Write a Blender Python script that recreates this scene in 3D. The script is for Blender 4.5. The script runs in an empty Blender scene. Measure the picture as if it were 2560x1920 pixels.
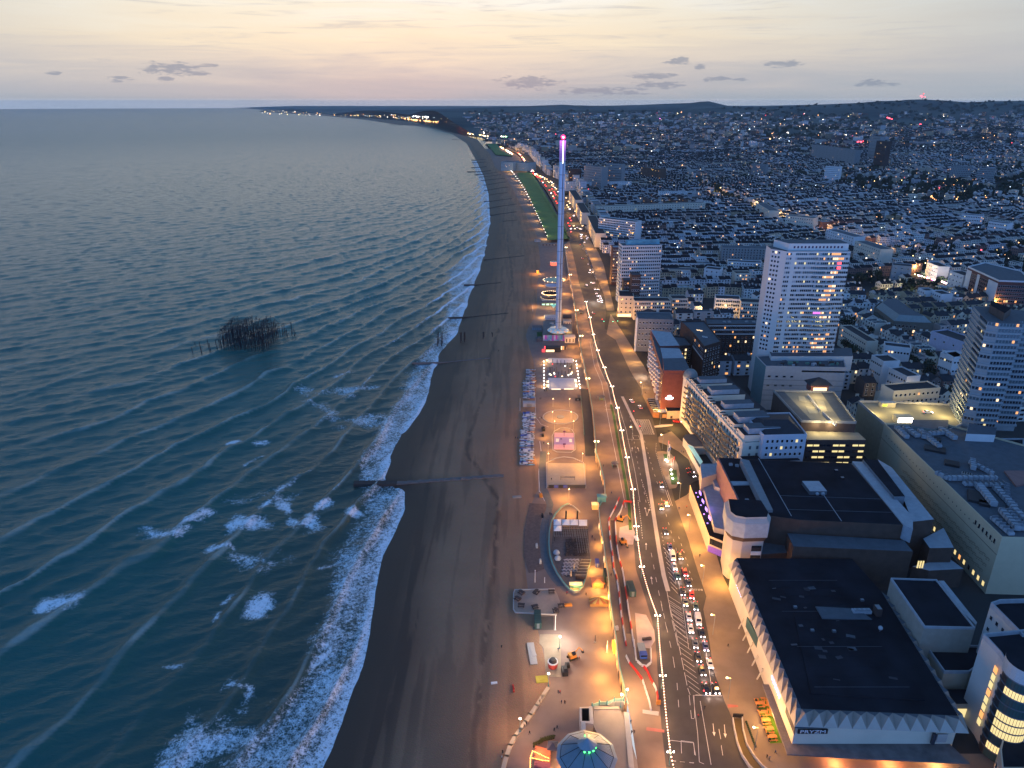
import bpy,math,random
import numpy as np
from mathutils import Vector
random.seed(7);RNG=np.random.default_rng(7)
sc=bpy.context.scene
col=sc.collection
# ---------------------------------------------------------------- camera
CZ=192.0;PITCH=math.radians(21.67);FPX=1777.0
cd=bpy.data.cameras.new('camera');cam=bpy.data.objects.new('camera',cd);col.objects.link(cam)
cam.location=(0,0,CZ);cam.rotation_euler=(math.radians(90)-PITCH,0,0)
cd.sensor_width=36;cd.lens=36*FPX/2560;cd.clip_start=1;cd.clip_end=60000
sc.camera=cam
sc.render.engine='CYCLES'
cy=sc.cycles
cy.use_denoising=True;cy.max_bounces=5;cy.diffuse_bounces=2;cy.glossy_bounces=3
cy.transmission_bounces=2;cy.volume_bounces=0;cy.sample_clamp_indirect=3.0;cy.sample_clamp_direct=30
cy.caustics_reflective=False;cy.caustics_refractive=False;cy.use_light_tree=True
cy.light_sampling_threshold=0.02
sc.view_settings.view_transform='Standard';sc.view_settings.look='None'
sc.view_settings.exposure=0.0;sc.view_settings.gamma=1.0
# ---------------------------------------------------------------- world
def srgb(r,g,b):
 f=lambda c:(c/255/12.92)if c/255<=0.04045 else((c/255+0.055)/1.055)**2.4
 return(f(r),f(g),f(b),1)
W=bpy.data.worlds.new('World');sc.world=W;W.use_nodes=True
nt=W.node_tree;N=nt.nodes;L=nt.links;N.clear()
def nd(t,**k):
 n=N.new(t)
 for a,b in k.items():setattr(n,a,b)
 return n
def wmath(op,a,b=None,c=None,clamp=False):
 n=nd('ShaderNodeMath',operation=op,use_clamp=clamp)
 for i,v in enumerate((a,b,c)):
  if v is None:continue
  if isinstance(v,(int,float)):n.inputs[i].default_value=v
  else:L.new(v,n.inputs[i])
 return n.outputs[0]
def wramp(fac,stops):
 r=nd('ShaderNodeValToRGB');e=r.color_ramp.elements
 while len(e)<len(stops):e.new(0.5)
 for el,(p,c)in zip(e,stops):el.position=p;el.color=c
 L.new(fac,r.inputs[0]);return r.outputs[0]
def wmix(f,a,b):
 m=nd('ShaderNodeMix',data_type='RGBA')
 if isinstance(f,(int,float)):m.inputs[0].default_value=f
 else:L.new(f,m.inputs[0])
 for i,v in((6,a),(7,b)):
  if isinstance(v,tuple):m.inputs[i].default_value=v
  else:L.new(v,m.inputs[i])
 return m.outputs[2]
tc=nd('ShaderNodeTexCoord');sp=nd('ShaderNodeSeparateXYZ');L.new(tc.outputs['Generated'],sp.inputs[0])
X,Y,Z=sp.outputs
az=wmath('ARCTAN2',X,Y)
el=wmath('ARCSINE',Z)
cb=nd('ShaderNodeCombineXYZ');L.new(wmath('MULTIPLY',az,2.2),cb.inputs[0]);L.new(wmath('MULTIPLY',el,26),cb.inputs[1])
n1=nd('ShaderNodeTexNoise');n1.inputs['Scale'].default_value=1.6;n1.inputs['Detail'].default_value=5;n1.inputs['Roughness'].default_value=.6
n1.inputs['Distortion'].default_value=.6
L.new(cb.outputs[0],n1.inputs['Vector'])
wob=wmath('MULTIPLY_ADD',n1.outputs['Fac'],0.075,-0.0375)
e2=wmath('ADD',el,wob)
t=wmath('DIVIDE',e2,0.30,clamp=True)
west=wramp(t,[(0.0,srgb(172,182,192)),(0.07,srgb(190,190,194)),(0.12,srgb(212,205,200)),(0.17,srgb(232,219,204)),(0.25,srgb(250,234,208)),
(0.34,srgb(252,242,222)),(0.41,srgb(255,251,242)),(0.50,srgb(188,212,222)),(0.64,srgb(128,180,208)),(1.0,srgb(92,152,200))])
north=wramp(t,[(0.0,srgb(168,180,192)),(0.15,srgb(180,186,194)),(0.35,srgb(190,198,204)),(0.5,srgb(182,196,206)),(1.0,srgb(105,132,170))])
azf=nd('ShaderNodeMapRange',interpolation_type='SMOOTHSTEP');L.new(az,azf.inputs[0]);azf.inputs[1].default_value=0.0;azf.inputs[2].default_value=0.80
low=wmix(azf.outputs[0],west,north)
azl=nd('ShaderNodeMapRange',interpolation_type='SMOOTHSTEP');L.new(az,azl.inputs[0]);azl.inputs[1].default_value=-0.30;azl.inputs[2].default_value=-0.95
low=wmix(azl.outputs[0],low,north)
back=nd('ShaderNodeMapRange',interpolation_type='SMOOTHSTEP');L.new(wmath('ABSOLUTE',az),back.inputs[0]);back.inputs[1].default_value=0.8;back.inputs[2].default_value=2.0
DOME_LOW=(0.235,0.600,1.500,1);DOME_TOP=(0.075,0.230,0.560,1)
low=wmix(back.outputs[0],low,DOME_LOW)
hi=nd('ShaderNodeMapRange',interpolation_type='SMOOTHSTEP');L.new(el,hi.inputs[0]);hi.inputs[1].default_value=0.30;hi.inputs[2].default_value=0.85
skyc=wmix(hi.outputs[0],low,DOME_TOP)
n2=nd('ShaderNodeTexNoise');n2.inputs['Scale'].default_value=3.2;n2.inputs['Detail'].default_value=6;n2.inputs['Roughness'].default_value=.62;n2.inputs['Distortion'].default_value=1.1
cb2=nd('ShaderNodeCombineXYZ');L.new(wmath('MULTIPLY',az,2.0),cb2.inputs[0]);L.new(wmath('MULTIPLY',el,34),cb2.inputs[1]);L.new(cb2.outputs[0],n2.inputs['Vector'])
st=nd('ShaderNodeMapRange',interpolation_type='SMOOTHSTEP');L.new(n2.outputs['Fac'],st.inputs[0]);st.inputs[1].default_value=.50;st.inputs[2].default_value=.72
stf=wmath('MULTIPLY',st.outputs[0],0.50)
skyc=wmix(stf,skyc,srgb(190,190,196))
def dirof(px,py):
 u=(px-1280)/FPX;v=(960-py)/FPX
 d=Vector((u,math.cos(PITCH)+v*math.sin(PITCH),-math.sin(PITCH)+v*math.cos(PITCH))).normalized()
 return math.atan2(d.x,d.y),math.asin(d.z)
CL=[(430,172,62,13),(495,184,26,6),(412,197,20,5),(297,197,26,6),(133,183,18,4),(520,163,26,4),(1325,206,75,14),(1690,152,18,5),(1708,149,14,6),(1700,155,34,5),
(1940,160,30,7),(1978,159,24,7),(1798,198,32,6),(1848,199,16,4),(2180,208,34,7),(2232,209,18,4),(1630,190,60,7),(1510,228,110,9),(1648,212,60,8),(1750,166,14,6)]
n3=nd('ShaderNodeTexNoise');n3.inputs['Scale'].default_value=9;n3.inputs['Detail'].default_value=8;n3.inputs['Roughness'].default_value=.62;n3.inputs['Distortion'].default_value=.4
cb3=nd('ShaderNodeCombineXYZ');L.new(wmath('MULTIPLY',az,7),cb3.inputs[0]);L.new(wmath('MULTIPLY',el,30),cb3.inputs[1]);L.new(cb3.outputs[0],n3.inputs['Vector'])
nz=wmath('MULTIPLY_ADD',n3.outputs['Fac'],6.5,-3.1)
tot=None
for(px,py,hw,hh)in CL:
 a0,e0=dirof(px,py);wa=hw/FPX*0.95;wh=hh/FPX
 a=wmath('MULTIPLY_ADD',az,1/wa,-a0/wa);b=wmath('MULTIPLY_ADD',el,1/wh,-e0/wh)
 r=wmath('ADD',wmath('MULTIPLY',a,a),wmath('MULTIPLY',b,b))
 tot=r if tot is None else wmath('MINIMUM',tot,r)
cm=nd('ShaderNodeMapRange',interpolation_type='SMOOTHSTEP');L.new(wmath('ADD',tot,nz),cm.inputs[0]);cm.inputs[1].default_value=1.35;cm.inputs[2].default_value=0.2
cm.inputs[3].default_value=0;cm.inputs[4].default_value=0.72
skyc=wmix(cm.outputs[0],skyc,srgb(136,150,170))
ns=nd('ShaderNodeTexSky',sky_type='NISHITA');ns.sun_disc=False;ns.sun_elevation=math.radians(0.5);ns.sun_rotation=math.radians(-8)
bg1=nd('ShaderNodeBackground');L.new(ns.outputs[0],bg1.inputs[0]);bg1.inputs[1].default_value=0.01
hb=nd('ShaderNodeMapRange',interpolation_type='SMOOTHSTEP');L.new(el,hb.inputs[0]);hb.inputs[1].default_value=.005;hb.inputs[2].default_value=-.0008;hb.inputs[3].default_value=.97;hb.inputs[4].default_value=1.42
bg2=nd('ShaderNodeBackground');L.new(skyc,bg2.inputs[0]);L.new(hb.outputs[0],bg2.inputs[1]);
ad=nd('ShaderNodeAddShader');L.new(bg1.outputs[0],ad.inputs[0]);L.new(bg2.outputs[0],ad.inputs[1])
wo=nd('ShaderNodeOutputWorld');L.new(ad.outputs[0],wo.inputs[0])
try:W.cycles.sampling_method='AUTOMATIC'
except Exception:pass
# ---------------------------------------------------------------- pixel -> place helpers (used once, to read positions off the photograph)
RG=dict(A=(1200,1500,.2532),B=(1200,1200,.2532),C=(1200,850,.2532),D=(1700,1500,.3888),E=(1700,1100,.2532),F=(2100,1000,.3014),H=(1550,780,.2532),I=(2060,640,.2532),J=(1260,560,.20796),K=(1700,560,.20796),L=(1200,240,.2351),M=(1700,220,.3888),N=(440,740,.16275),O=(0,900,.6149),P=(900,250,.226),Q=(850,780,.2894),R=(1380,380,.19892),S=(1700,1140,.2412),T=(2200,1420,.3015),U=(1600,900,.2049),W=(0,0,1.15732),V=(1320,1720,.12054),Y=(1290,900,.0859),Z=(1340,780,.0723),X=(1880,1660,.1085))
def ray(r,x,y):
 a,b,s=RG[r];px=a+x*s;py=b+y*s
 u=(px-1280)/FPX;v=(960-py)/FPX
 return(u,math.cos(PITCH)+v*math.sin(PITCH),-math.sin(PITCH)+v*math.cos(PITCH))
def g(r,x,y,z=8.0):
 d=ray(r,x,y);t=(z-CZ)/d[2];return(d[0]*t,d[1]*t)
def gs(r,pts,z=8.0):return[g(r,x,y,z)for x,y in pts]
def g3(r,x,y,z=8.0):
 p=g(r,x,y,z);return Vector((p[0],p[1],z))
def atY(r,x,y,Yd):
 d=ray(r,x,y);t=Yd/d[1];return(d[0]*t,Yd,CZ+d[2]*t)
def hgt(r,top,bot,zb=8.0):
 b=g(r,*bot,zb);return atY(r,*top,b[1])[2]
class Curve:
 def __init__(s,pts):
  pts=sorted(pts,key=lambda p:p[1]);s.y=[p[1]for p in pts];s.x=[p[0]for p in pts]
 def __call__(s,y):return np.interp(y,s.y,s.x)
# ---------------------------------------------------------------- materials
MT={}
def mat(name,c,rough=.8,metal=0,emit=None,es=0,var=.12,scale=.5,bump=0,detail=3,spec=.3,samp=False,vary_obj=False):
 if name in MT:return MT[name]
 m=bpy.data.materials.new(name);m.use_nodes=True;t=m.node_tree;n=t.nodes;l=t.links
 p=n['Principled BSDF'];p.inputs['Roughness'].default_value=rough;p.inputs['Metallic'].default_value=metal
 p.inputs['Specular IOR Level'].default_value=spec
 tx=n.new('ShaderNodeTexCoord');no=n.new('ShaderNodeTexNoise');no.inputs['Scale'].default_value=scale;no.inputs['Detail'].default_value=detail
 l.new(tx.outputs['Object'],no.inputs['Vector'])
 mx=n.new('ShaderNodeMix');mx.data_type='RGBA'
 l.new(no.outputs['Fac'],mx.inputs[0]);c=tuple(c[:3])
 if vary_obj:
  oi=n.new('ShaderNodeObjectInfo');
  for i,k in((6,1-var),(7,1+var)):
   v=n.new('ShaderNodeVectorMath');v.operation='SCALE';v.inputs[3].default_value=k
   l.new(oi.outputs['Color'],v.inputs[0]);l.new(v.outputs[0],mx.inputs[i])
 else:
  mx.inputs[6].default_value=tuple(max(0,x*(1-1.6*var))for x in c)+(1,)
  mx.inputs[7].default_value=tuple(min(1,x*(1+1.6*var))for x in c)+(1,)
 l.new(mx.outputs[2],p.inputs['Base Color'])
 if bump:
  b=n.new('ShaderNodeBump');b.inputs['Strength'].default_value=bump;b.inputs['Distance'].default_value=.2
  n4=n.new('ShaderNodeTexNoise');n4.inputs['Scale'].default_value=scale*6;n4.inputs['Detail'].default_value=4
  l.new(tx.outputs['Object'],n4.inputs['Vector']);l.new(n4.outputs['Fac'],b.inputs['Height']);l.new(b.outputs[0],p.inputs['Normal'])
 if emit:
  p.inputs['Emission Color'].default_value=tuple(emit[:3])+(1,);p.inputs['Emission Strength'].default_value=es
  if not samp:m.cycles.emission_sampling='NONE'
 MT[name]=m;return m
# ---------------------------------------------------------------- objects
def tag(o,label=None,cat=None,group=None,kind=None):
 if label:o['label']=label
 if cat:o['category']=cat
 if group:o['group']=group
 if kind:o['kind']=kind
 return o
def empty(name,loc,label=None,cat=None,group=None,rz=0):
 o=bpy.data.objects.new(name,None);col.objects.link(o);o.location=loc;o.rotation_euler=(0,0,rz);o.empty_display_size=1
 return tag(o,label,cat,group)
def link(name,me,parent=None,loc=None):
 o=bpy.data.objects.new(name,me);col.objects.link(o)
 if parent:o.parent=parent
 if loc is not None:o.location=loc
 return o
def copy_tree(o,parent=None):
 c=o.copy();col.objects.link(c)
 if parent:c.parent=parent
 for ch in list(o.children):copy_tree(ch,c)
 return c
class MB:
 def __init__(s):s.v=[];s.f=[];s.m=[];s.mats=[]
 def mi(s,m):
  if m not in s.mats:s.mats.append(m)
  return s.mats.index(m)
 def face(s,pts,m):
  i=len(s.v);s.v+=[tuple(p)for p in pts];s.f.append(tuple(range(i,i+len(pts))));s.m.append(s.mi(m));return s
 def prism(s,poly,z0,z1,m,mt=None,bottom=False):
  n=len(poly);a=sum(poly[i][0]*poly[(i+1)%n][1]-poly[(i+1)%n][0]*poly[i][1]for i in range(n))
  if a<0:poly=poly[::-1]
  for i in range(n):
   p,q=poly[i],poly[(i+1)%n]
   s.face([(p[0],p[1],z0),(q[0],q[1],z0),(q[0],q[1],z1),(p[0],p[1],z1)],m)
  s.face([(p[0],p[1],z1)for p in poly],mt or m)
  if bottom:s.face([(p[0],p[1],z0)for p in poly[::-1]],m)
  return s
 def box(s,x0,y0,z0,x1,y1,z1,m,mt=None):return s.prism([(x0,y0),(x1,y0),(x1,y1),(x0,y1)],z0,z1,m,mt,True)
 def obox(s,cx,cy,z0,z1,lx,ly,a,m,mt=None):
  c,q=math.cos(a),math.sin(a)
  return s.prism([(cx+u*lx/2*c-w*ly/2*q,cy+u*lx/2*q+w*ly/2*c)for u,w in((-1,-1),(1,-1),(1,1),(-1,1))],z0,z1,m,mt,True)
 def tube(s,p,q,r,m,n=6,r2=None):
  p=Vector(p);q=Vector(q);d=(q-p).normalized();u=d.orthogonal().normalized();w=d.cross(u);r2=r if r2 is None else r2
  A=[p+(u*math.cos(k*2*math.pi/n)+w*math.sin(k*2*math.pi/n))*r for k in range(n)]
  B=[q+(u*math.cos(k*2*math.pi/n)+w*math.sin(k*2*math.pi/n))*r2 for k in range(n)]
  for k in range(n):s.face([A[k],A[(k+1)%n],B[(k+1)%n],B[k]],m)
  s.face(A[::-1],m);s.face(B,m);return s
 def ball(s,c,r,m,n=8,k=5,sz=1.0,half=False):
  c=Vector(c);R=[]
  for j in range(k+1):
   th=(math.pi/2 if half else math.pi)*j/k
   R.append([c+Vector((r*math.sin(th)*math.cos(i*2*math.pi/n),r*math.sin(th)*math.sin(i*2*math.pi/n),r*sz*math.cos(th)))for i in range(n)])
  for j in range(k):
   for i in range(n):s.face([R[j][i],R[j+1][i],R[j+1][(i+1)%n],R[j][(i+1)%n]],m)
  return s
 def mesh(s,name,off=(0,0,0),smooth=False):
  me=bpy.data.meshes.new(name);o=off
  me.from_pydata([(a-o[0],b-o[1],c-o[2])for a,b,c in s.v],[],s.f)
  for m in s.mats:me.materials.append(m)
  me.polygons.foreach_set('material_index',s.m)
  if smooth:
   import bmesh
   bm=bmesh.new();bm.from_mesh(me);bmesh.ops.remove_doubles(bm,verts=bm.verts,dist=1e-4);bm.to_mesh(me);bm.free()
   me.polygons.foreach_set('use_smooth',[True]*len(me.polygons))
  me.update();return me
 def build(s,name,parent=None,smooth=False):
  off=(0,0,0);
  if parent is not None:off=parent.location if parent.parent is None else parent.parent.location
  me=s.mesh(name,off,smooth);return link(name,me,parent)
def grid_obj(name,V,nu,nv,m,smooth=True,kind='structure',attrs=None):
 me=bpy.data.meshes.new(name);me.vertices.add(nu*nv);me.vertices.foreach_set('co',np.asarray(V,dtype=np.float32).ravel())
 i=np.arange((nu-1)*(nv-1));a=(i//(nv-1))*nv+i%(nv-1)
 F=np.stack([a,a+nv,a+nv+1,a+1],1).astype(np.int32)
 V3=np.asarray(V).reshape(-1,3);f0=V3[F[len(F)//2]];nz_=np.cross(f0[1]-f0[0],f0[2]-f0[0])[2]
 if nz_<0:F=F[:,::-1]
 me.loops.add(len(F)*4);me.loops.foreach_set('vertex_index',F.ravel());me.polygons.add(len(F))
 me.polygons.foreach_set('loop_start',np.arange(0,len(F)*4,4,dtype=np.int32));me.polygons.foreach_set('loop_total',np.full(len(F),4,dtype=np.int32))
 me.update();me.validate()
 me.polygons.foreach_set('use_smooth',np.full(len(F),smooth));me.materials.append(m)
 for k,d in(attrs or{}).items():
  at=me.attributes.new(k,'FLOAT','POINT');at.data.foreach_set('value',np.asarray(d,dtype=np.float32).ravel())
 return tag(link(name,me),kind=kind)
_P=RNG.random((256,256))
def vnoise(x,y):
 xi=np.floor(x).astype(int);yi=np.floor(y).astype(int);fx=x-xi;fy=y-yi;fx=fx*fx*(3-2*fx);fy=fy*fy*(3-2*fy)
 h=lambda a,b:_P[a%256,b%256]
 return(h(xi,yi)*(1-fx)+h(xi+1,yi)*fx)*(1-fy)+(h(xi,yi+1)*(1-fx)+h(xi+1,yi+1)*fx)*fy
def fbm(x,y,o=4):
 r=0;a=.5
 for i in range(o):r=r+a*vnoise(x*2**i+17*i,y*2**i+31*i);a/=2
 return r/(1-.5**o)
def sstep(a,b,x):t=np.clip((x-a)/(b-a),0,1);return t*t*(3-2*t)
# ---------------------------------------------------------------- long curves of the shore, as x = f(y)
_sh=[(705,1659),(722,1620),(748,1560),(768,1500),(790,1440),(797,1400),(800,1350),(812,1280),(832,1200),(858,1150),(878,1100),(872,1062),(842,1042),(832,1030),(842,1000),(862,960),(872,938),(905,895),(928,850),(940,800),(948,770),(985,725),(1000,690),(1012,650),(1035,590),(1050,540),(1060,480),(1056,420),(1045,380),(1028,345),(1008,310),(988,296),(968,284),(935,277),(900,272),(868,270),(850,268),(790,258.5),(700,250),(620,245),(560,241)]
shore=Curve(gs('W',_sh,0)+[(-57,90),(-6200,19000),(-9500,26000)])
_ew=gs('A',[(225,1659),(290,1440),(400,1280),(520,1110),(640,900),(700,830)],4)+gs('B',[(600,1150),(560,900),(545,600),(590,400),(600,200),(585,0)],4)[0:0]+gs('B',[(470,1060),(430,700),(430,500),(480,300),(585,60)],4)+gs('C',[(585,1300),(530,1100),(535,900),(545,690),(560,400),(520,180)],4)+gs('J',[(330,1560),(262,1350),(290,1240),(370,1130),(400,980),(400,700),(440,480)],4)+gs('P',[(1960,1500),(1800,1200),(1700,1000),(1600,830),(1490,740),(1440,600),(1290,430)],4)+[(-800,6600),(-1200,8100),(-2700,11300),(-6100,19100),(-9400,26000),(-2,90)]
esp=Curve(_ew)
_pw=gs('A',[(1560,1659),(1500,1250),(1460,1040)])+gs('A',[(1370,650),(1345,400),(1310,200)])+gs('B',[(1280,1150),(1265,950),(1240,800),(1215,600),(1180,400),(1170,250),(1235,200),(1225,0)])+gs('C',[(1175,1200),(1150,1140),(1130,900),(1110,690),(1050,350),(1005,150)])+gs('J',[(900,1350),(870,1130),(830,850),(780,600),(725,250)])+gs('L',[(960,1531),(850,1270),(740,1070),(640,900),(520,800),(430,640),(330,560),(200,500)])+[(-700,6600),(-1100,8100),(-2600,11300),(-6000,19100),(-9300,26000),(37,90)]
prom=Curve(_pw)
def terr(x,y):
 x=np.asarray(x,float);y=np.asarray(y,float)
 inl=x-np.interp(y,prom.y,prom.x)
 t=8+.028*np.clip(inl-320,0,1500)*sstep(300,1500,y)+10*sstep(1500,3500,y)*sstep(300,1400,inl)*fbm(x/500,y/500,3)
 r=np.hypot(x,y);a=np.arctan2(x,y)
 for(pts,Yd,w0,w1)in RIDGES:
  h=np.interp(a,[p[0]for p in pts],[p[1]for p in pts])
  u=np.where(y<Yd,np.clip(1-(Yd-y)/w0,0,1),np.clip(1-(y-Yd)/w1,0,1));u=u*u*(3-2*u)
  u=u*(1+.10*(fbm(x/700,y/900,4)-.5)*sstep(0,.5,1-u)*4*(1-sstep(.92,1,u)))
  t=np.maximum(t,8+(h-8)*u)
 return t
def _ridge(pts,Yd):return[(math.atan2(*atY('W',x,y,Yd)[:2]),atY('W',x,y,Yd)[2])for x,y in pts]
RIDGES=[(_ridge([(900,239),(1100,239),(1300,238),(1480,236),(1575,231.5),(1640,231),(1700,228.5),(1750,226.5),(1850,222.5),(1900,218.5),(1945,217),(1955,215.5),(1990,214.5),(2040,217),(2090,221),(2150,218.5),(2212,217.5),(2350,216)],6500),6500,2600,3000),
(_ridge([(700,240),(900,237),(1000,234),(1080,231),(1150,228.5),(1190,227),(1215,226),(1260,228.5),(1350,228),(1440,224),(1490,222.5),(1515,219.5),(1532,219),(1545,222),(1580,230.5),(1700,234),(2212,236)],9600),9600,3600,2500),
(_ridge([(1000,235),(1200,229),(1250,227.5),(1300,229),(1370,226.5),(1450,228),(1640,228.5),(1760,226),(1800,226),(1900,229),(2212,232)],16000),16000,3000,2500)]
# ================================================================ SEA
def sea():
 nr,na=1250,860
 r=110*np.exp(np.linspace(0,math.log(25500/110),nr));a=np.linspace(math.radians(-50),math.radians(12),na)
 R,A=np.meshgrid(r,a,indexing='ij');x=R*np.sin(A);y=R*np.cos(A)
 d=np.interp(y,shore.y,shore.x)-x
 sm=np.interp(y,[90,200,330,520,800,1200,2100,3000],[-56,-57,-60,-62,-45,-38,-80,-170])
 ds=sm-x
 ky=.052
 Lw=15+np.clip(ds,0,400)*.15;dd=np.linspace(0,3000,3000);k=2*np.pi/(15+np.clip(dd,0,400)*.15)
 F=np.concatenate([[0],np.cumsum(np.sqrt(np.maximum(k*k-ky*ky,1e-6)))[:-1]])
 warp=3.0*(fbm(x/50,y/75,4)-.5)*2
 ph=np.interp(ds,dd,F)+ky*y+.00007*(y-200)**2*np.exp(-y/900)+warp
 c=np.cos(ph)
 near=(.35+.65*sstep(330,120,ds))*sstep(560,200,ds)*sstep(-5,12,d)*sstep(2200,700,y)
 am=.18+1.8*fbm(x/38+9,y/60,3)**1.3
 h=near*am*1.55*(np.exp(3.6*(c-1))-.22)
 for(Lm,dx,dy,am2)in((30,.62,-.78,.34),(17,.42,-.90,.40),(11.5,.70,-.71,.34),(7.5,.25,-.97,.24),(5,.5,-.86,.15),(22,.85,-.52,.24)):
  kk=2*np.pi/Lm;nn=math.hypot(dx,dy)
  p=kk*(dx*x+dy*y)/nn+3.2*fbm(x/(Lm*2.6),y/(Lm*2.6)+Lm,3)*2
  fade=np.clip(Lm*520/R,0,1)if Lm<20 else 1.0
  h=h+am2*fade*(np.exp(1.4*(np.cos(p)-1))-.4)*sstep(-3,25,d)*(.5+fbm(x/70+Lm,y/70,2))*sstep(12000,3500,R)
 h=h-.25*sstep(4,-6,d)
# ---- foam
 n1=fbm(x/9,y/9,4);n2=fbm(x/26+5,y/26,3)
 wsw=np.interp(y,[90,165,200,240,300,330,345,420,600,735,830,1000,1230,1600,2050],[16,20,13,13,16,14,10,13,10,16,26,12,10,14,12])
 dd=d+10*(n2-.5)+5*(n1-.5)
 fo=np.maximum(.66*sstep(wsw*2.1,wsw*1.1,dd)*(.62+.70*n1),.95*sstep(wsw*1.0,0,dd)*(.70+.45*n1))
 fo=np.maximum(fo,.62*sstep(wsw*2.6,wsw*.8,d+26*(n2-.5))*(.40+.75*n1))
 crest=sstep(.80,.99,np.cos(ph));trail=sstep(-.1,1,np.cos(ph+1.0))
 P=[(925,340,1125,330,4.5),(985,430,1075,385,3),(960,555,1180,560,8),(1080,590,1210,470,4),(590,690,740,690,6),(740,660,830,630,3.5),(940,665,1065,680,6.5),(850,765,960,780,4),(950,810,1130,820,8),
 (925,985,945,965,4),(845,1085,870,1065,4),(700,1225,770,1215,3.5),(1240,1270,1320,1180,4),(1285,605,1320,595,4),(1420,620,1470,625,3.5),(1290,830,1360,815,3),
 (1150,590,1260,690,6),(1380,60,1440,45,6),(1300,150,1520,110,14),(1330,230,1500,240,14),(1230,120,1380,260,10),(1480,200,1600,260,10),
 (1100,960,1060,1020,6),(1350,860,1420,900,8),(1400,1010,1330,1100,7),(700,1610,900,1560,9),(900,1540,1120,1500,9),(1080,1560,1250,1520,12),(1180,1600,1300,1500,14),(930,1330,1010,1370,4),(200,970,290,990,4),(1130,1440,1250,1400,5)]
 rr=RG['O']
 wx=x+9*(fbm(x/11+3,y/11,3)-.5);wy=y+15*(fbm(x/12,y/12+7,3)-.5)
 for(xa,ya,xb,yb,w)in P:
  p0=g('O',xa,ya,0);p1=g('O',xb,yb,0);vx,vy=p1[0]-p0[0],p1[1]-p0[1];l2=vx*vx+vy*vy+1e-6
  t=np.clip(((wx-p0[0])*vx+(wy-p0[1])*vy)/l2,0,1)
  q=np.hypot(wx-p0[0]-t*vx,(wy-p0[1]-t*vy)*.75)
  jag=w*2.2*(n1-.5)+w*1.1*(n2-.5);fo=np.maximum(fo,sstep(w*1.45,-w*.8,q+jag)*(.66+.75*n1)*(.84 if w>7.5 else 1.05))
 far=sstep(520,650,y)*sstep(70,5,d)*sstep(2600,1500,y)
 fo=np.maximum(fo,far*(crest*1.0+trail*.35)*(.5+n2))
 fo=np.maximum(fo,crest*.60*near*sstep(110,40,ds)*sstep(.50,.72,n2))
 fo=np.clip(fo,0,1.3)*sstep(-14,-1,d)
 fo=np.where(R>2600,0,fo)
 V=np.stack([x,y,h],-1)
 m=bpy.data.materials.new('sea_water');m.use_nodes=True;t=m.node_tree;n=t.nodes;l=t.links;p=n['Principled BSDF']
 p.inputs['IOR'].default_value=1.33;p.inputs['Specular IOR Level'].default_value=.5
 tx=n.new('ShaderNodeTexCoord');mp=n.new('ShaderNodeMapping');mp.inputs['Rotation'].default_value=(0,0,math.radians(28));mp.inputs['Scale'].default_value=(.35,1.0,1)
 l.new(tx.outputs['Object'],mp.inputs[0])
 def noise(sc_,det,vec=mp.outputs[0],ro=.6):
  q=n.new('ShaderNodeTexNoise');q.inputs['Scale'].default_value=sc_;q.inputs['Detail'].default_value=det;q.inputs['Roughness'].default_value=ro;l.new(vec,q.inputs['Vector']);return q.outputs['Fac']
 b1=n.new('ShaderNodeBump');b1.inputs['Strength'].default_value=.55;b1.inputs['Distance'].default_value=1.1;l.new(noise(.42,6,ro=.65),b1.inputs['Height'])
 b2=n.new('ShaderNodeBump');b2.inputs['Strength'].default_value=.35;b2.inputs['Distance'].default_value=.25;l.new(noise(1.9,4),b2.inputs['Height']);l.new(b1.outputs[0],b2.inputs['Normal'])
 l.new(b2.outputs[0],p.inputs['Normal'])
 at=n.new('ShaderNodeAttribute');at.attribute_name='foam'
 vo=n.new('ShaderNodeTexVoronoi');vo.feature='DISTANCE_TO_EDGE';vo.inputs['Scale'].default_value=1.25
 mp2=n.new('ShaderNodeMapping');l.new(tx.outputs['Object'],mp2.inputs[0])
 nw=n.new('ShaderNodeTexNoise');nw.inputs['Scale'].default_value=.5;nw.inputs['Detail'].default_value=4;l.new(tx.outputs['Object'],nw.inputs['Vector'])
 vm=n.new('ShaderNodeVectorMath');vm.operation='MULTIPLY_ADD';l.new(nw.outputs['Color'],vm.inputs[0]);vm.inputs[1].default_value=(3.4,3.4,0);l.new(tx.outputs['Object'],vm.inputs[2]);l.new(vm.outputs[0],vo.inputs['Vector'])
 def M(op,a,b=None,c=None,cl=False):
  q=n.new('ShaderNodeMath');q.operation=op;q.use_clamp=cl
  for i,v in enumerate((a,b,c)):
   if v is None:continue
   if isinstance(v,(int,float)):q.inputs[i].default_value=v
   else:l.new(v,q.inputs[i])
  return q.outputs[0]
 lace=M('SUBTRACT',1.0,M('MULTIPLY',vo.outputs['Distance'],3.4,cl=True),cl=True)
 fine=noise(.55,9,tx.outputs['Object'],.74)
 pat=M('ADD',M('MULTIPLY',lace,.34),M('MULTIPLY_ADD',fine,1.9,-.52))
 fr=n.new('ShaderNodeMapRange');fr.interpolation_type='SMOOTHSTEP';l.new(M('ADD',M('MULTIPLY',at.outputs['Fac'],1.25),pat),fr.inputs[0]);fr.inputs[1].default_value=1.16;fr.inputs[2].default_value=1.80
 F_=M('MULTIPLY',fr.outputs[0],M('GREATER_THAN',at.outputs['Fac'],.02))
 cm_=n.new('ShaderNodeMix');cm_.data_type='RGBA';l.new(F_,cm_.inputs[0])
 ro_=n.new('ShaderNodeAttribute');ro_.attribute_name='chop'
 depth=n.new('ShaderNodeAttribute');depth.attribute_name='shoal'
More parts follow.
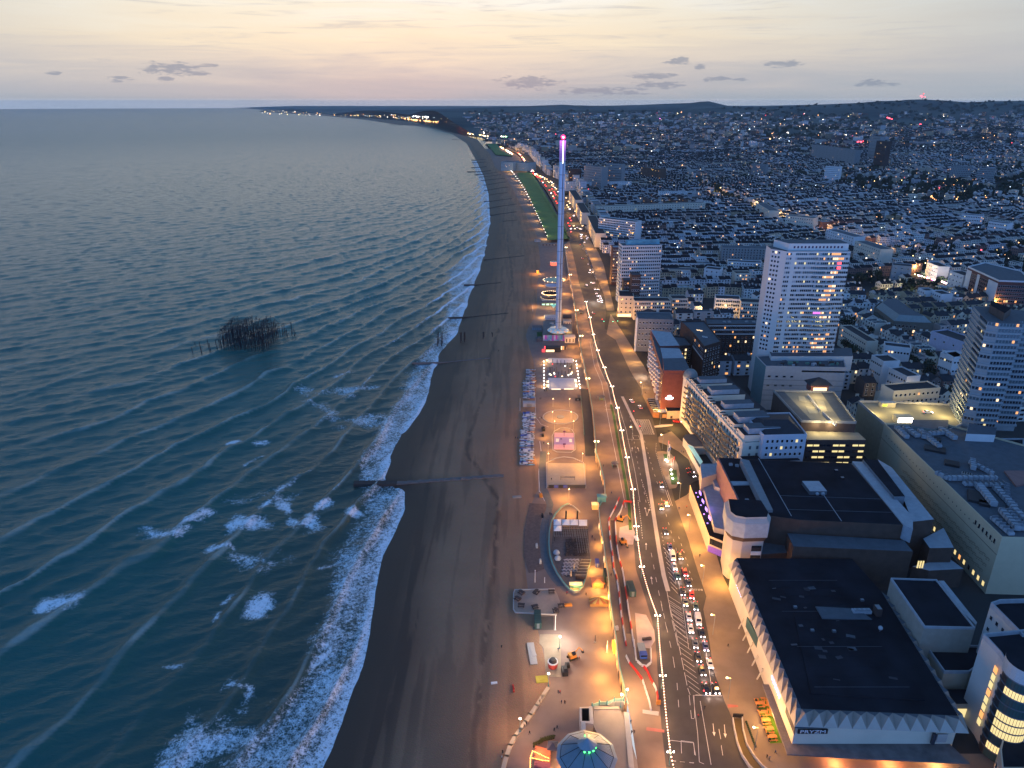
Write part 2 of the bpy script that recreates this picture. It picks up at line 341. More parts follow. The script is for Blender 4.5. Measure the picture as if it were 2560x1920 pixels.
 dm=n.new('ShaderNodeMix');dm.data_type='RGBA';l.new(depth.outputs['Fac'],dm.inputs[0]);dm.inputs[6].default_value=(.012,.100,.088,1);dm.inputs[7].default_value=(.034,.062,.050,1)
 cr_=n.new('ShaderNodeAttribute');cr_.attribute_name='crest';cx_=n.new('ShaderNodeMix');cx_.data_type='RGBA';l.new(M('MULTIPLY',cr_.outputs['Fac'],M('MULTIPLY_ADD',fine,.9,.15)),cx_.inputs[0]);l.new(dm.outputs[2],cx_.inputs[6]);cx_.inputs[7].default_value=(.44,.50,.46,1);l.new(cx_.outputs[2],cm_.inputs[6]);cm_.inputs[7].default_value=(.78,.84,.90,1);l.new(cm_.outputs[2],p.inputs['Base Color'])  # crest tint: pale aerated water, with sky light on the crests painted in
 l.new(M('ADD',M('MULTIPLY',F_,.5),ro_.outputs['Fac']),p.inputs['Roughness'])
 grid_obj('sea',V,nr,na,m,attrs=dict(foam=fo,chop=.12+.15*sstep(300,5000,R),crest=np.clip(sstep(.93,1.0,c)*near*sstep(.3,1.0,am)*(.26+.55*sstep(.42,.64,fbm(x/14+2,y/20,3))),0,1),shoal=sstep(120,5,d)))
sea()
# ================================================================ LAND
def rows(y0,y1,n):return y0*np.exp(np.linspace(0,math.log(y1/y0),n))
def strip_obj(name,fl,fr_,ys,nu,zf,m,kind='structure',attrs=None):
 U,YY=np.meshgrid(np.linspace(0,1,nu),ys,indexing='xy');l_=np.asarray(fl(YY));r_=np.asarray(fr_(YY));XX=l_+(r_-l_)*U
 return grid_obj(name,np.stack([XX,YY,zf(XX,YY,U)],-1),len(ys),nu,m,kind=kind,attrs=attrs(XX,YY,U)if attrs else None)
def beach_mat():
 m=bpy.data.materials.new('shingle');m.use_nodes=True;t=m.node_tree;n=t.nodes;l=t.links;p=n['Principled BSDF']
 tx=n.new('ShaderNodeTexCoord');at=n.new('ShaderNodeAttribute');at.attribute_name='wet'
 a=n.new('ShaderNodeTexNoise');a.inputs['Scale'].default_value=.05;a.inputs['Detail'].default_value=8;a.inputs['Roughness'].default_value=.7;l.new(tx.outputs['Object'],a.inputs[0])
 b=n.new('ShaderNodeTexNoise');b.inputs['Scale'].default_value=2.5;b.inputs['Detail'].default_value=3;l.new(tx.outputs['Object'],b.inputs[0])
 r1=n.new('ShaderNodeMix');r1.data_type='RGBA';l.new(a.outputs['Fac'],r1.inputs[0]);r1.inputs[6].default_value=(.31,.168,.098,1);r1.inputs[7].default_value=(.50,.285,.165,1)
 r2=n.new('ShaderNodeMix');r2.data_type='RGBA';r2.blend_type='MULTIPLY';r2.inputs[0].default_value=.5;l.new(r1.outputs[2],r2.inputs[6]);l.new(b.outputs['Color'],r2.inputs[7])
 r3=n.new('ShaderNodeMix');r3.data_type='RGBA';l.new(at.outputs['Fac'],r3.inputs[0]);l.new(r2.outputs[2],r3.inputs[6]);r3.inputs[7].default_value=(.080,.042,.026,1)
 l.new(r3.outputs[2],p.inputs['Base Color'])
 q=n.new('ShaderNodeMapRange');l.new(at.outputs['Fac'],q.inputs[0]);q.inputs[3].default_value=.95;q.inputs[4].default_value=.55;l.new(q.outputs[0],p.inputs['Roughness']);p.inputs['Specular IOR Level'].default_value=.25
 bu=n.new('ShaderNodeBump');bu.inputs['Strength'].default_value=.5;bu.inputs['Distance'].default_value=.3;l.new(b.outputs['Fac'],bu.inputs['Height']);l.new(bu.outputs[0],p.inputs['Normal'])
 return m
def bz(X,Y,U):
 d=X-np.interp(Y,shore.y,shore.x);w=np.interp(Y,esp.y,esp.x)-np.interp(Y,shore.y,shore.x)
 k=np.clip(d/np.maximum(w*.75,1),-1,1);z=np.where(k>0,3.95*np.abs(k)**.75,k*6-.0)
 z=z+sstep(3,15,d)*(1-sstep(.85,1,U))*(.35*(fbm(X/14,Y/30,3)-.5)+.5*(fbm(X/40,Y/18,2)-.5))
 return np.where(U>.93,z+(4.0-z)*sstep(.93,1,U),z)
sh_l=lambda y:np.interp(y,shore.y,shore.x)-8
tide=Curve(gs('Q',[(1425,30),(1345,200),(1300,400),(1245,720),(1180,880),(1120,1050),(1080,1200)],3.5)+gs('B',[(190,200),(150,500),(130,830)],3.5)+gs('A',[(60,300),(20,700),(-40,1300),(-60,1700)],3.5)+gs('J',[(100,780),(90,480),(40,260)],3.5))
strip_obj('beach',sh_l,esp,rows(100,26000,900),110,bz,beach_mat(),attrs=lambda X,Y,U:dict(wet=sstep(34,4,X-np.interp(Y,shore.y,shore.x)+10*(fbm(X/20,Y/30,3)-.5))*.85+.15*sstep(.5,.2,U)+.55*sstep(2.2,.3,np.abs(X-np.interp(Y,tide.y,tide.x)+3*(fbm(X/9,Y/12,3)-.5)))*(fbm(X/3,Y/6,3)>.42)*(Y<1100)+.30*sstep(.50,.62,fbm(X/3.0+40,Y/60,4))))
LP=mat('esplanade_paving',(.20,.145,.12),.85,var=.16,scale=.18,detail=6,bump=.1)
strip_obj('lower_promenade',esp,prom,rows(100,3200,300),8,lambda X,Y,U:X*0+4.0,LP)
GR=mat('town_ground',(.028,.030,.030),.95,var=.3,scale=.02,detail=6)
gm=bpy.data.materials.new('downland');gm.use_nodes=True
_n=gm.node_tree.nodes;_l=gm.node_tree.links;_tx=_n.new('ShaderNodeTexCoord');_a=_n.new('ShaderNodeTexNoise');_a.inputs['Scale'].default_value=.0016;_a.inputs['Detail'].default_value=9;_a.inputs['Roughness'].default_value=.62;_l.new(_tx.outputs['Object'],_a.inputs[0])
_r=_n.new('ShaderNodeValToRGB');_r.color_ramp.elements[0].position=.35;_r.color_ramp.elements[1].position=.62;_r.color_ramp.elements[0].color=(.050,.064,.064,1);_r.color_ramp.elements[1].color=(.14,.145,.125,1);_l.new(_a.outputs['Fac'],_r.inputs[0]);_l.new(_r.outputs[0],_n['Principled BSDF'].inputs['Base Color']);_n['Principled BSDF'].inputs['Roughness'].default_value=1  # hill colours lifted and blued, part of the haze painted in
_n['Principled BSDF'].inputs['Specular IOR Level'].default_value=0
land_r=lambda y:np.asarray(y)*1.02+260
strip_obj('town_ground',prom,land_r,rows(100,3300,260),150,lambda X,Y,U:terr(X,Y),GR)
strip_obj('downs',prom,land_r,rows(3300,26000,420),330,lambda X,Y,U:terr(X,Y),gm)
# ================================================================ ROADS, PROMENADE
ASPH=mat('asphalt',(.060,.054,.052),.85,var=.18,scale=.25,detail=6)
ASPH2=mat('asphalt_dark',(.040,.038,.040),.8,var=.15,scale=.3,detail=6)
PAVE=mat('red_paving',(.185,.125,.095),.8,var=.28,scale=.12,detail=8)
FOOT=mat('footway_slabs',(.20,.155,.115),.85,var=.22,scale=.16,detail=7)
CONC=mat('concrete',(.26,.25,.23),.85,var=.15,scale=.3,detail=5)
CONCL=mat('pale_concrete',(.42,.39,.36),.8,var=.12,scale=.3)
WHITE=mat('white_paint',(.72,.72,.70),.6,var=.06);LINE=mat('road_paint',(.62,.60,.56),.7,var=.1,scale=2)
TURQ=mat('turquoise_railing',(.10,.28,.26),.5,var=.1);GRASS=mat('grass',(.035,.085,.020),.95,var=.3,scale=.4,detail=5)
LAWN=mat('lawn_grass',(.045,.165,.045),.95,var=.22,scale=.05,detail=7);DARK=mat('dark_metal',(.02,.02,.022),.5);STEEL=mat('steel_grey',(.22,.25,.28),.4,metal=.6)
TIMB=mat('weathered_timber',(.055,.045,.04),.9,var=.25,scale=1.2);GLASSD=mat('window_glass_dark',(.012,.018,.028),.12,spec=.8,var=.3,scale=.4)
LITW=mat('window_lit_warm',(.3,.2,.1),.6,emit=(1,.42,.12),es=1.3,var=.3,scale=.4);LITY=mat('window_lit_yellow',(.3,.25,.1),.6,emit=(1,.78,.34),es=1.0,var=.3);LITC=mat('window_lit_cream',(.3,.3,.25),.6,emit=(1,.68,.36),es=1.9,var=.3)
LITR=mat('lamp_red',(.3,.02,.02),.5,emit=(1,.04,.05),es=6);BULB=mat('bulb_warm',(.9,.8,.6),.5,emit=(1,.66,.34),es=14);BULBW=mat('bulb_white',(.9,.9,.9),.5,emit=(1,.90,.80),es=16)
fest=Curve(gs('C',[(1130,0),(1165,110),(1215,240),(1300,450),(1360,680),(1410,950),(1450,1150),(1490,1350),(1525,1560)],13)+gs('B',[(1550,550),(1565,780),(1600,870),(1650,1020),(1700,1170),(1755,1350)],13)+gs('A',[(1775,350),(1800,700),(1815,900),(1840,1200),(1870,1420),(1900,1659)],13)+gs('J',[(985,930),(1050,1190)],13))
kerb=Curve(gs('C',[(1230,-100),(1340,0),(1480,300),(1590,480),(1610,560),(1700,760)],8)+gs('B',[(1925,210),(1990,400),(2060,600),(2150,900),(2235,1150)],8)+gs('D',[(150,60),(185,240),(215,450),(290,660),(335,760),(400,960),(440,1080)],8)+gs('J',[(1300,1290),(1230,1020),(1200,850),(1100,600),(1000,330),(940,200)],8)+gs('L',[(1190,1531),(1080,1270),(960,1100),(880,990),(760,900),(600,830),(520,740),(440,630)],8)+[(-560,6600)])
def shf(c,d):return lambda y:np.asarray(c(y))+d
aleft=shf(fest,-1.2)
aspl=Curve([(float(fest(y))-1.0,y)for y in range(100,660,10)]+[(p[0],p[1])for p in gs('J',[(960,900),(900,700),(860,500),(820,330),(780,200),(760,60)],8)]+gs('L',[(920,1430),(830,1230),(700,1000),(600,870),(500,760),(410,600)],8)+[(-600,6600)])
Y1=rows(100,3200,260)
zt=lambda X,Y,U:terr(X,Y)
strip_obj('upper_promenade',prom,aspl,Y1,5,lambda X,Y,U:terr(X,Y)+.11,PAVE)
strip_obj('road',aspl,shf(kerb,0),Y1,5,lambda X,Y,U:terr(X,Y)+.03,ASPH)
lawn=MB();lp=gs('P',[(1735,808),(1850,800),(1900,810),(2000,960),(2080,1100),(2180,1280)],8)+gs('L',[(870,1290),(950,1531)],8)+gs('J',[(790,175),(520,195)],8)+gs('P',[(2070,1500),(2000,1350),(1950,1240),(1900,1120),(1850,1010),(1800,930)],8)
lawn.prism(lp,8.0,8.24,LAWN);tag(lawn.build('lawn'),kind='structure')
lawn=MB();lp=gs('P',[(1400,480),(1510,480),(1560,560),(1690,620),(1500,600)],8)
lawn.prism([(p[0],p[1])for p in lp],6.0,8.5,LAWN);tag(lawn.build('park_grass'),kind='structure')
wb=MB();WAT=mat('harbour_water',(.02,.04,.05),.04,spec=1.0,var=.05)
for pts in([(1480,325),(1530,330),(1538,435),(1385,440),(1440,400),(1455,370)],[(1380,465),(1440,458),(1590,460),(1560,482),(1400,482)],[(985,250),(1110,250),(1090,270),(1010,262)]):
 wb.prism(gs('P',pts,9),5,9.3,WAT)
tag(wb.build('harbour_water'),kind='structure')
def sheet(name,poly,z,m,kind='structure',th=.11):
 b=MB();b.prism(poly,z,z+th,m);return tag(b.build(name),kind=kind)
fw=gs('B',[(1925,210),(1990,400),(2060,600),(2150,900),(2235,1150)],8)+gs('D',[(150,60),(185,240),(215,450),(290,660),(335,760),(400,960),(450,1120)],8)+[(92,128),(150,128),(150,159),(88.5,159),(88,246)]+gs('B',[(2130,60)],8)+gs('B',[(2040,150)],8)
sheet('footway',fw,8.03,FOOT)
fw2=gs('C',[(1250,-60),(1340,0),(1480,300),(1590,480),(1610,560),(1690,720),(1790,760)],8)+[(105,402),(100,470),(96,560),(92,640)]
sheet('footway',fw2,8.03,FOOT)
fw3=gs('J',[(1235,1040),(1200,850),(1100,600),(1000,330),(940,200)],8)+gs('J',[(1010,170),(1130,330),(1200,500),(1260,760),(1330,1040)],8)
sheet('footway',fw3,8.03,FOOT)
isl=gs('C',[(1745,1105),(1800,1098),(1870,1110),(1920,1165),(1955,1240),(1972,1330),(1962,1410),(1935,1462),(1870,1470),(1815,1350),(1770,1220)],8)
sheet('traffic_island',isl,8.04,FOOT)
gi=gs('C',[(1865,1290),(1940,1285),(1950,1390),(1930,1430),(1890,1430)],8);sheet('island_grass',gi,8.16,GRASS,th=.08)
gi=gs('C',[(1810,1130),(1850,1130),(1865,1170),(1825,1190)],8);sheet('island_grass',gi,8.16,GRASS,th=.08)
gf=gs('C',[(1760,960),(1820,930),(1890,905),(1990,1000),(2050,1060),(2200,1320),(2110,1330),(2060,1180),(1960,1100),(1850,1040),(1765,1010)],8);sheet('footway',gf,8.04,FOOT)
si=gs('C',[(1720,850),(1790,838),(1905,835),(1900,848),(1790,862),(1725,866)],8);sheet('traffic_island',si,8.04,CONCL)
med=Curve([(a[0],a[1])for a in gs('C',[(1405,560),(1500,760),(1590,930),(1650,1300)],8)+gs('B',[(1665,0),(1715,350),(1770,700),(1815,950),(1857,1100)],8)])
strip_obj('median_strip',shf(med,-.9),shf(med,.9),np.linspace(min(med.y),max(med.y),60),2,lambda X,Y,U:X*0+8.15,CONCL)
rmp=Curve(gs('C',[(990,520),(1020,800),(1040,1130)],5));
strip_obj('ramp',rmp,shf(prom,-.4),np.linspace(g('C',1040,1130,5)[1],g('C',990,520,5)[1],40),2,lambda X,Y,U:4.1+3.7*sstep(g('C',1040,1130,5)[1],g('C',990,520,5)[1],Y),ASPH2)
# ---- markings, one sheet of paint
mk=MB();ZM=8.045
def line(p,q,w,z=ZM,m=LINE):
 dx,dy=q[0]-p[0],q[1]-p[1];l=math.hypot(dx,dy)or 1;nx,ny=-dy/l*w/2,dx/l*w/2
 mk.face([(p[0]-nx,p[1]-ny,z),(q[0]-nx,q[1]-ny,z),(q[0]+nx,q[1]+ny,z),(p[0]+nx,p[1]+ny,z)],m)
def poly(r,pts,w=.16,z=ZM,dash=None,m=LINE,zz=8):
 P=gs(r,pts,zz);
 for p,q in zip(P,P[1:]):
  l=math.hypot(q[0]-p[0],q[1]-p[1])
  if not dash:line(p,q,w,z,m);continue
  n=max(1,int(l/sum(dash)))
  for i in range(n):
   a=i/n;b=a+dash[0]/sum(dash)/n
   line((p[0]+(q[0]-p[0])*a,p[1]+(q[1]-p[1])*a),(p[0]+(q[0]-p[0])*b,p[1]+(q[1]-p[1])*b),w,z,m)
poly('B',[(1595,0),(1650,170),(1700,340),(1750,620)],.2,dash=(1,1));poly('B',[(1560,200),(1590,420),(1605,590)],.2,dash=(1,1))
poly('B',[(1690,720),(1735,960),(1790,1230),(1870,1590)],.15,dash=(3,5));poly('A',[(1785,10),(1840,260),(1905,560),(1945,820),(1970,1160)],.15,dash=(3,4))
poly('C',[(1460,640),(1555,1200),(1620,1500),(1650,1659)],.15,dash=(2,4));poly('C',[(1380,690),(1440,880),(1530,1300),(1580,1600)],.15)
poly('C',[(1240,640),(1290,900),(1350,1190),(1400,1460),(1440,1659)],.18,8.165-.02+.03);poly('C',[(1300,690),(1350,960),(1400,1200),(1455,1480)],.14,8.175)
poly('C',[(1085,20),(1130,260),(1200,420),(1245,650)],.16,8.175);poly('C',[(1120,20),(1170,260),(1260,450),(1295,640)],.14,8.175);poly('C',[(1220,655),(1330,655)],.16,8.175);poly('C',[(1230,690),(1380,690)],.16,8.175)
poly('C',[(1450,980),(1510,982)],.2);poly('C',[(1505,945),(1565,945),(1580,985),(1520,985),(1505,945)],.15)
poly('C',[(1600,930),(1645,1060),(1700,1260),(1770,1470)],.14,dash=(2,4));poly('C',[(1740,1020),(1735,1100),(1800,1330),(1850,1465)],.14,8.06,dash=(1,1))
poly('C',[(1830,1480),(1885,1640)],.18);poly('C',[(1848,1480),(1900,1640)],.18)
poly('B',[(1790,180),(1860,420),(1960,760),(2060,1100)],.14,dash=(2,4));poly('B',[(1960,560),(2010,700),(2110,1040)],.14,dash=(1.5,3))
poly('D',[(95,0),(115,60),(145,200),(170,350),(190,470),(205,600)],.15);poly('D',[(100,612),(270,616)],.35)
poly('B',[(1845,1100),(1895,1380),(1960,1659)],.16,dash=(5,1));poly('A',[(1860,0),(1960,430),(2050,870),(2080,950)],.16,dash=(5,1));poly('B',[(1960,1000),(2010,1300),(2060,1659)],.12)
poly('B',[(1790,520),(1840,750),(1890,880)],.12,dash=(1,2));poly('B',[(1850,700),(1935,1020)],.14)
def hatch(r,a0,a1,b0,b1,n,w=.14):
 for i in range(n):
  t=(i+.5)/n;p=g(r,a0[0]+(a1[0]-a0[0])*t,a0[1]+(a1[1]-a0[1])*t);t2=t+.6/n;q=g(r,b0[0]+(b1[0]-b0[0])*t2,b0[1]+(b1[1]-b0[1])*t2);line(p,q,w)
hatch('B',(1805,640),(1895,1080),(1870,700),(1955,1120),9);hatch('B',(1850,1120),(1925,1480),(1975,1170),(2035,1560),8)
hatch('A',(1865,0),(2070,880),(1975,40),(2180,935),16)
poly('C',[(1545,785),(1670,790),(1722,932),(1590,930),(1545,785)],.16)
for i in range(7):
 t=(i+.5)/7;a=lambda s,t=t:g('C',1545+125*s+48*t,785+145*t)
 line(g('C',1545+125*t,785),g('C',1590+132*max(0,t-.0),930-0),.13);line(g('C',1545+125*t,787),g('C',1590-45*(1-t)*0,930-145*(1-t)),.1)
 line(g('C',1670+52*t,790+142*t),g('C',1590+132*t,930),.1);line(g('C',1545+45*t,785+145*t),g('C',1545+125*t,787),.1)
poly('A',[(1870,1385),(2110,1412),(2120,1530)],.16);poly('A',[(1985,1395),(1990,1515)],.14);poly('A',[(1890,1588),(2155,1615)],.22,dash=(1,1));poly('A',[(2105,945),(2150,1330),(2165,1600),(2212,1620)],.14);poly('A',[(2105,942),(2200,942)],.14)
poly('A',[(2065,940),(2075,1040)],.14);poly('A',[(2080,1090),(2088,1170),(2115,1172)],.14)
def arrow(r,tail,head,w=.3):
 p=g(r,*tail);q=g(r,*head);line(p,q,w*.6);dx,dy=q[0]-p[0],q[1]-p[1];l=math.hypot(dx,dy);dx/=l;dy/=l
 mk.face([(q[0]-dy*w*1.6,q[1]+dx*w*1.6,ZM),(q[0]+dx*1.6,q[1]+dy*1.6,ZM),(q[0]+dy*w*1.6,q[1]-dx*w*1.6,ZM)][::-1],LINE)
arrow('D',(212,795),(218,850));arrow('D',(285,802),(290,860));arrow('B',(1648,355),(1632,285));arrow('B',(1648,355),(1668,300));arrow('B',(1640,690),(1640,640));arrow('B',(1700,1030),(1693,975));arrow('C',(1500,1100),(1503,1072));arrow('C',(1570,1100),(1560,1072))
poly('D',[(250,830),(262,895)],.14);poly('D',[(265,935),(275,1000)],.14);poly('D',[(90,615),(95,760)],.14);poly('D',[(130,650),(200,1060)],.16);poly('D',[(5,905),(85,915),(100,1000)],.16);poly('D',[(0,1040),(120,1050)],.2,dash=(1,1))
mk.prism(gs('A',[(1605,1085),(1765,1105),(1762,1145),(1605,1120)],8),8.12,8.16,CONCL);
PINK=mat('red_surfacing',(.35,.12,.10),.9,var=.15);mk.prism(gs('A',[(1645,1258),(1820,1285),(1820,1312),(1640,1290)],8),8.12,8.155,PINK);mk.prism(gs('D',[(305,672),(370,678),(375,690),(308,695)],8),8.1,8.155,PINK)
z4=4.05
poly('C',[(585,1500),(580,1300),(605,1110),(590,1000)],.3,z4,zz=4);poly('B',[(590,0),(585,100),(640,210)],.25,z4,zz=4)
poly('C',[(545,560),(550,760),(600,830),(680,860)],.2,z4,zz=4);poly('C',[(625,240),(630,480)],.18,z4,zz=4)
tag(mk.build('road_markings'),kind='structure')
SANDC=mat('court_sand',(.42,.34,.24),.95,var=.08,scale=.6);PATHB=mat('dark_path',(.10,.11,.12),.9,var=.15)
lo=MB()
def lows(r,pts,m,z=4.03,th=.05):lo.prism(gs(r,pts,4),z,z+th,m)
strip_obj('beach_path',Curve([(a[0]-1.7,a[1])for a in gs('C',[(625,1100),(612,1250),(622,1450),(690,1620)],4)+gs('B',[(640,420),(610,560),(615,700),(660,850),(740,980),(800,1050)],4)]),Curve([(a[0]+1.9,a[1])for a in gs('C',[(625,1100),(612,1250),(622,1450),(690,1620)],4)+gs('B',[(640,420),(610,560),(615,700),(660,850),(740,980),(800,1050)],4)]),np.linspace(g('B',800,1050,4)[1],g('C',625,1100,4)[1],60),2,lambda X,Y,U:X*0+4.07,PATHB)
lows('C',[(665,1215),(1040,1220),(1045,1450),(665,1450)],SANDC);tag(lo.build('sand_court'),kind='structure')
lo=MB();PKC=mat('court_pink',(.62,.34,.40),.8,var=.06);PUR=mat('court_purple',(.34,.24,.46),.8,var=.06)
lows('C',[(735,915),(925,920),(930,1085),(728,1080)],PKC);lows('C',[(733,960),(927,963),(929,1035),(731,1032)],PUR,4.09,.02)
lows('C',[(750,975),(780,976),(778,1008),(748,1007)],WHITE,4.12,.02);lows('C',[(880,978),(905,979),(908,1010),(882,1010)],WHITE,4.12,.02)
tag(lo.build('basketball_court'),kind='structure')
lo=MB();PCH=mat('pale_court_floor',(.46,.47,.52),.7,var=.05);lows('C',[(670,375),(945,378),(955,485),(680,487)],PCH);lows('C',[(672,180),(918,182),(922,225),(668,226)],PCH);lows('C',[(665,226),(925,226),(940,372),(668,372)],mat('grey_slabs',(.17,.16,.16),.9),4.02,.03);tag(lo.build('event_floor'),kind='structure')
lo=MB();DECK=mat('timber_deck',(.13,.09,.075),.9,var=.25,scale=.8)
lows('B',[(490,230),(660,240),(650,300),(600,400),(585,600),(600,760),(635,880),(540,915),(480,915),(430,760),(430,560),(460,360)],DECK,3.97,.14);tag(lo.build('timber_deck'),kind='structure')
lo=MB();lows('B',[(345,1090),(735,1082),(760,1120),(790,1200),(755,1330),(350,1312),(330,1280),(332,1120)],mat('pale_apron',(.30,.24,.19),.85,var=.12),3.97,.12);tag(lo.build('paved_apron'),kind='structure')
lo=MB();lows('B',[(720,520),(740,500),(1065,480),(1090,780),(1040,900),(940,960),(850,960),(760,880),(700,700)],mat('bar_floor',(.10,.09,.09),.9,var=.3,scale=.6),3.98,.1);tag(lo.build('bar_terrace_floor'),kind='structure')
lo=MB();lo.prism(gs('A',[(590,340),(800,340),(800,760),(650,755),(630,480),(585,430)],4),3.98,4.08,mat('worksite_ground',(.30,.24,.17),.95,var=.25,scale=.3));tag(lo.build('worksite_ground'),kind='structure')
lo=MB();lo.prism(gs('B',[(590,1350),(725,1350),(725,1480),(520,1480),(520,1455),(600,1440)],4),3.98,4.06,mat('dark_matting',(.10,.085,.075),.95));tag(lo.build('dark_matting'),kind='structure')
def wall_line(name,pts,z0,z1,w,m,label,cat='wall',closed=False,cap=None):
 b=MB();P=pts+([pts[0]]if closed else[])
 for p,q in zip(P,P[1:]):
  a=math.atan2(q[1]-p[1],q[0]-p[0]);l=math.hypot(q[0]-p[0],q[1]-p[1])
  b.obox((p[0]+q[0])/2,(p[1]+q[1])/2,z0,z1,l+w*.6,w,a,m)
  if cap:b.obox((p[0]+q[0])/2,(p[1]+q[1])/2,z1+.003,z1+.1,l+w*.62,w*1.25,a,cap)
 return tag(b.build(name),label,cat)
import itertools
ell=[g('C',795+172*math.cos(k*math.pi/18),762+68*math.sin(k*math.pi/18),4)for k in range(36)]
wall_line('kerb_ring',ell,4.02,4.35,.5,CONCL,'pale oval kerb ring of the paddling pool area on the lower esplanade','kerb',True)
lo=MB();lo.prism([g('C',795+165*math.cos(k*math.pi/18),762+63*math.sin(k*math.pi/18),4)for k in range(36)],4.02,4.08,mat('oval_floor',(.34,.25,.17),.85,var=.08));tag(lo.build('oval_floor'),kind='structure')
b=MB();c=g3('C',795,763,4);b.prism([(c.x+2.4*math.cos(k*.5236),c.y+2.4*math.sin(k*.5236))for k in range(12)],4.08,4.5,CONC);tag(b.build('stone_disc'),'low round grey stone disc at the centre of the oval','disc')
wall_line('kerb_ring',[g('C',x,y,4)for x,y in[(718,1085),(712,950),(735,900),(790,872),(860,870),(910,890),(932,930),(940,1085),(900,1112),(760,1108)]],4.02,4.3,.35,CONCL,'rounded pale kerb around the pink basketball court','kerb',True)
wall_line('kerb_wall',[g('C',x,y,4)for x,y in[(660,1465),(658,1215),(750,1170),(830,1157),(920,1168),(1020,1215),(1045,1465)]],4.02,4.5,.4,CONCL,'pale low wall round the sand volleyball court','kerb')
ov=[(870,245),(810,275),(750,340),(705,420),(685,520),(680,640),(690,750),(715,840),(760,930),(820,1020),(880,1090),(930,1115),(975,1105),(1015,1060),(1040,990),(1065,900),(1090,800)]
wall_line('terrace_wall',[g('B',x,y,4)for x,y in ov],4.02,4.9,.45,CONC,'curved grey wall around the beach bar terrace','wall',cap=TURQ)
wall_line('terrace_wall',[g('B',x,y,4)for x,y in[(880,245),(920,262),(960,295),(985,320)]],4.02,4.6,.4,CONCL,'short curved pale wall north of the white tents','wall')
wall_line('kerb_edge',[g('B',x,y,4)for x,y in[(735,1082),(345,1088),(332,1120),(330,1280),(350,1312),(755,1335)]],4.0,4.45,.4,CONCL,'pale rounded kerb at the seaward end of the paved apron','kerb')
sw=[(225,1675),(262,1540),(300,1430),(350,1340),(400,1275),(450,1200),(500,1130),(560,1040),(620,945),(670,870)]
wall_line('promenade_wall',[g('A',x,y,4.6)for x,y in sw],3.6,4.7,1.3,mat('sea_wall_stone',(.52,.40,.28),.8,var=.1),'thick cream curved sea wall at the foot of the picture','wall')
ARCH=mat('arch_brick',(.40,.26,.15),.85,var=.2,scale=.5)
b=MB();ys=np.linspace(178,985,220);
for y0,y1 in zip(ys,ys[1:]):
 p=(float(prom(y0))-.15,y0);q=(float(prom(y1))-.15,y1);b.face([(q[0],q[1],3.9),(p[0],p[1],3.9),(p[0],p[1],8.2),(q[0],q[1],8.2)],ARCH)
 b.face([(p[0],p[1],8.2),(p[0]+.5,p[1],8.2),(q[0]+.5,q[1],8.2),(q[0],q[1],8.2)],CONCL)
rw=empty('promenade_retaining_wall',(float(prom(400)),400,4),'long orange lit arched wall between the lower esplanade and the upper promenade','retaining wall');b.build('wall',rw)
for k,y in enumerate(list(np.arange(183,380,5.2))+list(np.arange(480,780,7.5))):
 if k>=78:break
 x=float(prom(y))-.2;b=MB();m=[LITC,LITW,GLASSD,LITW,GLASSD][k*7%5]
 P=[(x,y-1.5,4.1),(x,y+1.5,4.1),(x,y+1.5,6.1),(x,y+1.0,6.9),(x,y,7.2),(x,y-1.0,6.9),(x,y-1.5,6.1)];b.face(P[::-1],m);b.build('arch_door',rw)
def railing(name,pts,z,h,m,label,step=2.0):
 b=MB()
 for p,q in zip(pts,pts[1:]):
  l=math.hypot(q[0]-p[0],q[1]-p[1]);n=max(1,int(l/step));a=math.atan2(q[1]-p[1],q[0]-p[0])
  for k in range(n):t=k/n;b.obox(p[0]+(q[0]-p[0])*t,p[1]+(q[1]-p[1])*t,z,z+h,.14,.14,0,m)
  for hh in(h*.5,h):b.obox((p[0]+q[0])/2,(p[1]+q[1])/2,z+hh,z+hh+.1,l,.12,a,m)
  b.obox((p[0]+q[0])/2,(p[1]+q[1])/2,z+.12,z+h*.88,l,.03,a,m)
 return tag(b.build(name),label,'railing')
railing('promenade_railing',[(float(prom(y))+.1,y)for y in np.linspace(182,700,90)],8.2,1.15,TURQ,'long turquoise railing along the seaward edge of the upper promenade')
railing('ramp_railing',[(float(rmp(y)),y)for y in np.linspace(388,448,10)],4.3,1.1,TURQ,'turquoise railing on the lower side of the dark ramp')
strip_obj('verge_grass',shf(fest,-3.0),shf(fest,-1.5),np.linspace(g('B',0,500)[1],g('C',0,640)[1],60),2,lambda X,Y,U:X*0+8.30,GRASS,kind='stuff')
tag(bpy.data.objects['verge_grass'],'narrow strip of grass beside the carriageway under the string of lights','grass',kind='stuff')
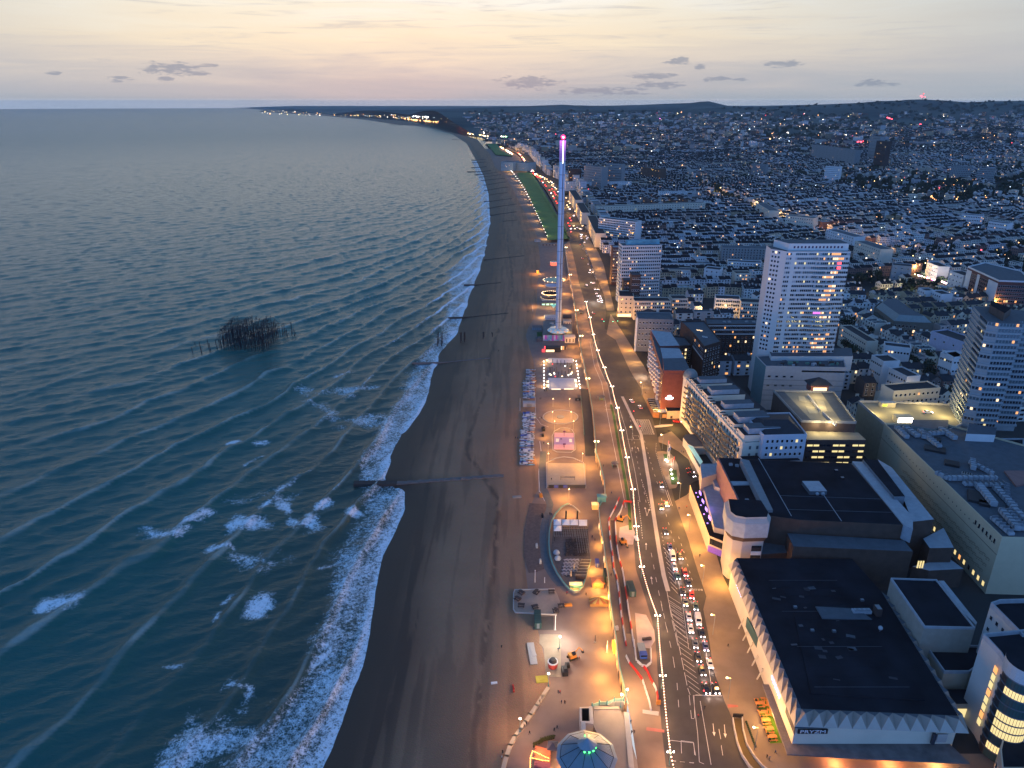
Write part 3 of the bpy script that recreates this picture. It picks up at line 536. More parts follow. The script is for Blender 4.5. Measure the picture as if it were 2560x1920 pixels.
for i,(r,a,bb,w,hh,lb)in enumerate([('W',(765,1043),(1088,1030),2.6,1.6,'broad concrete groyne across the near beach, longest of all'),('W',(890,784),(1058,773),1.5,1.2,'thin groyne between the pier stumps and the near groyne'),('W',(968,686),(1098,676),1.4,1.1,'thin groyne level with the foot of the tall tower'),('W',(1002,615),(1082,609),1.6,1.1,'groyne just beyond the foot of the tall tower'),('W',(1045,561),(1132,553),1.8,1.1,'dark groyne with seaweed beside the bandstand end of the beach'),
('P',(1580,1350),(1740,1330),2,1.3,''),('P',(1440,1275),(1730,1240),2,1.5,''),('P',(1410,1195),(1730,1155),2,1.5,''),('P',(1370,1122),(1680,1095),2.2,1.5,''),('P',(1430,1050),(1630,1025),2,1.4,''),('P',(1375,997),(1640,965),2.4,1.6,''),('P',(1365,940),(1610,910),2.4,1.6,''),('P',(1340,888),(1600,870),2.4,1.6,''),('P',(1320,850),(1560,830),2.4,1.6,''),('P',(1270,824),(1520,802),2.4,1.6,''),('P',(1180,792),(1450,780),3.5,2,''),('P',(1230,745),(1400,735),3,2,''),('P',(1240,690),(1400,685),3,2,''),('P',(1230,662),(1390,655),3,2,''),('P',(1020,435),(1130,425),9,3,''),('P',(330,274),(450,275),30,4,'')]):
 P=[Vector(g(r,*a,1)+(0,)),Vector(g(r,*bb,3.5)+(0,))];b=MB();n=14;m=mat('groyne_concrete',(.15,.13,.12),.9,var=.2)if i<2 else TIMB
 for k in range(n):
  p=P[0].lerp(P[1],k/n);q=P[0].lerp(P[1],(k+1)/n);d=(q-p);a_=math.atan2(d.y,d.x);sag=-.8*math.sin(math.pi*k/n)
  dz=[float(bz(np.array(v.x),np.array(v.y),np.array(0.0)))for v in(p,q)];zt_=max(1.3,(dz[0]+dz[1])/2+.35*hh)
  b.obox((p.x+q.x)/2,(p.y+q.y)/2+sag,-2,zt_,d.length*1.02,w if k>3 or i else w*1.5,a_,m if k>3 or i else TIMB)
 tag(b.build('groyne'),lb or 'dark timber groyne on the far beach below the lawns','groyne',None if lb else 'far groynes below the lawns')
# ================================================================ NAMED BUILDINGS
ROOFD=mat('roof_dark_felt',(.014,.017,.023),.95,var=.60,scale=.10,detail=9,bump=.1,spec=.02);ROOFB=mat('roof_blue_grey',(.075,.090,.105),.8,var=.2,scale=.4);ROOFL=mat('roof_pale',(.30,.33,.36),.75,var=.18,scale=.5,detail=6)
SLATE=mat('slate',(.020,.023,.030),.8,var=.35,scale=.6);CREAM=mat('cream_render',(.56,.50,.40),.8,var=.08,scale=.15);RENDW=mat('white_render',(.60,.60,.60),.8,var=.10,scale=.12,detail=6);STONE=mat('cream_stone',(.42,.36,.27),.85,var=.1,scale=.3)
BRICKR=mat('red_brick',(.135,.045,.040),.85,var=.2,scale=.4);BRICKD=mat('dark_brick',(.055,.038,.034),.9,var=.25,scale=.5);BRICKB=mat('brown_brick',(.090,.062,.048),.9,var=.25,scale=.5);GREYC=mat('grey_concrete_frame',(.22,.23,.23),.85,var=.15);PALEC=mat('pale_board_concrete',(.38,.34,.31),.85,var=.12,scale=.2)
COPG=mat('copper_green',(.09,.22,.18),.7)
_wm={}
def win_mesh(w,h,m,fr=WHITE):
 k=(round(w,2),round(h,2),m.name,fr.name)
 if k not in _wm:
  b=MB();b.box(-w/2-.1,-.06,-h/2-.1,w/2+.1,.0,h/2+.1,fr);b.box(-w/2,-.10,-h/2,w/2,-.061,h/2,m);b.box(-w/2-.15,-.2,-h/2-.22,w/2+.15,.0,-h/2-.1,fr)
  _wm[k]=b.mesh('window')
 return _wm[k]
def face_windows(par,p,q,z0,z1,nf,nc,ww=1.1,wh=1.5,lit=.08,mode='single',fr=WHITE,glass=None,name='window',marg=.5,lits=None,skip=None,inset=.02):
 rnd=random.Random(int(p[0]*13+q[1]*7+nf+z0*31));d=Vector((q[0]-p[0],q[1]-p[1]));l=d.length;d/=l;nrm=Vector((d.y,-d.x));a=math.atan2(d.y,d.x);gl=glass or GLASSD;L0=par.location;lits=lits or[LITW,LITW,LITY,LITC]
 fh=(z1-z0)/nf
 for f in range(nf):
  z=z0+fh*(f+.5);b=MB()if mode=='row' else None
  for c in range(nc):
   if skip and skip(f,c):continue
   s=marg+(l-2*marg)*(c+.5)/nc;x=p[0]+d.x*s+nrm.x*inset;y=p[1]+d.y*s+nrm.y*inset
   m=rnd.choice(lits)if rnd.random()<lit*.8 else gl
   if mode=='single':o=link(name,win_mesh(ww,wh,m,fr),par,(x-L0.x,y-L0.y,z-L0.z));o.rotation_euler=(0,0,a)
   else:
    hx=d*(ww/2);n2=nrm*.07
    P=[(x-hx.x,y-hx.y),(x+hx.x,y+hx.y),(x+hx.x+n2.x,y+hx.y+n2.y),(x-hx.x+n2.x,y-hx.y+n2.y)];b.prism(P,z-wh/2,z+wh/2,m,None,True)
    if fr:b.prism([(x-hx.x*1.06,y-hx.y*1.06),(x+hx.x*1.06,y+hx.y*1.06),(x+hx.x*1.06+n2.x*.6,y+hx.y*1.06+n2.y*.6),(x-hx.x*1.06+n2.x*.6,y-hx.y*1.06+n2.y*.6)],z-wh/2-.12,z+wh/2+.12,fr,None,True)
  if b and b.v:b.build(name+'_row',par)
def inset_poly(P,d):
 n=len(P);a=sum(P[i][0]*P[(i+1)%n][1]-P[(i+1)%n][0]*P[i][1]for i in range(n));P=P if a>0 else P[::-1];R=[]
 for i in range(n):
  p0,p1,p2=Vector(P[i-1][:2]),Vector(P[i][:2]),Vector(P[(i+1)%n][:2]);u=(p1-p0).normalized();v=(p2-p1).normalized();n1=Vector((-u.y,u.x));n2=Vector((-v.y,v.x));k=n1+n2;k=k/max(k.length_squared/2,.3);R.append(tuple(p1+k*d))
 return R
def bld(name,label,cat,P,z0,z1,wm,rm=None,par=.9,cop=None,group=None,roofname='roof'):
 cx=sum(p[0]for p in P)/len(P);cy_=sum(p[1]for p in P)/len(P)
 e=empty(name,(cx,cy_,z0),label,cat,group);rm=rm or ROOFD
 MB().prism(P,z0,z1-.02,wm).build('wall',e)
 I=inset_poly(P,.35);b=MB();b.prism(I,z1-.5,z1+.02,rm);b.build(roofname,e)
 if par:
  n=len(P);a=sum(P[i][0]*P[(i+1)%n][1]-P[(i+1)%n][0]*P[i][1]for i in range(n));Q=P if a>0 else P[::-1];b=MB();cm=cop or wm
  O=inset_poly(P,-.03)
  for i in range(n):
   j=(i+1)%n;b.face([(O[i][0],O[i][1],z1-.3),(O[j][0],O[j][1],z1-.3),(O[j][0],O[j][1],z1+par),(O[i][0],O[i][1],z1+par)],cm)
   b.face([(O[i][0],O[i][1],z1+par),(O[j][0],O[j][1],z1+par),(I[j][0],I[j][1],z1+par),(I[i][0],I[i][1],z1+par)],cm);b.face([(I[j][0],I[j][1],z1),(I[i][0],I[i][1],z1),(I[i][0],I[i][1],z1+par),(I[j][0],I[j][1],z1+par)],cm)
  b.build('parapet',e)
 return e
_fc={}
def text_part(body,size,m,origin,xdir,ydir,parent=None,name='lettering',thick=.06,width=None):
 cu=bpy.data.curves.new('t','FONT');cu.body=body;cu.size=size;cu.extrude=thick;cu.align_x='CENTER';cu.align_y='CENTER';cu.resolution_u=2
 o=bpy.data.objects.new('t',cu);col.objects.link(o);bpy.context.view_layer.update();dg=bpy.context.evaluated_depsgraph_get();me=bpy.data.meshes.new_from_object(o.evaluated_get(dg));bpy.data.objects.remove(o);me.name=name
 me.materials.clear();me.materials.append(m)
 x=Vector(xdir).normalized();y=Vector(ydir).normalized();z=x.cross(y);k=1.0
 if width:xs=[v.co.x for v in me.vertices];k=width/(max(xs)-min(xs))
 off=parent.location if parent else Vector((0,0,0))
 for v in me.vertices:v.co=Vector(origin)+x*v.co.x*k+y*v.co.y+z*v.co.z-off
 return link(name,me,parent)
FX=1.0
# ---- Kingswest: the folded-roof cinema and nightclub block
kz=23.0
KA,KB=Vector(g('D',780,700,kz)),Vector(g('D',1790,745,kz));KD,KC=Vector(g('E',560,1165,kz)),Vector(g('E',1700,1175,kz));KB2=Vector(g('D',1260,0,kz+.0));KM=Vector(g('E',1990,1500,kz))
e=empty('cinema_building',(108,195,8),'low cinema and nightclub block with black roof, zigzag folded eaves and cream walls','building')
o1,o2=Vector(g('D',735,818,19.4)),Vector(g('D',1862,852,20.0));o4=Vector(g('E',515,1190,20));o4=Vector((KD.x-3.0,KD.y));
wl=[(o1.x+.5,o1.y+.5),(KB.x+.5,o1.y+.5),(KM.x+.8,KM.y),(KC.x,KC.y),(KD.x-1.6,KD.y)]
MB().prism(wl,8,20.3,CREAM).build('wall',e)
b=MB();b.prism([tuple(KA),tuple(KB),tuple(KM),tuple(KC),tuple(KD)],20.35,kz,ROOFD);
b.prism([tuple(Vector((KA.x+5,KA.y+5.5))),(KB.x-7,KB.y+5.5),(KM.x-11,KM.y-17),(KD.x+10,KA.y+41)],kz,kz+.5,ROOFD);b.build('roof',e)
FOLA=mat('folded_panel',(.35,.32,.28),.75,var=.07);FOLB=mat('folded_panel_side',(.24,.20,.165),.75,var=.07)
def folds(p,q,op,oq,zt_,zb_,n,parent):
 b=MB();p,q,op,oq=map(Vector,(p,q,op,oq))
 for i in range(n):
  a0,a1=i/n,(i+1)/n;am=(a0+a1)/2
  T0=p.lerp(q,a0);T1=p.lerp(q,a1);Tm=p.lerp(q,am);O0=op.lerp(oq,a0);O1=op.lerp(oq,a1);Om=op.lerp(oq,am);rec=Tm.lerp(Om,.55)
  t0=(T0.x,T0.y,zt_+.05);t1=(T1.x,T1.y,zt_+.05);apex=(rec.x,rec.y,zt_+.35);b0=(O0.x,O0.y,zb_);b1=(O1.x,O1.y,zb_);bm_=(rec.x,rec.y,(zt_+zb_)/2)
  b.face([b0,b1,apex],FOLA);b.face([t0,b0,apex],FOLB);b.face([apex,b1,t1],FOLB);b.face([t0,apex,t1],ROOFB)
 b.build('folded_eaves',parent)
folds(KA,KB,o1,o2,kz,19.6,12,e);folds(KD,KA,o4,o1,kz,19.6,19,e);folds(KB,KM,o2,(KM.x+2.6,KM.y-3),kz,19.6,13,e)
b=MB();b.box(o1.x+.3,o1.y+.1,18.9,KB.x+.6,o1.y+.45,19.55,mat('dark_blue_band',(.02,.05,.08),.6));b.build('eaves_band',e)
cn=gs('D',[(530,540),(570,543),(652,730),(735,942),(1300,965),(1775,985),(1782,925),(1865,1050),(1300,1025),(690,992)],12.2)
cn[3]=(cn[3][0],wl[0][1]+.1);cn[4]=(cn[4][0],wl[0][1]+.1);cn[5]=(cn[5][0],wl[0][1]+.1);CANM=mat('canopy_grey',(.16,.14,.14),.8,var=.2,scale=1.2);b=MB();b.prism([cn[0],cn[1],cn[2],cn[3],cn[9]],11.8,12.2,CANM,None,True);b.build('canopy',e);b=MB();b.prism([cn[9],cn[3],cn[4],cn[5],cn[7],cn[8]],11.8,12.21,mat('canopy_stained',(.14,.12,.115),.85,var=.4,scale=.35,detail=5),None,True);b.build('canopy',e)
b=MB();P=gs('D',[(1645,1035),(1862,1050)],12.0);b.obox((P[0][0]+P[1][0])/2,P[0][1]-.3,11.9,12.1,P[1][0]-P[0][0],.2,math.atan2(P[1][1]-P[0][1],P[1][0]-P[0][0]),BULB);b.build('canopy_light_strip',e)
b=MB();sy=o1.y+.12;x0,x1=atY('D',757,840,sy)[0],atY('D',948,845,sy)[0];b.box(x0,sy-.25,16.9,x1,sy-.02,18.6,mat('sign_black',(.012,.012,.014),.5));b.build('sign_panel',e)
text_part('PRYZM',1.75,mat('sign_silver',(.6,.6,.62),.4),((x0+x1)/2,sy-.3,17.75),(1,0,0),(0,0,1),e,width=(x1-x0)*.84)
SBL=mat('sign_blue_light',(.3,.3,.6),.5,emit=(.45,.42,1),es=2.6)
dl=(o1-o4);dl2=Vector((wl[0][0]-wl[4][0],wl[0][1]-wl[4][1])).normalized();nl=Vector((dl2.y,-dl2.x))
def on_left(t,z,off=.15):
 p=Vector((wl[4][0],wl[4][1])).lerp(Vector((wl[0][0],wl[0][1])),t)+nl*off;return(p.x,p.y,z)
text_part('ODEON',2.3,SBL,on_left(.77,16.6),(dl2.x,dl2.y,0),(0,0,1),e,width=9);text_part('ODEON',2.2,SBL,on_left(.16,17.6),(dl2.x,dl2.y,0),(0,0,1),e,width=8)
b=MB();p=Vector(on_left(.955,0));b.obox(p.x-.0,p.y,16.6,18.9,8.5,.15,math.atan2(dl2.y,dl2.x),mat('banner_dark',(.05,.045,.06),.6,var=.5,scale=1.5));b.build('banner',e)
b=MB()
for k in range(5):p=on_left(.30+k*.08,0,.9);b.tube((p[0]-.9,p[1],8),(p[0]+.5,p[1],12.8),.26,CREAM,4)
b.build('raking_columns',e)
b=MB();P=[on_left(.36,0,.2),on_left(.52,0,.2)];b.obox(P[0][0]-.4,(P[0][1]+P[1][1])/2,13.2,17.6,abs(P[0][1]-P[1][1]),.3,math.pi/2+.05,mat('screen_teal',(.03,.08,.09),.4));b.build('glass_bay',e)
b=MB()
for k in range(15):
 x=wl[0][0]+2+k*3.0;b.box(x,wl[0][1]-.12,8.3,x+2.6,wl[0][1]-.02,11.4,[LITY,LITW,GLASSD,LITC,GLASSD][k%5])
b.build('shop_front',e)
x=atY('D',1615,920,sy)[0];b=MB();b.box(x-.5,sy-.9,13.2,x+.4,sy-.05,17.2,mat('wall_sign_dark',(.03,.03,.04),.5));b.box(x+1.2,sy-.18,13.4,x+4.2,sy-.05,16.6,PALEC);b.build('projecting_sign',e)
b=MB();q=Vector(g('D',890,100,kz));b.prism(gs('D',[(870,45),(1140,60),(1235,128),(915,122)],kz+.6),kz+.5,kz+.9,ROOFB);b.build('roof_plinth',e)
b=MB()
for k in range(16):y_=KA.y+8+k*4.4;b.box(KA.x+7+k*.3,y_,kz+.5,KB.x-9,y_+.12,kz+.54,ROOFB if k%4==0 else ROOFD)
rs_=random.Random(3)
for k in range(26):x_=rs_.uniform(KA.x+7,KB.x-12);y_=rs_.uniform(KA.y+7,KA.y+60);b.obox(x_,y_,kz+.5,kz+.535,rs_.uniform(.6,3),rs_.uniform(.4,1.6),rs_.uniform(-.4,.4),rs_.choice([ROOFB,mat('roof_patch',(.035,.040,.050),.7),mat('roof_patch',(0,0,0))]))
b.build('roof_patches',e)
def roof_unit(r,x,y,z,sx,sy_,sz,m,label,cat='roof unit',name='roof_unit',parent=None,fans=0):
 p=g(r,x,y,z);b=MB();b.obox(p[0],p[1],z,z+sz,sx,sy_,0.02,m);b.obox(p[0],p[1],z+sz,z+sz+.15,sx*.85,sy_*.8,0.02,STEEL)
 for k in range(fans):b.tube((p[0]-sx/2+sx*(k+.5)/fans,p[1],z+sz),(p[0]-sx/2+sx*(k+.5)/fans,p[1],z+sz+.5),.42,ROOFL,8)
 return b.build(name,parent)
for x,y in((740,50),(850,200),(990,205),(1170,5)):roof_unit('D',x,y,kz+.5,1.2,1.0,.6,ROOFB,'',parent=e,name='roof_vent')
roof_unit('D',1165,80,kz+.5,6.5,2,1.1,ROOFL,'',parent=e,name='fan_unit',fans=4);roof_unit('D',1265,90,kz+.5,1.8,3,3.0,BRICKD,'',parent=e,name='chimney');
p=g('D',1286,195,kz+1);b=MB();b.ball((p[0],p[1],kz+2),.8,ROOFL,8,5);b.tube((p[0],p[1],kz),(p[0],p[1],kz+1.5),.1,STEEL);b.build('satellite_dish',e)
# ---- Brighton Centre like conference hall
e=empty('conference_hall',(130,270,8),'huge dark flat-roofed conference hall behind the cinema, brown brick front','building')
hz_=33.0;HP=gs('E',[(600,190),(1690,228),(2212,842),(1185,792),(860,748)],hz_)
BRK=mat('hall_brown_brick',(.075,.048,.036),.9,var=.25,scale=.35)
MB().prism(HP,8,hz_-.02,BRK).build('wall',e)
b=MB();b.prism(inset_poly(HP,.4),hz_-.3,hz_+.05,ROOFD)
for a_,c_ in(((775,180),(1100,750)),((1420,545),(1595,800))):
 p,q=g('E',*a_,hz_+.1),g('E',*c_,hz_+.1);b.obox((p[0]+q[0])/2,(p[1]+q[1])/2,hz_+.05,hz_+.22,math.hypot(q[0]-p[0],q[1]-p[1]),.22,math.atan2(q[1]-p[1],q[0]-p[0]),ROOFL)
for a_,c_ in(((985,548),(1985,582)),((1075,685),(2100,715))):
 p,q=g('E',*a_,hz_+.1),g('E',*c_,hz_+.1);b.obox((p[0]+q[0])/2,(p[1]+q[1])/2,hz_+.05,hz_+.15,math.hypot(q[0]-p[0],q[1]-p[1]),.2,math.atan2(q[1]-p[1],q[0]-p[0]),ROOFB)
b.build('roof',e)
b=MB();b.prism(gs('E',[(595,182),(682,200),(918,690),(842,692)],34.3),hz_-8,34.3,mat('roof_beam',(.20,.21,.22),.7));b.build('roof_beam',e)
b=MB();b.prism(gs('E',[(383,176),(595,182),(842,735),(790,745),(620,700)],31),8,31,BRICKD,ROOFD);b.build('side_wing',e)
BR2=mat('pink_brick',(.24,.13,.115),.85,var=.15,scale=.4);b=MB();lw=gs('E',[(372,178),(385,176),(640,700),(622,702)],31.8);b.prism(lw,8,31.8,BR2);b.build('side_wall',e)
b=MB();b.prism(gs('E',[(500,408),(690,410),(700,440),(520,446)],31.4),31,31.5,ROOFL);b.build('roof_walkway',e)
b=MB();b.prism(gs('E',[(1060,920),(2212,990),(2300,1100),(1120,1050)],27),8,27,BRK,ROOFB);b.prism(gs('E',[(790,1010),(1040,1020),(1100,1110),(790,1130)],20),8,20,BRK,ROOFB);b.build('front_wing',e)
b=MB();b.prism(gs('E',[(1700,210),(1800,215),(2000,430),(2300,760),(2300,880),(2212,840)],hz_+.5),hz_-6,hz_+.5,ROOFL);b.prism(gs('F',[(190,490),(310,495),(540,800),(450,800)],35),hz_-6,35,STEEL,ROOFD);b.prism(gs('F',[(310,490),(430,560),(780,990),(600,1010),(540,850)],31.5),8,31.5,BRK,ROOFL);b.build('side_roof',e)
b=MB();b.prism(gs('F',[(690,1150),(860,1060),(945,1225),(745,1228)],24),8,24,BRK,ROOFL);b.prism(gs('F',[(600,1380),(900,1310),(1025,1400),(740,1415)],17),8,17,BRK,ROOFL);b.build('rear_wing',e)
b=MB()
for k in range(3):p=g('F',640+k*20,1365,19);b.box(p[0],p[1]-.3,17.5,p[0]+.5,p[1],20.8,LITY)
b.build('stair_window',e)
for x,y,s in((1330,470,0),(500,250,1),(562,262,1),(660,605,1),(1540,315,2),(1600,388,2)):
 if s==0:
  p=g('E',1325,470,34);b=MB();b.obox(p[0],p[1],hz_,34.8,7.5,9,.0,ROOFB,ROOFL);b.tube((p[0]-.5,p[1]-5.2,33.5),(p[0]-.5,p[1]-4.4,33.8),.7,ROOFL,10);b.tube((p[0]+2,p[1]-5.2,33.5),(p[0]+2,p[1]-4.4,33.8),.8,ROOFL,10);b.build('plant_unit',e)
 else:roof_unit('E',x,y,31 if s==1 else hz_,1.5,1.2,1.0,ROOFL if s==1 else ROOFD,'',parent=e,name='roof_vent')
tz=16.0
tw=gs('E',[(100,440),(130,415),(205,385),(230,240),(375,240),(500,690),(470,900),(460,1015),(290,945)],tz)
MB().prism(tw,8,tz,mat('cream_board',(.40,.33,.27),.8,var=.1),ROOFD).build('seafront_wing',e)
tr=gs('E',[(215,400),(300,365),(310,340),(420,400),(500,690),(465,890),(340,862)],tz+2.6);MB().prism(tr,tz,tz+2.6,PALEC,ROOFL).build('terrace_roof',e)
MB().prism(gs('E',[(200,235),(370,232),(375,330),(215,380)],24),8,24,PALEC,ROOFL).build('stair_tower',e)
MB().prism(gs('E',[(305,345),(355,330),(425,400),(420,490),(345,455)],21),17,21,PALEC,ROOFL).build('drum_turret',e)
b=MB();BLU=mat('strip_violet',(.3,.2,.5),.5,emit=(.40,.25,1),es=1.5)
for(x,y)in((205,525),(232,605),(265,685),(298,770)):p=g('E',x,y,tz+1.2);b.obox(p[0]-.25,p[1],tz+.5,tz+2.0,.25,2.6,.12,BLU)
for(x,y)in((160,520),(178,560),(207,642),(238,730),(272,820)):p=g('E',x,y,tz+.3);b.obox(p[0],p[1],tz+.05,tz+.4,.6,.6,0,BLU)
b.build('violet_lights',e)
p,q=tw[8],tw[7];face_windows(e,p,q,11.8,15.2,1,5,1.6,2.8,0,'row',BRICKD,marg=.6,name='hall_window')
PURP=mat('entrance_purple',(.12,.05,.22),.5,emit=(.25,.12,.6),es=.5,var=.4,scale=1.5);dd_=Vector((q[0]-p[0],q[1]-p[1])).normalized();nn_=Vector((dd_.y,-dd_.x));b=MB();b.prism([(p[0]+nn_.x*.02,p[1]+nn_.y*.02),(q[0],q[1]),(q[0]+nn_.x*.2,q[1]+nn_.y*.2),(p[0]+nn_.x*.2,p[1]+nn_.y*.2)],8.2,11.2,PURP);b.build('entrance',e)
dt=empty('concrete_tower',(91,251,8),'pale board-marked concrete tower with faceted window box beside the cinema','tower')
dp=gs('E',[(430,1330),(452,1385),(510,1400),(560,1385)],8);bx=[(88.2,247.5),(89.4,244.4),(93,243.0),(101.5,243.4),(103.2,247),(103.2,256),(90,257)]
MB().prism(bx,8,38.4,PALEC,ROOFD).build('shaft',dt)
O=inset_poly(bx,-1.3);b=MB();n=len(bx)
for i in range(n):
 j=(i+1)%n;A_=inset_poly(bx,-.05);b.face([(A_[i][0],A_[i][1],27),(A_[j][0],A_[j][1],27),(O[j][0],O[j][1],29.5),(O[i][0],O[i][1],29.5)],BRICKD);b.face([(O[i][0],O[i][1],29.5),(O[j][0],O[j][1],29.5),(O[j][0],O[j][1],36),(O[i][0],O[i][1],36)],ROOFL);b.face([(O[i][0],O[i][1],36),(O[j][0],O[j][1],36),(A_[j][0],A_[j][1],37.5),(A_[i][0],A_[i][1],37.5)],PALEC)
b.build('faceted_bay',dt)
b=MB();b.box(97,242.95,22.5,101,243.1,25,GLASSD);b.box(97,242.95,18,101,243.1,20.5,GLASSD);b.box(97,242.8,20.6,101,243.1,22.3,WHITE);b.build('window',dt)
# ---- The Grand: white Victorian seafront hotel
WG=mat('white_stucco',(.60,.56,.46),.75,var=.08,scale=.2)
gl0=(104.3,402);gl1=(113.0,312.5)
ga=Vector((gl1[0]-gl0[0],gl1[1]-gl0[1])).normalized();gn=Vector((ga.y,-ga.x))
if gn.x>0:gn=-gn
def gp(s,d):return(gl0[0]+ga.x*s-gn.x*d,gl0[1]+ga.y*s-gn.y*d)
GLn=math.hypot(gl1[0]-gl0[0],gl1[1]-gl0[1])
e=empty('grand_hotel',(120,355,8),'cream Victorian seafront hotel with domed corner turret, balconies and curved ironwork','hotel')
MB().prism([gp(0,0),gp(GLn,0),gp(GLn,30),gp(0,26)],8,37,WG,SLATE).build('wall',e)
b=MB()
for s,w_,hh in((16,8,5.2),(34,9,6.2),(54,8,6),(72,10,7),(GLn-5,9,6.5)):
 b.prism([gp(s-w_/2,.5),gp(s+w_/2,.5),gp(s+w_/2,22),gp(s-w_/2,22)],37,37+hh*.55,WG,SLATE);P=[gp(s-w_/2+1.2,3),gp(s+w_/2-1.2,3),gp(s+w_/2-1.2,19),gp(s-w_/2+1.2,19)];b.prism(P,37,37+hh,ROOFL,ROOFB)
b.build('pavilion_roof',e)
b=MB()
for k in range(20):
 s=9+k*(GLn-14)/20;b.prism([gp(s-.9,.1),gp(s+.9,.1),gp(s+.9,3),gp(s-.9,3)],37,39.2,WG,SLATE)
b.build('dormer_row',e)
MB().prism([gp(-.6,-.5),gp(GLn+.4,-.5),gp(GLn+.4,.6),gp(-.6,.6)],36.4,37.6,WG).build('cornice',e)
face_windows(e,gp(0,0),gp(GLn,0),13,36,7,22,1.3,2.0,.06,'row',CREAM,marg=2)
IRON=mat('balcony_iron',(.035,.035,.035),.5,var=.3,scale=2);
for f in range(7):
 z=13.4+f*3.3;b=MB();pts=[]
 for k in range(73):
  s=8+(GLn-12)*k/72;u=(s%22)/22;dpt=1.3+1.2*max(0,math.sin(u*math.pi*2))**.6;pts.append((s,dpt))
 for(s0,d0),(s1,d1)in zip(pts,pts[1:]):
  A_=[gp(s0,0),gp(s1,0),gp(s1,-d1),gp(s0,-d0)];b.face([(p[0],p[1],z+.12)for p in A_],WG);b.face([(p[0],p[1],z-.12)for p in A_[::-1]],WG)
  b.face([(A_[3][0],A_[3][1],z-.12),(A_[2][0],A_[2][1],z-.12),(A_[2][0],A_[2][1],z+1.1),(A_[3][0],A_[3][1],z+1.1)],IRON)
 b.build('balcony',e)
face_windows(e,gp(GLn,0),gp(GLn,30),20,36,4,7,1.1,1.8,.0,'row',WG,glass=ROOFB,marg=2,name='end_window')
MB().prism([gp(GLn,-.6),gp(GLn+7,-.6),gp(GLn+7,27),gp(GLn,27)],8,29.5,RENDW,ROOFD).build('side_wing',e)
b=MB();p=Vector(gp(2.0,3.2));b.prism([(p.x+4.2*math.cos(k*math.pi/6),p.y+4.2*math.sin(k*math.pi/6))for k in range(12)],8,38.2,WG);b.build('corner_turret',e)
b=MB();b.ball((p.x,p.y,38.2),4.3,mat('dome_lead',(.16,.19,.19),.5,var=.2),24,7,1.05,True);b.tube((p.x,p.y,42.5),(p.x,p.y,45),.12,STEEL);b.build('dome',e,smooth=False)
b=MB();q=gp(44,-7);cf=[gp(30,0),gp(30,-7),gp(34,-9.5),gp(42,-9.5),gp(46,-7),gp(46,0)];b.prism(cf,8,13,WG,ROOFB);b.build('front_bay',e)
b=MB();P=gs('U',[(575,1035),(625,985),(770,1255),(735,1330)],12.4);b.prism(P,8,12.4,WG,ROOFB);b.build('conservatory',e);P=gs('U',[(582,1040),(612,1000),(765,1240),(735,1275)],12.7);b=MB();b.prism(P,12.45,12.75,mat('conservatory_glass',(.30,.55,.55),.3,emit=(.4,.75,.75),es=.35));b.build('glass_roof',e)
b=MB()
for(x,y)in((1150,780),(1230,935)):p=g('U',x,y,30.5);b.box(p[0]-.4,p[1]-.6,30,p[0]+.4,p[1],30.7,BULBW)
b.build('floodlight',e)
b=MB();p=g('U',1130,870,29.6);b.obox(p[0],p[1]-.5,26.5,30.0,6,.6,.15,DARK);b.build('fire_escape',e)
# ---- red brick Metropole with the glowing sign
e=empty('brick_hotel',(110,450,8),'tall dark red brick hotel with stepped roofs and glowing white sign on its end wall','hotel')
q=[gs('H',[(430,580),(700,585),(640,455),(420,460)],38),gs('H',[(420,465),(640,455),(590,360),(395,350)],37),gs('H',[(390,355),(590,350),(500,215),(300,195)],36)]
f0=q[0];f1=q[2]
FP=[f0[0],f0[1],f0[2],q[1][2],f1[2],f1[3],q[1][3],f0[3]]
FP=[f0[0],f0[1],q[1][1],q[1][2],f1[2],f1[3]]
MB().prism(FP,8,36,BRICKR,ROOFB).build('wall',e)
for k,P in enumerate(q):MB().prism(inset_poly(P,.2),36,[38.2,36.9,37.3][k],BRICKR,ROOFL if k else ROOFB).build('roof',e)
W0,W1=f1[3],f0[0]
face_windows(e,W0,W1,11,35,8,18,1.3,1.7,.08,'row',CREAM,marg=2)
wd=Vector((W1[0]-W0[0],W1[1]-W0[1])).normalized();wn=Vector((wd.y,-wd.x));b=MB()
for f in range(7):
 for s in(6,18,30,42,54,66):
  if s>(Vector(W1)-Vector(W0)).length-4:continue
  p=Vector(W0)+wd*s;b.prism([(p.x,p.y),(p.x+wd.x*6,p.y+wd.y*6),(p.x+wd.x*6+wn.x*1.3,p.y+wd.y*6+wn.y*1.3),(p.x+wn.x*1.3,p.y+wn.y*1.3)],12.5+f*3,13.4+f*3,RENDW,None,True)
b.build('balcony_row',e)
face_windows(e,(f0[0][0]+7.2,f0[0][1]),(f0[0][0]+8.9,f0[0][1]),13,34,6,1,.9,2.0,0,'row',WHITE,glass=ROOFL,marg=.2,name='stair_window')
sx,sy2=atY('H',488,830,f0[0][1]-.3)[0],f0[0][1]-.3;szz=atY('H',488,850,sy2)[2];b=MB();SW=mat('sign_white_light',(.9,.9,.95),.5,emit=(1,.93,1),es=7)
b.box(sx-2.4,sy2-.3,szz-.45,sx+2.4,sy2,szz+.45,SW);b.prism([(sx-1.3,sy2-.32),(sx+1.3,sy2-.32),(sx+1.3,sy2-.02),(sx-1.3,sy2-.02)],szz-.9,szz-.45,SW);
for k in range(8):t0,t1=math.pi*k/8,math.pi*(k+1)/8;b.face([(sx,sy2-.3,szz+.8),(sx+1.35*math.cos(t0),sy2-.3,szz+.8+1.2*math.sin(t0)),(sx+1.35*math.cos(t1),sy2-.3,szz+.8+1.2*math.sin(t1))],SW)
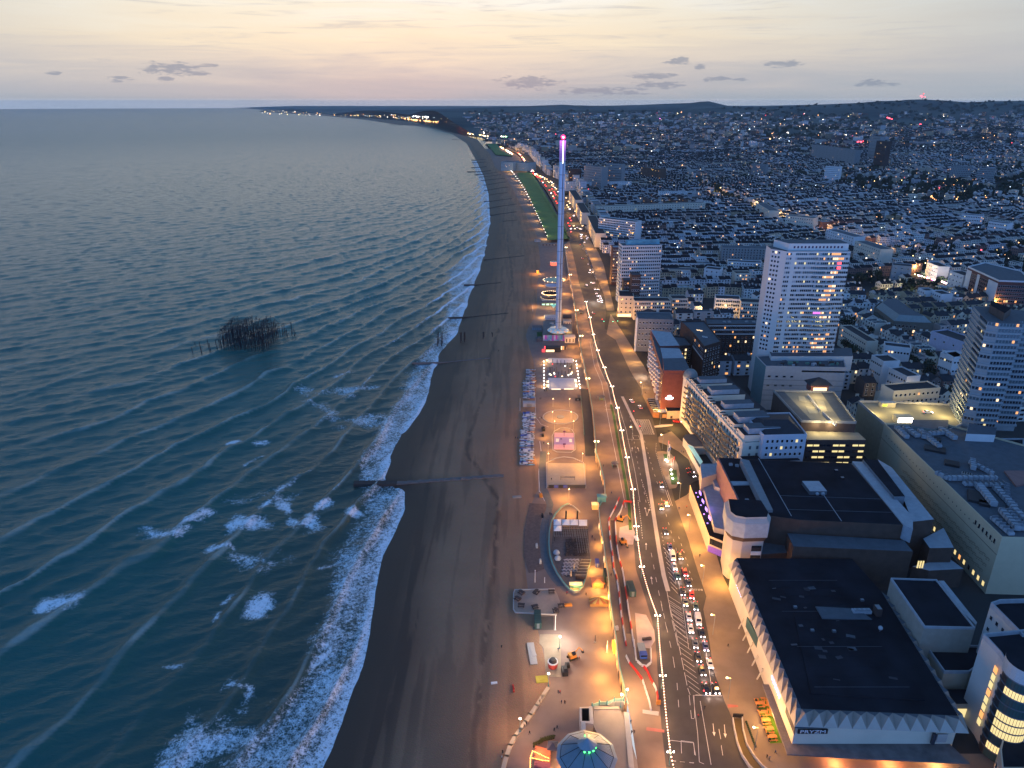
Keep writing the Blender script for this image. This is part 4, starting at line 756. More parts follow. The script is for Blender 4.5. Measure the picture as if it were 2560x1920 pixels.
b.box(sx-1.35,sy2-.31,szz+.44,sx+1.35,sy2-.01,szz+.82,SW);b.build('illuminated_sign',e)
e=empty('seafront_restaurant',(98,410,8),'single storey restaurant with slatted pergola roof below the red brick hotel','restaurant')
P=gs('H',[(270,862),(345,852),(395,990),(330,985)],12);b=MB();b.prism(P,8,11.6,mat('timber_front',(.30,.13,.05),.7,var=.3),ROOFD);b.build('wall',e)
b=MB();d0,d1,d2,d3=map(Vector,(P[0],P[1],P[2],P[3]))
for k in range(8):t=k/7;p=d0.lerp(d3,t);q_=d1.lerp(d2,t);b.obox((p.x+q_.x)/2,(p.y+q_.y)/2,12.0,12.35,(q_-p).length,.3,math.atan2(q_.y-p.y,q_.x-p.x),ROOFL)
b.build('pergola',e);P=gs('H',[(345,852),(390,850),(465,990),(395,995)],12.3);MB().prism(P,8,12.3,BRICKD,ROOFL).build('roof',e)
ax=[g('H',460,1055,8),g('H',615,1055,8)];P=[ax[0],ax[1],(ax[1][0]+.5,ax[1][1]+9),(ax[0][0],ax[0][1]+9)];MB().prism(P,8,13.4,mat('peach_render',(.62,.46,.30),.8,var=.06),ROOFD).build('annex',e)
text_part('THE SALT ROOM',1.0,mat('faint_letters',(.50,.34,.20),.8),((ax[0][0]+ax[1][0])/2+.3,ax[0][1]-.06,12.2),(1,0,0),(0,0,1),e,thick=.02,width=7)
MB().box(ax[0][0]+2.2,ax[0][1]-.08,8.3,ax[0][0]+3.6,ax[0][1]-.02,10,BRICKD).build('poster',e);MB().box(ax[1][0]-1.6,ax[1][1]-.08,8.2,ax[1][0]-.5,ax[1][1]-.02,10.8,BRICKD).build('door',e);MB().box(ax[0][0]-2.8,ax[0][1]-.1,8.8,ax[0][0]-.3,ax[0][1]-.0,11,mat('lattice_window',(.35,.16,.05),.6,emit=(1,.45,.15),es=.3)).build('window',e)
# ---- dark mid-rise extension blocks behind
P=gs('H',[(600,100),(830,95),(1000,300),(830,350),(730,225)],36);e=bld('hotel_extension','long dark flat-roofed block with white upper band behind the red brick hotel','building',P,8,36,BRICKD,ROOFB)
face_windows(e,P[3],P[2],10,35,7,6,.9,1.5,.06,'single',WHITE,glass=GLASSD);face_windows(e,P[4],P[3],28,35,2,18,1.5,1.6,.04,'row',RENDW,glass=ROOFB,marg=1);MB().obox((P[4][0]+P[3][0])/2-.15,(P[4][1]+P[3][1])/2,27,28,math.dist(P[4],P[3]),.3,math.atan2(P[3][1]-P[4][1],P[3][0]-P[4][0]),RENDW).build('white_band',e)
for x,y in((770,180),(800,185),(825,245),(850,250)):roof_unit('H',x,y,36,1.6,2,.5,LITC if y<200 else WHITE,'',parent=e,name='skylight')
P=gs('H',[(840,75),(1410,105),(1400,215),(860,200)],34);P=[g('H',855,130,34),g('H',1410,130,34),g('H',1400,75,34),g('H',840,70,34)]
e=bld('apartment_block','wide dark brick block with two white banded top floors left of the white tower','building',P,8,34,BRICKD,ROOFB)
face_windows(e,P[0],P[1],27,33.6,2,26,.9,1.5,.06,'row',RENDW,glass=GLASSD,marg=.8);b=MB();[b.box(P[0][0],P[0][1]-.3,z,P[1][0],P[0][1]-.02,z+.7,RENDW)for z in(26.6,30.0,33.2)];b.build('white_band',e)
face_windows(e,P[0],P[1],9,26,5,14,1.2,1.6,.16,'single',GREYC,marg=1.5)
text_part('ID',2.6,WHITE,(g('H',1205,65,36)[0],P[2][1]-1,35.6),(1,0,0),(0,0,1),e)
for x,y in((1030,100),(1080,102),(1250,98),(1320,100),(1290,66)):roof_unit('H',x,y,34,2.2,2,.6,ROOFL,'',parent=e,name='skylight')
P=gs('H',[(490,215),(640,230),(715,310),(595,320)],30);e=bld('hotel_wing','low grey wing with lit square windows between the two dark hotels','building',P,8,28,BRICKD,ROOFB);face_windows(e,P[3],P[2],12,27,5,3,1.3,1.6,.6,'single',CREAM)
# ---- white tower block with pink sky-glow windows: Sussex-Heights like
e=empty('tower_block',(188,455,8),'tallest white tower block with curved balconies and scattered orange lit windows','tower block')
tl,tr_=Vector(g('K',1285,330,106)),Vector(g('K',2055,330,106));tw_=Vector((tr_.x-tl.x,tr_.y-tl.y));TLn=tw_.length;tu=tw_.normalized();tv=Vector((-tu.y,tu.x))
def tp(s,d):return(tl.x+tu.x*s+tv.x*d,tl.y+tu.y*s+tv.y*d)
core=[tp(-2,3),tp(0,0),tp(TLn,0),tp(TLn,20),tp(-6,20),tp(-7,8)]
TOWW=mat('tower_white',(.50,.51,.50),.7,var=.05,scale=.1)
MB().prism(core,8,106,TOWW,ROOFB).build('wall',e);MB().prism([tp(1.5,2),tp(TLn-1,2),tp(TLn-1,16),tp(-3,16)],106,110.5,TOWW,ROOFB).build('penthouse',e)
face_windows(e,tp(2,2),tp(TLn-2,2),106.6,110,1,14,1.1,1.3,.0,'row',TOWW,glass=mat('glass_violet',(.05,.02,.06),.2),marg=2,name='penthouse_window')
nf=23;fh=(105.4-39)/nf;rnd=random.Random(3)
for f in range(nf):
 z=39+fh*f;b=MB();b.prism([tp(0,-.25),tp(TLn,-.25),tp(TLn,-.02),tp(0,-.02)],z,z+1.15,TOWW,None,True)
 for k in range(3):b.prism([tp(-1-2.0*k,2+4.4*k),tp(.6-2.2*k,1.5+4.4*k),tp(-1.0-2.2*k,5.5+4.4*k),tp(-3.4-1.6*k,5.5+4.4*k)],z,z+1.1,TOWW,None,True)
 cx_=TLn*.66;P=[tp(cx_+TLn*.20*math.cos(a_),-.26-1.7*math.sin(a_))for a_ in np.linspace(math.pi,0,9)];b.prism(P,z,z+.95,TOWW,None,True);b.build('balcony_band',e)
 b=MB();litrun=rnd.random()<.5;c0=rnd.randint(20,28)
 nc=34
 for c in range(nc):
  s=TLn*(c+.5)/nc
  if c in(3,4):continue
  m=GLASSD
  if 20<=c<=29 and litrun and c0<=c<=c0+rnd.randint(2,6):m=rnd.choice([LITW,LITC,LITW])
  elif rnd.random()<.05:m=rnd.choice([LITW,LITY])
  elif rnd.random()<.25:m=ROOFL
  if f in(20,19)and c in(28,29):m=LITR
  if f==9 and 19<=c<=22:m=mat('window_magenta',(.3,.1,.3),.5,emit=(1,.2,.9),es=1.6)
  b.prism([tp(s-.42,-.02),tp(s+.42,-.02),tp(s+.42,-.20),tp(s-.42,-.20)],z+1.25,z+fh-.35,m,None,True)
 b.build('window_row',e)
for f in range(nf):
 z=39+fh*f;face_windows(e,tp(-7,8),tp(-2,3),z+1,z+fh,1,3,1.2,1.3,.08,'row',None,inset=.0,name='side_window')
P=gs('H',[(1440,540),(1760,540),(1770,585),(2240,600),(2230,470),(1360,455)],36);P=[g('H',1440,545,37),g('H',2230,560,37),g('H',2190,405,37),g('H',1340,440,37)]
e=bld('hotel_podium','wide pale hotel block with cluttered roof at the foot of the tallest tower','building',P,8,37,mat('podium_pale',(.46,.42,.40),.8,var=.1),ROOFB)
MB().prism([tuple(Vector(P[3])+Vector((-.2,0))),tuple(Vector(P[0])+Vector((-.2,0))),tuple(Vector(P[0])+Vector((.05,.05))),tuple(Vector(P[3])+Vector((.05,.05)))],9,37.5,mat('teal_cladding',(.10,.20,.22),.6)).build('side_cladding',e)
for z in(14.5,18,21.5,25,28.5):MB().prism([(P[0][0],P[0][1]-.15),(P[1][0],P[1][1]-.15),(P[1][0],P[1][1]-.02),(P[0][0],P[0][1]-.02)],z,z+.35,CONC).build('string_course',e)
face_windows(e,P[0],(P[0][0]*.6+P[1][0]*.4,P[0][1]*.6+P[1][1]*.4),22,34,2,4,1.6,.9,0,'single',GREYC);face_windows(e,(P[0][0]*.55+P[1][0]*.45,P[0][1]*.55+P[1][1]*.45),P[1],33.2,36.4,1,12,2.6,1.1,0,'row',None)
P2=gs('H',[(1560,440),(2010,450),(2200,430),(2180,380),(1500,380)],40);MB().prism([g('K',1100,1590,40),g('K',2080,1590,40),g('K',2060,1490,40),g('K',1060,1500,40)],30,40,TOWW,ROOFB).build('upper_deck',e)
rnd=random.Random(5)
for k in range(26):
 x=rnd.uniform(1470,2180);y=rnd.uniform(490,535);p=g('H',x,y,37.4);b=MB();b.obox(p[0],p[1],37,37.8+rnd.random()*1.2,rnd.uniform(.8,3.2),rnd.uniform(.6,1.8),rnd.uniform(-.3,.3),rnd.choice([ROOFL,STEEL,BRICKD,COPG,ROOFB]));b.build('roof_plant',e)
# ---- multi storey car park
zc=40.0;P=gs('H',[(1800,1085),(2212,1095),(2300,1040),(2120,810),(1520,785)],zc);P=[g('H',1790,1085,zc),g('H',2330,1100,zc),g('H',2110,800,zc),g('H',1515,785,zc)]
CPF=mat('car_park_deck',(.24,.21,.15),.8,var=.12,scale=.2);e=empty('car_park',(155,340,8),'multi-storey car park with yellow lit open decks and slatted roof bays','car park')
MB().prism(P,8,zc,BRICKD,CPF).build('deck',e);b=MB();[b.face([],CPF)for _ in()]
for(p_,q_)in((P[0],P[3]),(P[1],P[2])):
 for t in(.04,):
  pass
for s_,(A_,B_)in enumerate(((P[3],P[0]),(P[2],P[1]))):
 A_,B_=Vector(A_),Vector(B_);n_=22;w_=5 if s_==0 else-6
 for k in range(n_):p=A_.lerp(B_,(k+.5)/n_);b.obox(p.x+w_/2+(.8 if s_==0 else-.8),p.y,zc+.02,zc+.14,abs(w_),(B_-A_).length/n_*.75,0,ROOFB)
b.build('shaded_bays',e)
b=MB()
for i in range(4):
 a_,c_=P[i],P[(i+1)%4];b.obox((a_[0]+c_[0])/2,(a_[1]+c_[1])/2,zc-.2,zc+1.1,math.dist(a_,c_),.35,math.atan2(c_[1]-a_[1],c_[0]-a_[0]),CONC)
b.build('parapet',e)
b=MB()
for(p0,p1)in(((1850,830),(1970,985)),((2000,1010),(2130,1130))):a_,c_=g('H',*p0,zc),g('H',*p1,zc);b.obox((a_[0]+c_[0])/2,(a_[1]+c_[1])/2,zc,zc+1.4,math.dist(a_,c_),.5,math.atan2(c_[1]-a_[1],c_[0]-a_[0]),CONCL)
for(pts)in([(1760,830),(1880,840),(1900,905),(1770,880)],[(1830,930),(1960,945),(1975,1000),(1870,1005)],[(1930,870),(2010,880),(2050,985),(1990,990)]):b.prism(gs('H',pts,zc),zc+.02,zc+.1,mat('ramp_lit_floor',(.40,.34,.22),.8))
b.build('ramp_wall',e)
low=[g('H',1800,1110,35),g('H',2330,1130,35),g('H',2330,1250,35),g('H',1850,1262,35)]
lw_=[(low[3][0],low[3][1]),(P[1][0]+2,low[3][1]),(P[1][0]+2,P[1][1]-.3),(P[0][0],P[0][1]-.3)]
MB().prism(lw_,8,35,BRICKD,CPF).build('lower_deck',e);
for f in range(7):
 z=11.6+f*3.3;b=MB()
 for c in range(9):
  x=lw_[0][0]+(lw_[1][0]-lw_[0][0])*(c+.1)/9;wdt=(lw_[1][0]-lw_[0][0])/9*.84;m=LITY if(f*5+c*3)%7 in(0,2,3,5)else GLASSD
  b.box(x,lw_[0][1]-.15,z,x+wdt,lw_[0][1]-.02,z+1.0,m)
 b.build('deck_opening',e)
pv=g('H',1950,740,42);b=MB();b.box(pv[0]-5,pv[1]-3,40,pv[0]+5,pv[1]+3,44.5,BRICKR);b.box(pv[0]-3.6,pv[1]-3.2,40.4,pv[0]+4,pv[1]-3.02,42.8,LITC);b.build('stair_pavilion',e)
b=MB();O_=[(pv[0]-6.5,pv[1]-4.5),(pv[0]+6.5,pv[1]-4.5),(pv[0]+6.5,pv[1]+4.5),(pv[0]-6.5,pv[1]+4.5)]
for k in range(4):a_,c_=O_[k],O_[(k+1)%4];b.face([(a_[0],a_[1],44.5),(c_[0],c_[1],44.5),(pv[0],pv[1],48)],SLATE)
b.build('hipped_roof',e)
# ---- blue-white Georgian block
zb=41.5;A0=Vector(g('H',1420,1232,zb));A1=Vector(g('H',1845,1222,zb));P=[tuple(A0),tuple(A1),(A1.x+1,A1.y+26),(A0.x-2,A0.y+26)]
e=bld('georgian_block','blue-white block with rows of square windows and black hipped roof below the car park','building',P,8,zb,mat('blue_white_render',(.46,.47,.52),.8,var=.06),ROOFD)
face_windows(e,P[0],P[1],zb-15,zb-.8,4,8,1.1,1.5,.22,'single',WHITE,marg=1)
b=MB();I=inset_poly(P,.9);c1=(I[0][0]*.5+I[3][0]*.5+4,(I[0][1]+I[3][1])/2);c2=(I[1][0]-4,c1[1]);zz=zb+3.2
for a_,c_,rr_ in((0,1,(c2,c1)),(1,2,(c2,)),(2,3,(c1,c2)),(3,0,(c1,))):b.face([(I[a_][0],I[a_][1],zb+.4),(I[c_][0],I[c_][1],zb+.4)]+[(r_[0],r_[1],zz)for r_ in rr_],SLATE)
b.build('hipped_roof',e)
# ---- shopping centre: long cream wall running away to the left
SC=mat('cream_panels',(.50,.42,.28),.85,var=.06,scale=.3);f0=g('F',1340,1152,34);f1=g('F',365,205,34);f2=g('F',900,215,34);f3=g('F',1620,830,34)
P=[f0,(f0[0]+60,f0[1]-3),(f3[0]+60,f3[1]+20),f2,f1];e=bld('shopping_centre','long cream-walled shopping centre with roof full of pale ducts on the right','shopping centre',P,8,34,SC,ROOFB)
wv=Vector((f0[0]-f1[0],f0[1]-f1[1]));wl_=wv.length;wv.normalize();wn=Vector((wv.y,-wv.x))
face_windows(e,f1,f0,28.5,31,1,30,.5,.5,0,'row',None,glass=DARK,marg=3,name='vent')
b=MB();
for z in(26.5,):b.prism([(f1[0]+wn.x*.02,f1[1]+wn.y*.02),(f0[0]+wn.x*.02,f0[1]+wn.y*.02),(f0[0]+wn.x*.1,f0[1]+wn.y*.1),(f1[0]+wn.x*.1,f1[1]+wn.y*.1)],z,z+.15,BRICKB)
DI=mat('relief_lines',(.26,.20,.13),.9)
for k in range(150):
 s=26+(k%50)*(wl_-30)/50+(k//50)*.9;z=15+(k//50)*3.3+((k*7)%5)*.2;p=Vector(f1)+wv*s;sz_=.8
 for(u0,w0,u1,w1)in((-sz_,0,0,.9),(0,.9,sz_,0),(sz_,0,0,-.9)):
  b.prism([(p.x+wv.x*u0+wn.x*.02,p.y+wv.y*u0+wn.y*.02),(p.x+wv.x*u1+wn.x*.02,p.y+wv.y*u1+wn.y*.02),(p.x+wv.x*u1+wn.x*.12,p.y+wv.y*u1+wn.y*.12),(p.x+wv.x*u0+wn.x*.12,p.y+wv.y*u0+wn.y*.12)],z+min(w0,w1)*.8,z+min(w0,w1)*.8+.22,DI,None,True)
b.build('wall_relief',e)
face_windows(e,(f0[0]-wv.x*20,f0[1]-wv.y*20),f0,29,32.5,1,6,1.0,2.0,0,'row',CREAM,marg=2,name='window',inset=.05)
face_windows(e,(f0[0]-wv.x*52,f0[1]-wv.y*52),f0,9,13,1,14,1.3,2.0,.9,'row',None,marg=1,name='shop_window',lits=[LITY,LITW])
rnd=random.Random(11)
duct=[((470,215),(560,300)),((540,215),(650,290)),((660,240),(830,380)),((740,270),(880,260)),((830,230),(960,310)),((800,590),(900,640)),((900,640),(1300,640)),((1030,680),(1380,690)),((1150,700),(1280,860)),((1290,710),(1450,880)),((1380,690),(1390,800)),((1270,960),(1430,1100)),((1400,900),(1530,1060)),((1080,500),(1270,600)),((1100,490),(1110,560)),((1340,900),(1480,1060)),((1430,880),(1560,1000)),((700,260),(700,300))]
for(a_,c_)in duct:
 p,q_=g('F',*a_,36),g('F',*c_,36);b=MB();w_=rnd.uniform(1.6,2.8);an=math.atan2(q_[1]-p[1],q_[0]-p[0]);L_=math.dist(p,q_);b.obox((p[0]+q_[0])/2,(p[1]+q_[1])/2,34.6,34.6+rnd.uniform(1.2,2.2),L_,w_,an,ROOFL)
 for k in range(int(L_/2.2)):t=(k+.5)/max(1,int(L_/2.2));b.obox(p[0]+(q_[0]-p[0])*t,p[1]+(q_[1]-p[1])*t,34.5,36.9,.18,w_+.3,an,STEEL)
 b.build('air_duct',e)
for(a_,w_,l_)in(((790,400),9,6),((930,520),6,5),((1150,800),8,10),((800,320),4,4),((1440,910),5,4),((1200,850),4,4)):p=g('F',*a_,35);b=MB();b.obox(p[0],p[1],34,35.1,w_,l_,-.5,DARK);b.build('roof_well',e)
p=g('F',1055,598,35);b=MB();b.obox(p[0],p[1],34.05,34.4,4,2.4,-.6,CONCL);[b.obox(p[0]+u*math.cos(-.6),p[1]+u*math.sin(-.6),34.4,34.5,.7,1.9,-.6,DARK)for u in(-1.4,-.5,.5,1.4)];b.build('skylight',e)
zr=33;P=gs('F',[(150,20),(330,20),(980,48),(1060,190),(900,260),(370,210)],zr);e=bld('roof_car_park','roof-top parking deck washed with yellow light in front of the cream terrace','car park',P,8,zr,mat('cream_block',(.34,.29,.19),.85),mat('deck_pale',(.26,.23,.16),.85,var=.12,scale=.2),par=1.2,cop=CONCL)
p=g('F',520,150,35);b=MB();b.obox(p[0],p[1],zr,zr+3.4,8.5,4.5,0,SC);b.obox(p[0]+.3,p[1]-2.3,zr+.6,zr+3,7.5,.2,0,BULBW);b.build('lit_kiosk',e)
p=g('F',390,40,34);b=MB();b.obox(p[0],p[1],zr,zr+2.6,8,3,0,SC,ROOFL);b.obox(p[0]-2,p[1]-1.6,zr+.8,zr+2,2.6,.1,0,mat('sign_yellow_green',(.5,.6,.05),.5,emit=(.75,1,.1),es=.8));b.build('entrance_kiosk',e)
P=gs('F',[(600,165),(900,165),(895,225),(760,240),(590,215)],36);b=MB();b.prism(P,30,36,mat('teal_box',(.16,.22,.22),.8),ROOFB);b.build('plant_house',e)
P=gs('F',[(1030,290),(1330,300),(1530,300),(1530,540),(1350,545),(1130,380)],35);e=bld('store_building','flat dark-roofed store with pale parapet at the foot of the banded grey tower','building',P,8,33,GREYC,ROOFD,cop=ROOFL)
P=gs('F',[(1070,190),(1300,230),(1290,290),(1050,280)],38);MB().prism(P,30,38,RENDW,ROOFB).build('roof_cabin',e)
P=gs('F',[(1360,590),(1530,590),(1530,700),(1460,715)],34.6);MB().prism(P,33,34.9,BR2).build('terracotta_deck',e)
# ---- banded tower at the right edge
e=empty('banded_tower',(262,372,30),'grey tower block wrapped in continuous window bands at the right edge','tower block')
c0=Vector(g('I',1735,665,90));c1=Vector(g('I',1545,575,90));c2=Vector(g('I',1990,690,90));
dA=(c0-c1);dB=Vector((1,-.12)).normalized()
TP=[tuple(c1),tuple(c0+Vector((-4,3))),tuple(c0),tuple(c0+dB*11),tuple(c0+dB*12+Vector((0,5))),tuple(c0+dB*24+Vector((0,5))),tuple(c0+dB*26+Vector((2,26))),tuple(c1+Vector((6,16)))]
TG=mat('tower_grey',(.24,.26,.27),.8,var=.1);MB().prism(TP,30,90,TG,ROOFB).build('wall',e)
for f in range(20):
 z=33+f*2.86;O_=inset_poly(TP,-.35);b=MB()
 b.prism(inset_poly(TP,-.5),z-.1,z+1.0,TG,None,True);b.build('balcony_band',e)
 for i in(0,1,2,3,4):
  p,q_=TP[i],TP[(i+1)%8];face_windows(e,p,q_,z+1.0,z+2.75,1,max(2,int(math.dist(p,q_)/1.5)),1.1,1.4,.06,'row',None,marg=.2,inset=.05,glass=GLASSD if(f+i)%3 else mat('glass_mid',(.06,.085,.095),.3))if i!=1 or f%2 else None
MB().prism([tuple(c1+Vector((6,3))),tuple(c0+Vector((4,4))),tuple(c0+Vector((14,14))),tuple(c1+Vector((12,12)))],90,94,BRICKB,ROOFD).build('lift_house',e)
b=MB();[b.tube((TP[i][0],TP[i][1],8),(TP[i][0],TP[i][1],31),.6,TG,6)for i in(0,1,2,3,4)];b.build('pillars',e)
# ---- bottom right: white block with curved glazed stair
WB=mat('grey_white_render',(.40,.40,.38),.8,var=.07,scale=.2)
P=gs('T',[(925,275),(1190,540),(1400,540),(1400,240),(1000,250)],41);e=bld('office_block','grey-white block with small square windows behind the stair tower, right edge','building',P,8,39,WB,ROOFD,par=1.6,cop=ROOFL);face_windows(e,P[0],P[1],20,38,4,5,1.0,1.3,.0,'single',WB)
P=[Vector(p)for p in gs('T',[(860,540),(1000,690),(1100,850)],41)];P2_=[tuple(P[0]),tuple(P[1]),tuple(P[2]),tuple(P[2]+Vector((3,-3.0))),tuple(P[2]+Vector((8,-3.2))),tuple(P[2]+Vector((26,0))),tuple(P[0]+Vector((30,4)))]
e=bld('stair_tower_block','grey-white block with rounded glass stair tower, its lower floors lit yellow','building',P2_,8,39.5,WB,ROOFD,par=1.4,cop=ROOFL)
pa,pb=P[0],P[2];dd=(pb-pa).normalized();nn=Vector((dd.y,-dd.x));
s0=(pb-pa).length*.55;b=MB()
for k in range(8):p=pa+dd*s0+nn*.03;b.prism([tuple(p),tuple(p+dd*1.6),tuple(p+dd*1.6+nn*.15),tuple(p+nn*.15)],14+k*2.9,16.2+k*2.9,[LITY,LITW,LITY][k%3],None,True)
b.build('stair_window',e)
cc=pb+Vector((4.6,1.2));RS=5.0
for k in range(10):
 b=MB();z=8.5+k*3.0;litm=LITY if k in(1,3,4,5,8)else mat('stair_glass',(.03,.07,.07),.15,spec=.8)
 for j in range(14):
  a0=math.pi*(1.05+.7*j/14);a1=math.pi*(1.05+.7*(j+.86)/14);A_=[(cc.x+RS*math.cos(t_),cc.y+RS*math.sin(t_))for t_ in(a0,a1)];b.face([(A_[0][0],A_[0][1],z),(A_[1][0],A_[1][1],z),(A_[1][0],A_[1][1],z+2.5),(A_[0][0],A_[0][1],z+2.5)],litm)
 b.prism([(cc.x+(RS+.1)*math.cos(t_),cc.y+(RS+.1)*math.sin(t_))for t_ in np.linspace(0,2*math.pi,25)[:-1]],z+2.55,z+2.95,ROOFB,None,True);b.build('glazed_storey',e)
b=MB();b.prism([(cc.x+(RS-.15)*math.cos(t_),cc.y+(RS-.15)*math.sin(t_))for t_ in np.linspace(0,2*math.pi,25)[:-1]],8,38.6,DARK);b.prism([(cc.x+(RS+.3)*math.cos(t_),cc.y+(RS+.3)*math.sin(t_))for t_ in np.linspace(0,2*math.pi,25)[:-1]],38.6,43,mat('rib_cladding',(.30,.34,.36),.6,var=.2,scale=4),ROOFD);b.build('stair_drum',e)
P=gs('T',[(985,1540),(1040,1310),(1130,1310),(1250,1400),(1250,1700),(1000,1700)],16);e=bld('corner_shop','low rounded corner building cut off at the lower right corner','building',P,8,17,STONE,ROOFD,cop=STONE);face_windows(e,P[0],P[5],10,16,1,2,1.6,2,.5,'single')
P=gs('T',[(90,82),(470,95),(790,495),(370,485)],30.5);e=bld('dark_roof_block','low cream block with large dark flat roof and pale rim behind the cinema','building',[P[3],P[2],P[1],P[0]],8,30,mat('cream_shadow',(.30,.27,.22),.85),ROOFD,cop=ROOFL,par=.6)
MB().prism(gs('T',[(485,105),(530,105),(805,450),(795,470),(700,380)],29.6),20,29.6,ROOFL).build('roof_strip',e)
P=gs('T',[(375,650),(820,655),(880,760),(740,870),(530,870)],20);e=bld('dark_roof_block','small dark-roofed block beside the stair tower, with pale parapet','building',P,8,20,STONE,ROOFD,cop=ROOFL,par=.8)
b=MB();p=g('T',670,1125,12);b.obox(p[0],p[1],8,15,8,6,0,STONE,ROOFD);b.obox(p[0],p[1]-3.1,9.5,13,6,.1,0,LITY);tag(b.build('lit_entrance_block'),'little entrance block glowing yellow behind the cinema roof corner','building')
# ---- mid distance blocks with their own shape
def slab(name,label,r,A_,B_,depth,z0,z1,wm,nf,nc,lit,rm=ROOFB,cat='building',roofh=.8,fr=None,back=None,side=0,glass=None,ww=1.2,wh=1.4,bands=False):
 a_,b_=Vector(g(r,*A_,z1)),Vector(g(r,*B_,z1));u=(b_-a_).normalized();v=Vector((-u.y,u.x));P=[tuple(a_),tuple(b_),tuple(b_+v*depth),tuple(a_+v*depth+(Vector(back)if back else Vector((0,0))))]
 e=bld(name,label,cat,P,z0,z1,wm,rm,par=roofh);mode='single' if nf*nc<=84 else 'row'
 face_windows(e,P[0],P[1],z0+3,z1,nf,nc,ww,wh,lit,mode,fr if fr else(WHITE if mode=='single' else None),glass=glass)
 if side:face_windows(e,P[3],P[0],z0+3,z1,nf,side,ww,wh,lit,'row',None,glass=glass)
 if bands:
  b=MB();fh_=(z1-z0-3)/nf
  for f in range(nf):b.prism(inset_poly(P,-.6),z0+3+fh_*f-.2,z0+3+fh_*f+.75,wm,None,True)
  b.build('balcony_bands',e)
 return e,P
e,P=slab('tower_block','white tower block with blue and yellow rooftop screen right of the seafront road','J',(1425,270),(1900,262),16,8,64,TOWW,16,20,.07,ROOFB,'tower block',side=6,bands=False)
MB().prism([(P[0][0]+4,P[0][1]+3),(P[1][0]-2,P[1][1]+3),(P[1][0]-2,P[1][1]+10),(P[0][0]+4,P[0][1]+10)],64.8,68.5,mat('screen_cyan',(.10,.32,.42),.6,var=.6,scale=.15)).build('roof_screen',e)
for f in range(16):z=11+f*3.3;MB().prism([(P[0][0]-1.2,P[0][1]-.8),(P[0][0]+5,P[0][1]-.8),(P[0][0]+5,P[0][1]-.05),(P[0][0]-.05,P[0][1]+14),(P[0][0]-1.2,P[0][1]+14)],z,z+.9,TOWW,None,True).build('balcony',e);MB().prism([(P[1][0]-5,P[1][1]-.9),(P[1][0]+.3,P[1][1]-.9),(P[1][0]+.3,P[1][1]-.05),(P[1][0]-5,P[1][1]-.05)],z,z+.9,TOWW,None,True).build('balcony',e)
e,P=slab('brown_tower','narrow dark brown brick block left of the white tower with coloured screen','J',(1310,290),(1405,290),14,8,48,mat('chocolate_brick',(.06,.03,.03),.9),11,4,.12,ROOFL,'tower block')
e,P=slab('seafront_flats','long white banded block of flats beyond the white tower, facing the camera','L',(1265,1300),(1655,1345),16,8,40,RENDW,9,24,.08,ROOFB,'flats',side=9,bands=True,ww=1.8)
slab('dark_block','dark glass office block at the foot of the white tower on the seafront','J',(1560,730),(1905,730),14,8,26,GREYC,5,16,.06)
slab('dark_block','tall black brick stub in front of the white tower on the seafront','J',(1535,620),(1645,620),10,8,44,BRICKD,6,4,.08);slab('dark_block','dark brick end block between the tower and the square','J',(1440,690),(1545,690),10,8,36,BRICKD,7,3,.06)
slab('pub_building','tall cream corner pub building with glowing ground floor opposite the tall tower','J',(1385,875),(1560,880),22,8,27,CREAM,4,3,.12,SLATE)
b=MB();p0,p1=g('J',1360,1120,8),g('J',1545,1135,8);b.box(p0[0],p0[1]-.4,8.2,p1[0],p0[1]+5,11.8,mat('pub_front',(.5,.3,.12),.6));b.box(p0[0]+.2,p0[1]-.55,8.6,p1[0]-.2,p0[1]-.42,11.3,LITC);tag(b.build('glowing_bar'),'single storey bar glowing orange at the foot of the cream corner building','bar')
for i,(x0,x1,y,lab)in enumerate(((1570,2010,935,'near end'),(2020,2212,905,'second part'))):
 e,P=slab('square_terrace',f'cream Regency terrace across the square, {lab}','J',(x0,y),(x1,y),14,8,25,CREAM,4,18 if i==0 else 9,.12,SLATE,'terrace',wh=1.8);MB().box(P[0][0],P[0][1]-1.3,15.6,P[1][0],P[0][1]-.05,16.2,IRON).build('balcony',e)
for i,(x0,x1,y)in enumerate(((430,730,900),(735,1090,945))):
 e,P=slab('square_terrace',['cream terrace with lit basement bars behind the two dark hotels','white terrace with bright shop window just left of the tallest tower'][i],'K',(x0,y),(x1,y+15),14,8,25,RENDW if i==0 else CREAM,4,13,.12,SLATE,'terrace',wh=1.8);MB().box(P[0][0],P[0][1]-1.3,15.6,P[1][0],P[0][1]-.05,16.2,IRON).build('balcony',e)
e,P=slab('seafront_block','grey block with white patterned end wall above the red brick hotel','J',(1610,1150),(2040,1160),20,8,34,GREYC,5,10,.04,ROOFB);MB().box(P[0][0]-1.4,P[0][1]-.5,8,P[0][0]-.1,P[0][1]+.4,35.5,WHITE).build('end_fin',e)
slab('grand_apartments','pale grey apartment block with many windows, directly left of the tallest tower top','K',(510,290),(1180,310),16,12,30,GREYC,5,18,.06,ROOFB)
slab('white_terrace','white terrace with black roof left of the tallest tower, mid height','K',(575,455),(980,475),12,10,22,RENDW,3,12,.08,SLATE);slab('white_house','white gabled house with dark roof among the streets left of the tallest tower','K',(290,540),(480,560),14,10,26,RENDW,3,3,.05,SLATE);slab('white_house','tall cream house with bright yellow stair window left of the tallest tower','K',(670,600),(860,600),13,10,24,CREAM,3,5,.2,SLATE)
P=gs('I',[(690,640),(930,655),(1090,660),(900,560),(750,450),(560,450),(500,500)],24);e=bld('mansion_block','big mansion block with sloping lead roof and lit end windows right of the tallest tower','building',P,8,23,mat('mansion_brick',(.12,.11,.09),.85),SLATE)
I=inset_poly(P,.8);J=inset_poly(P,5.5);b=MB()
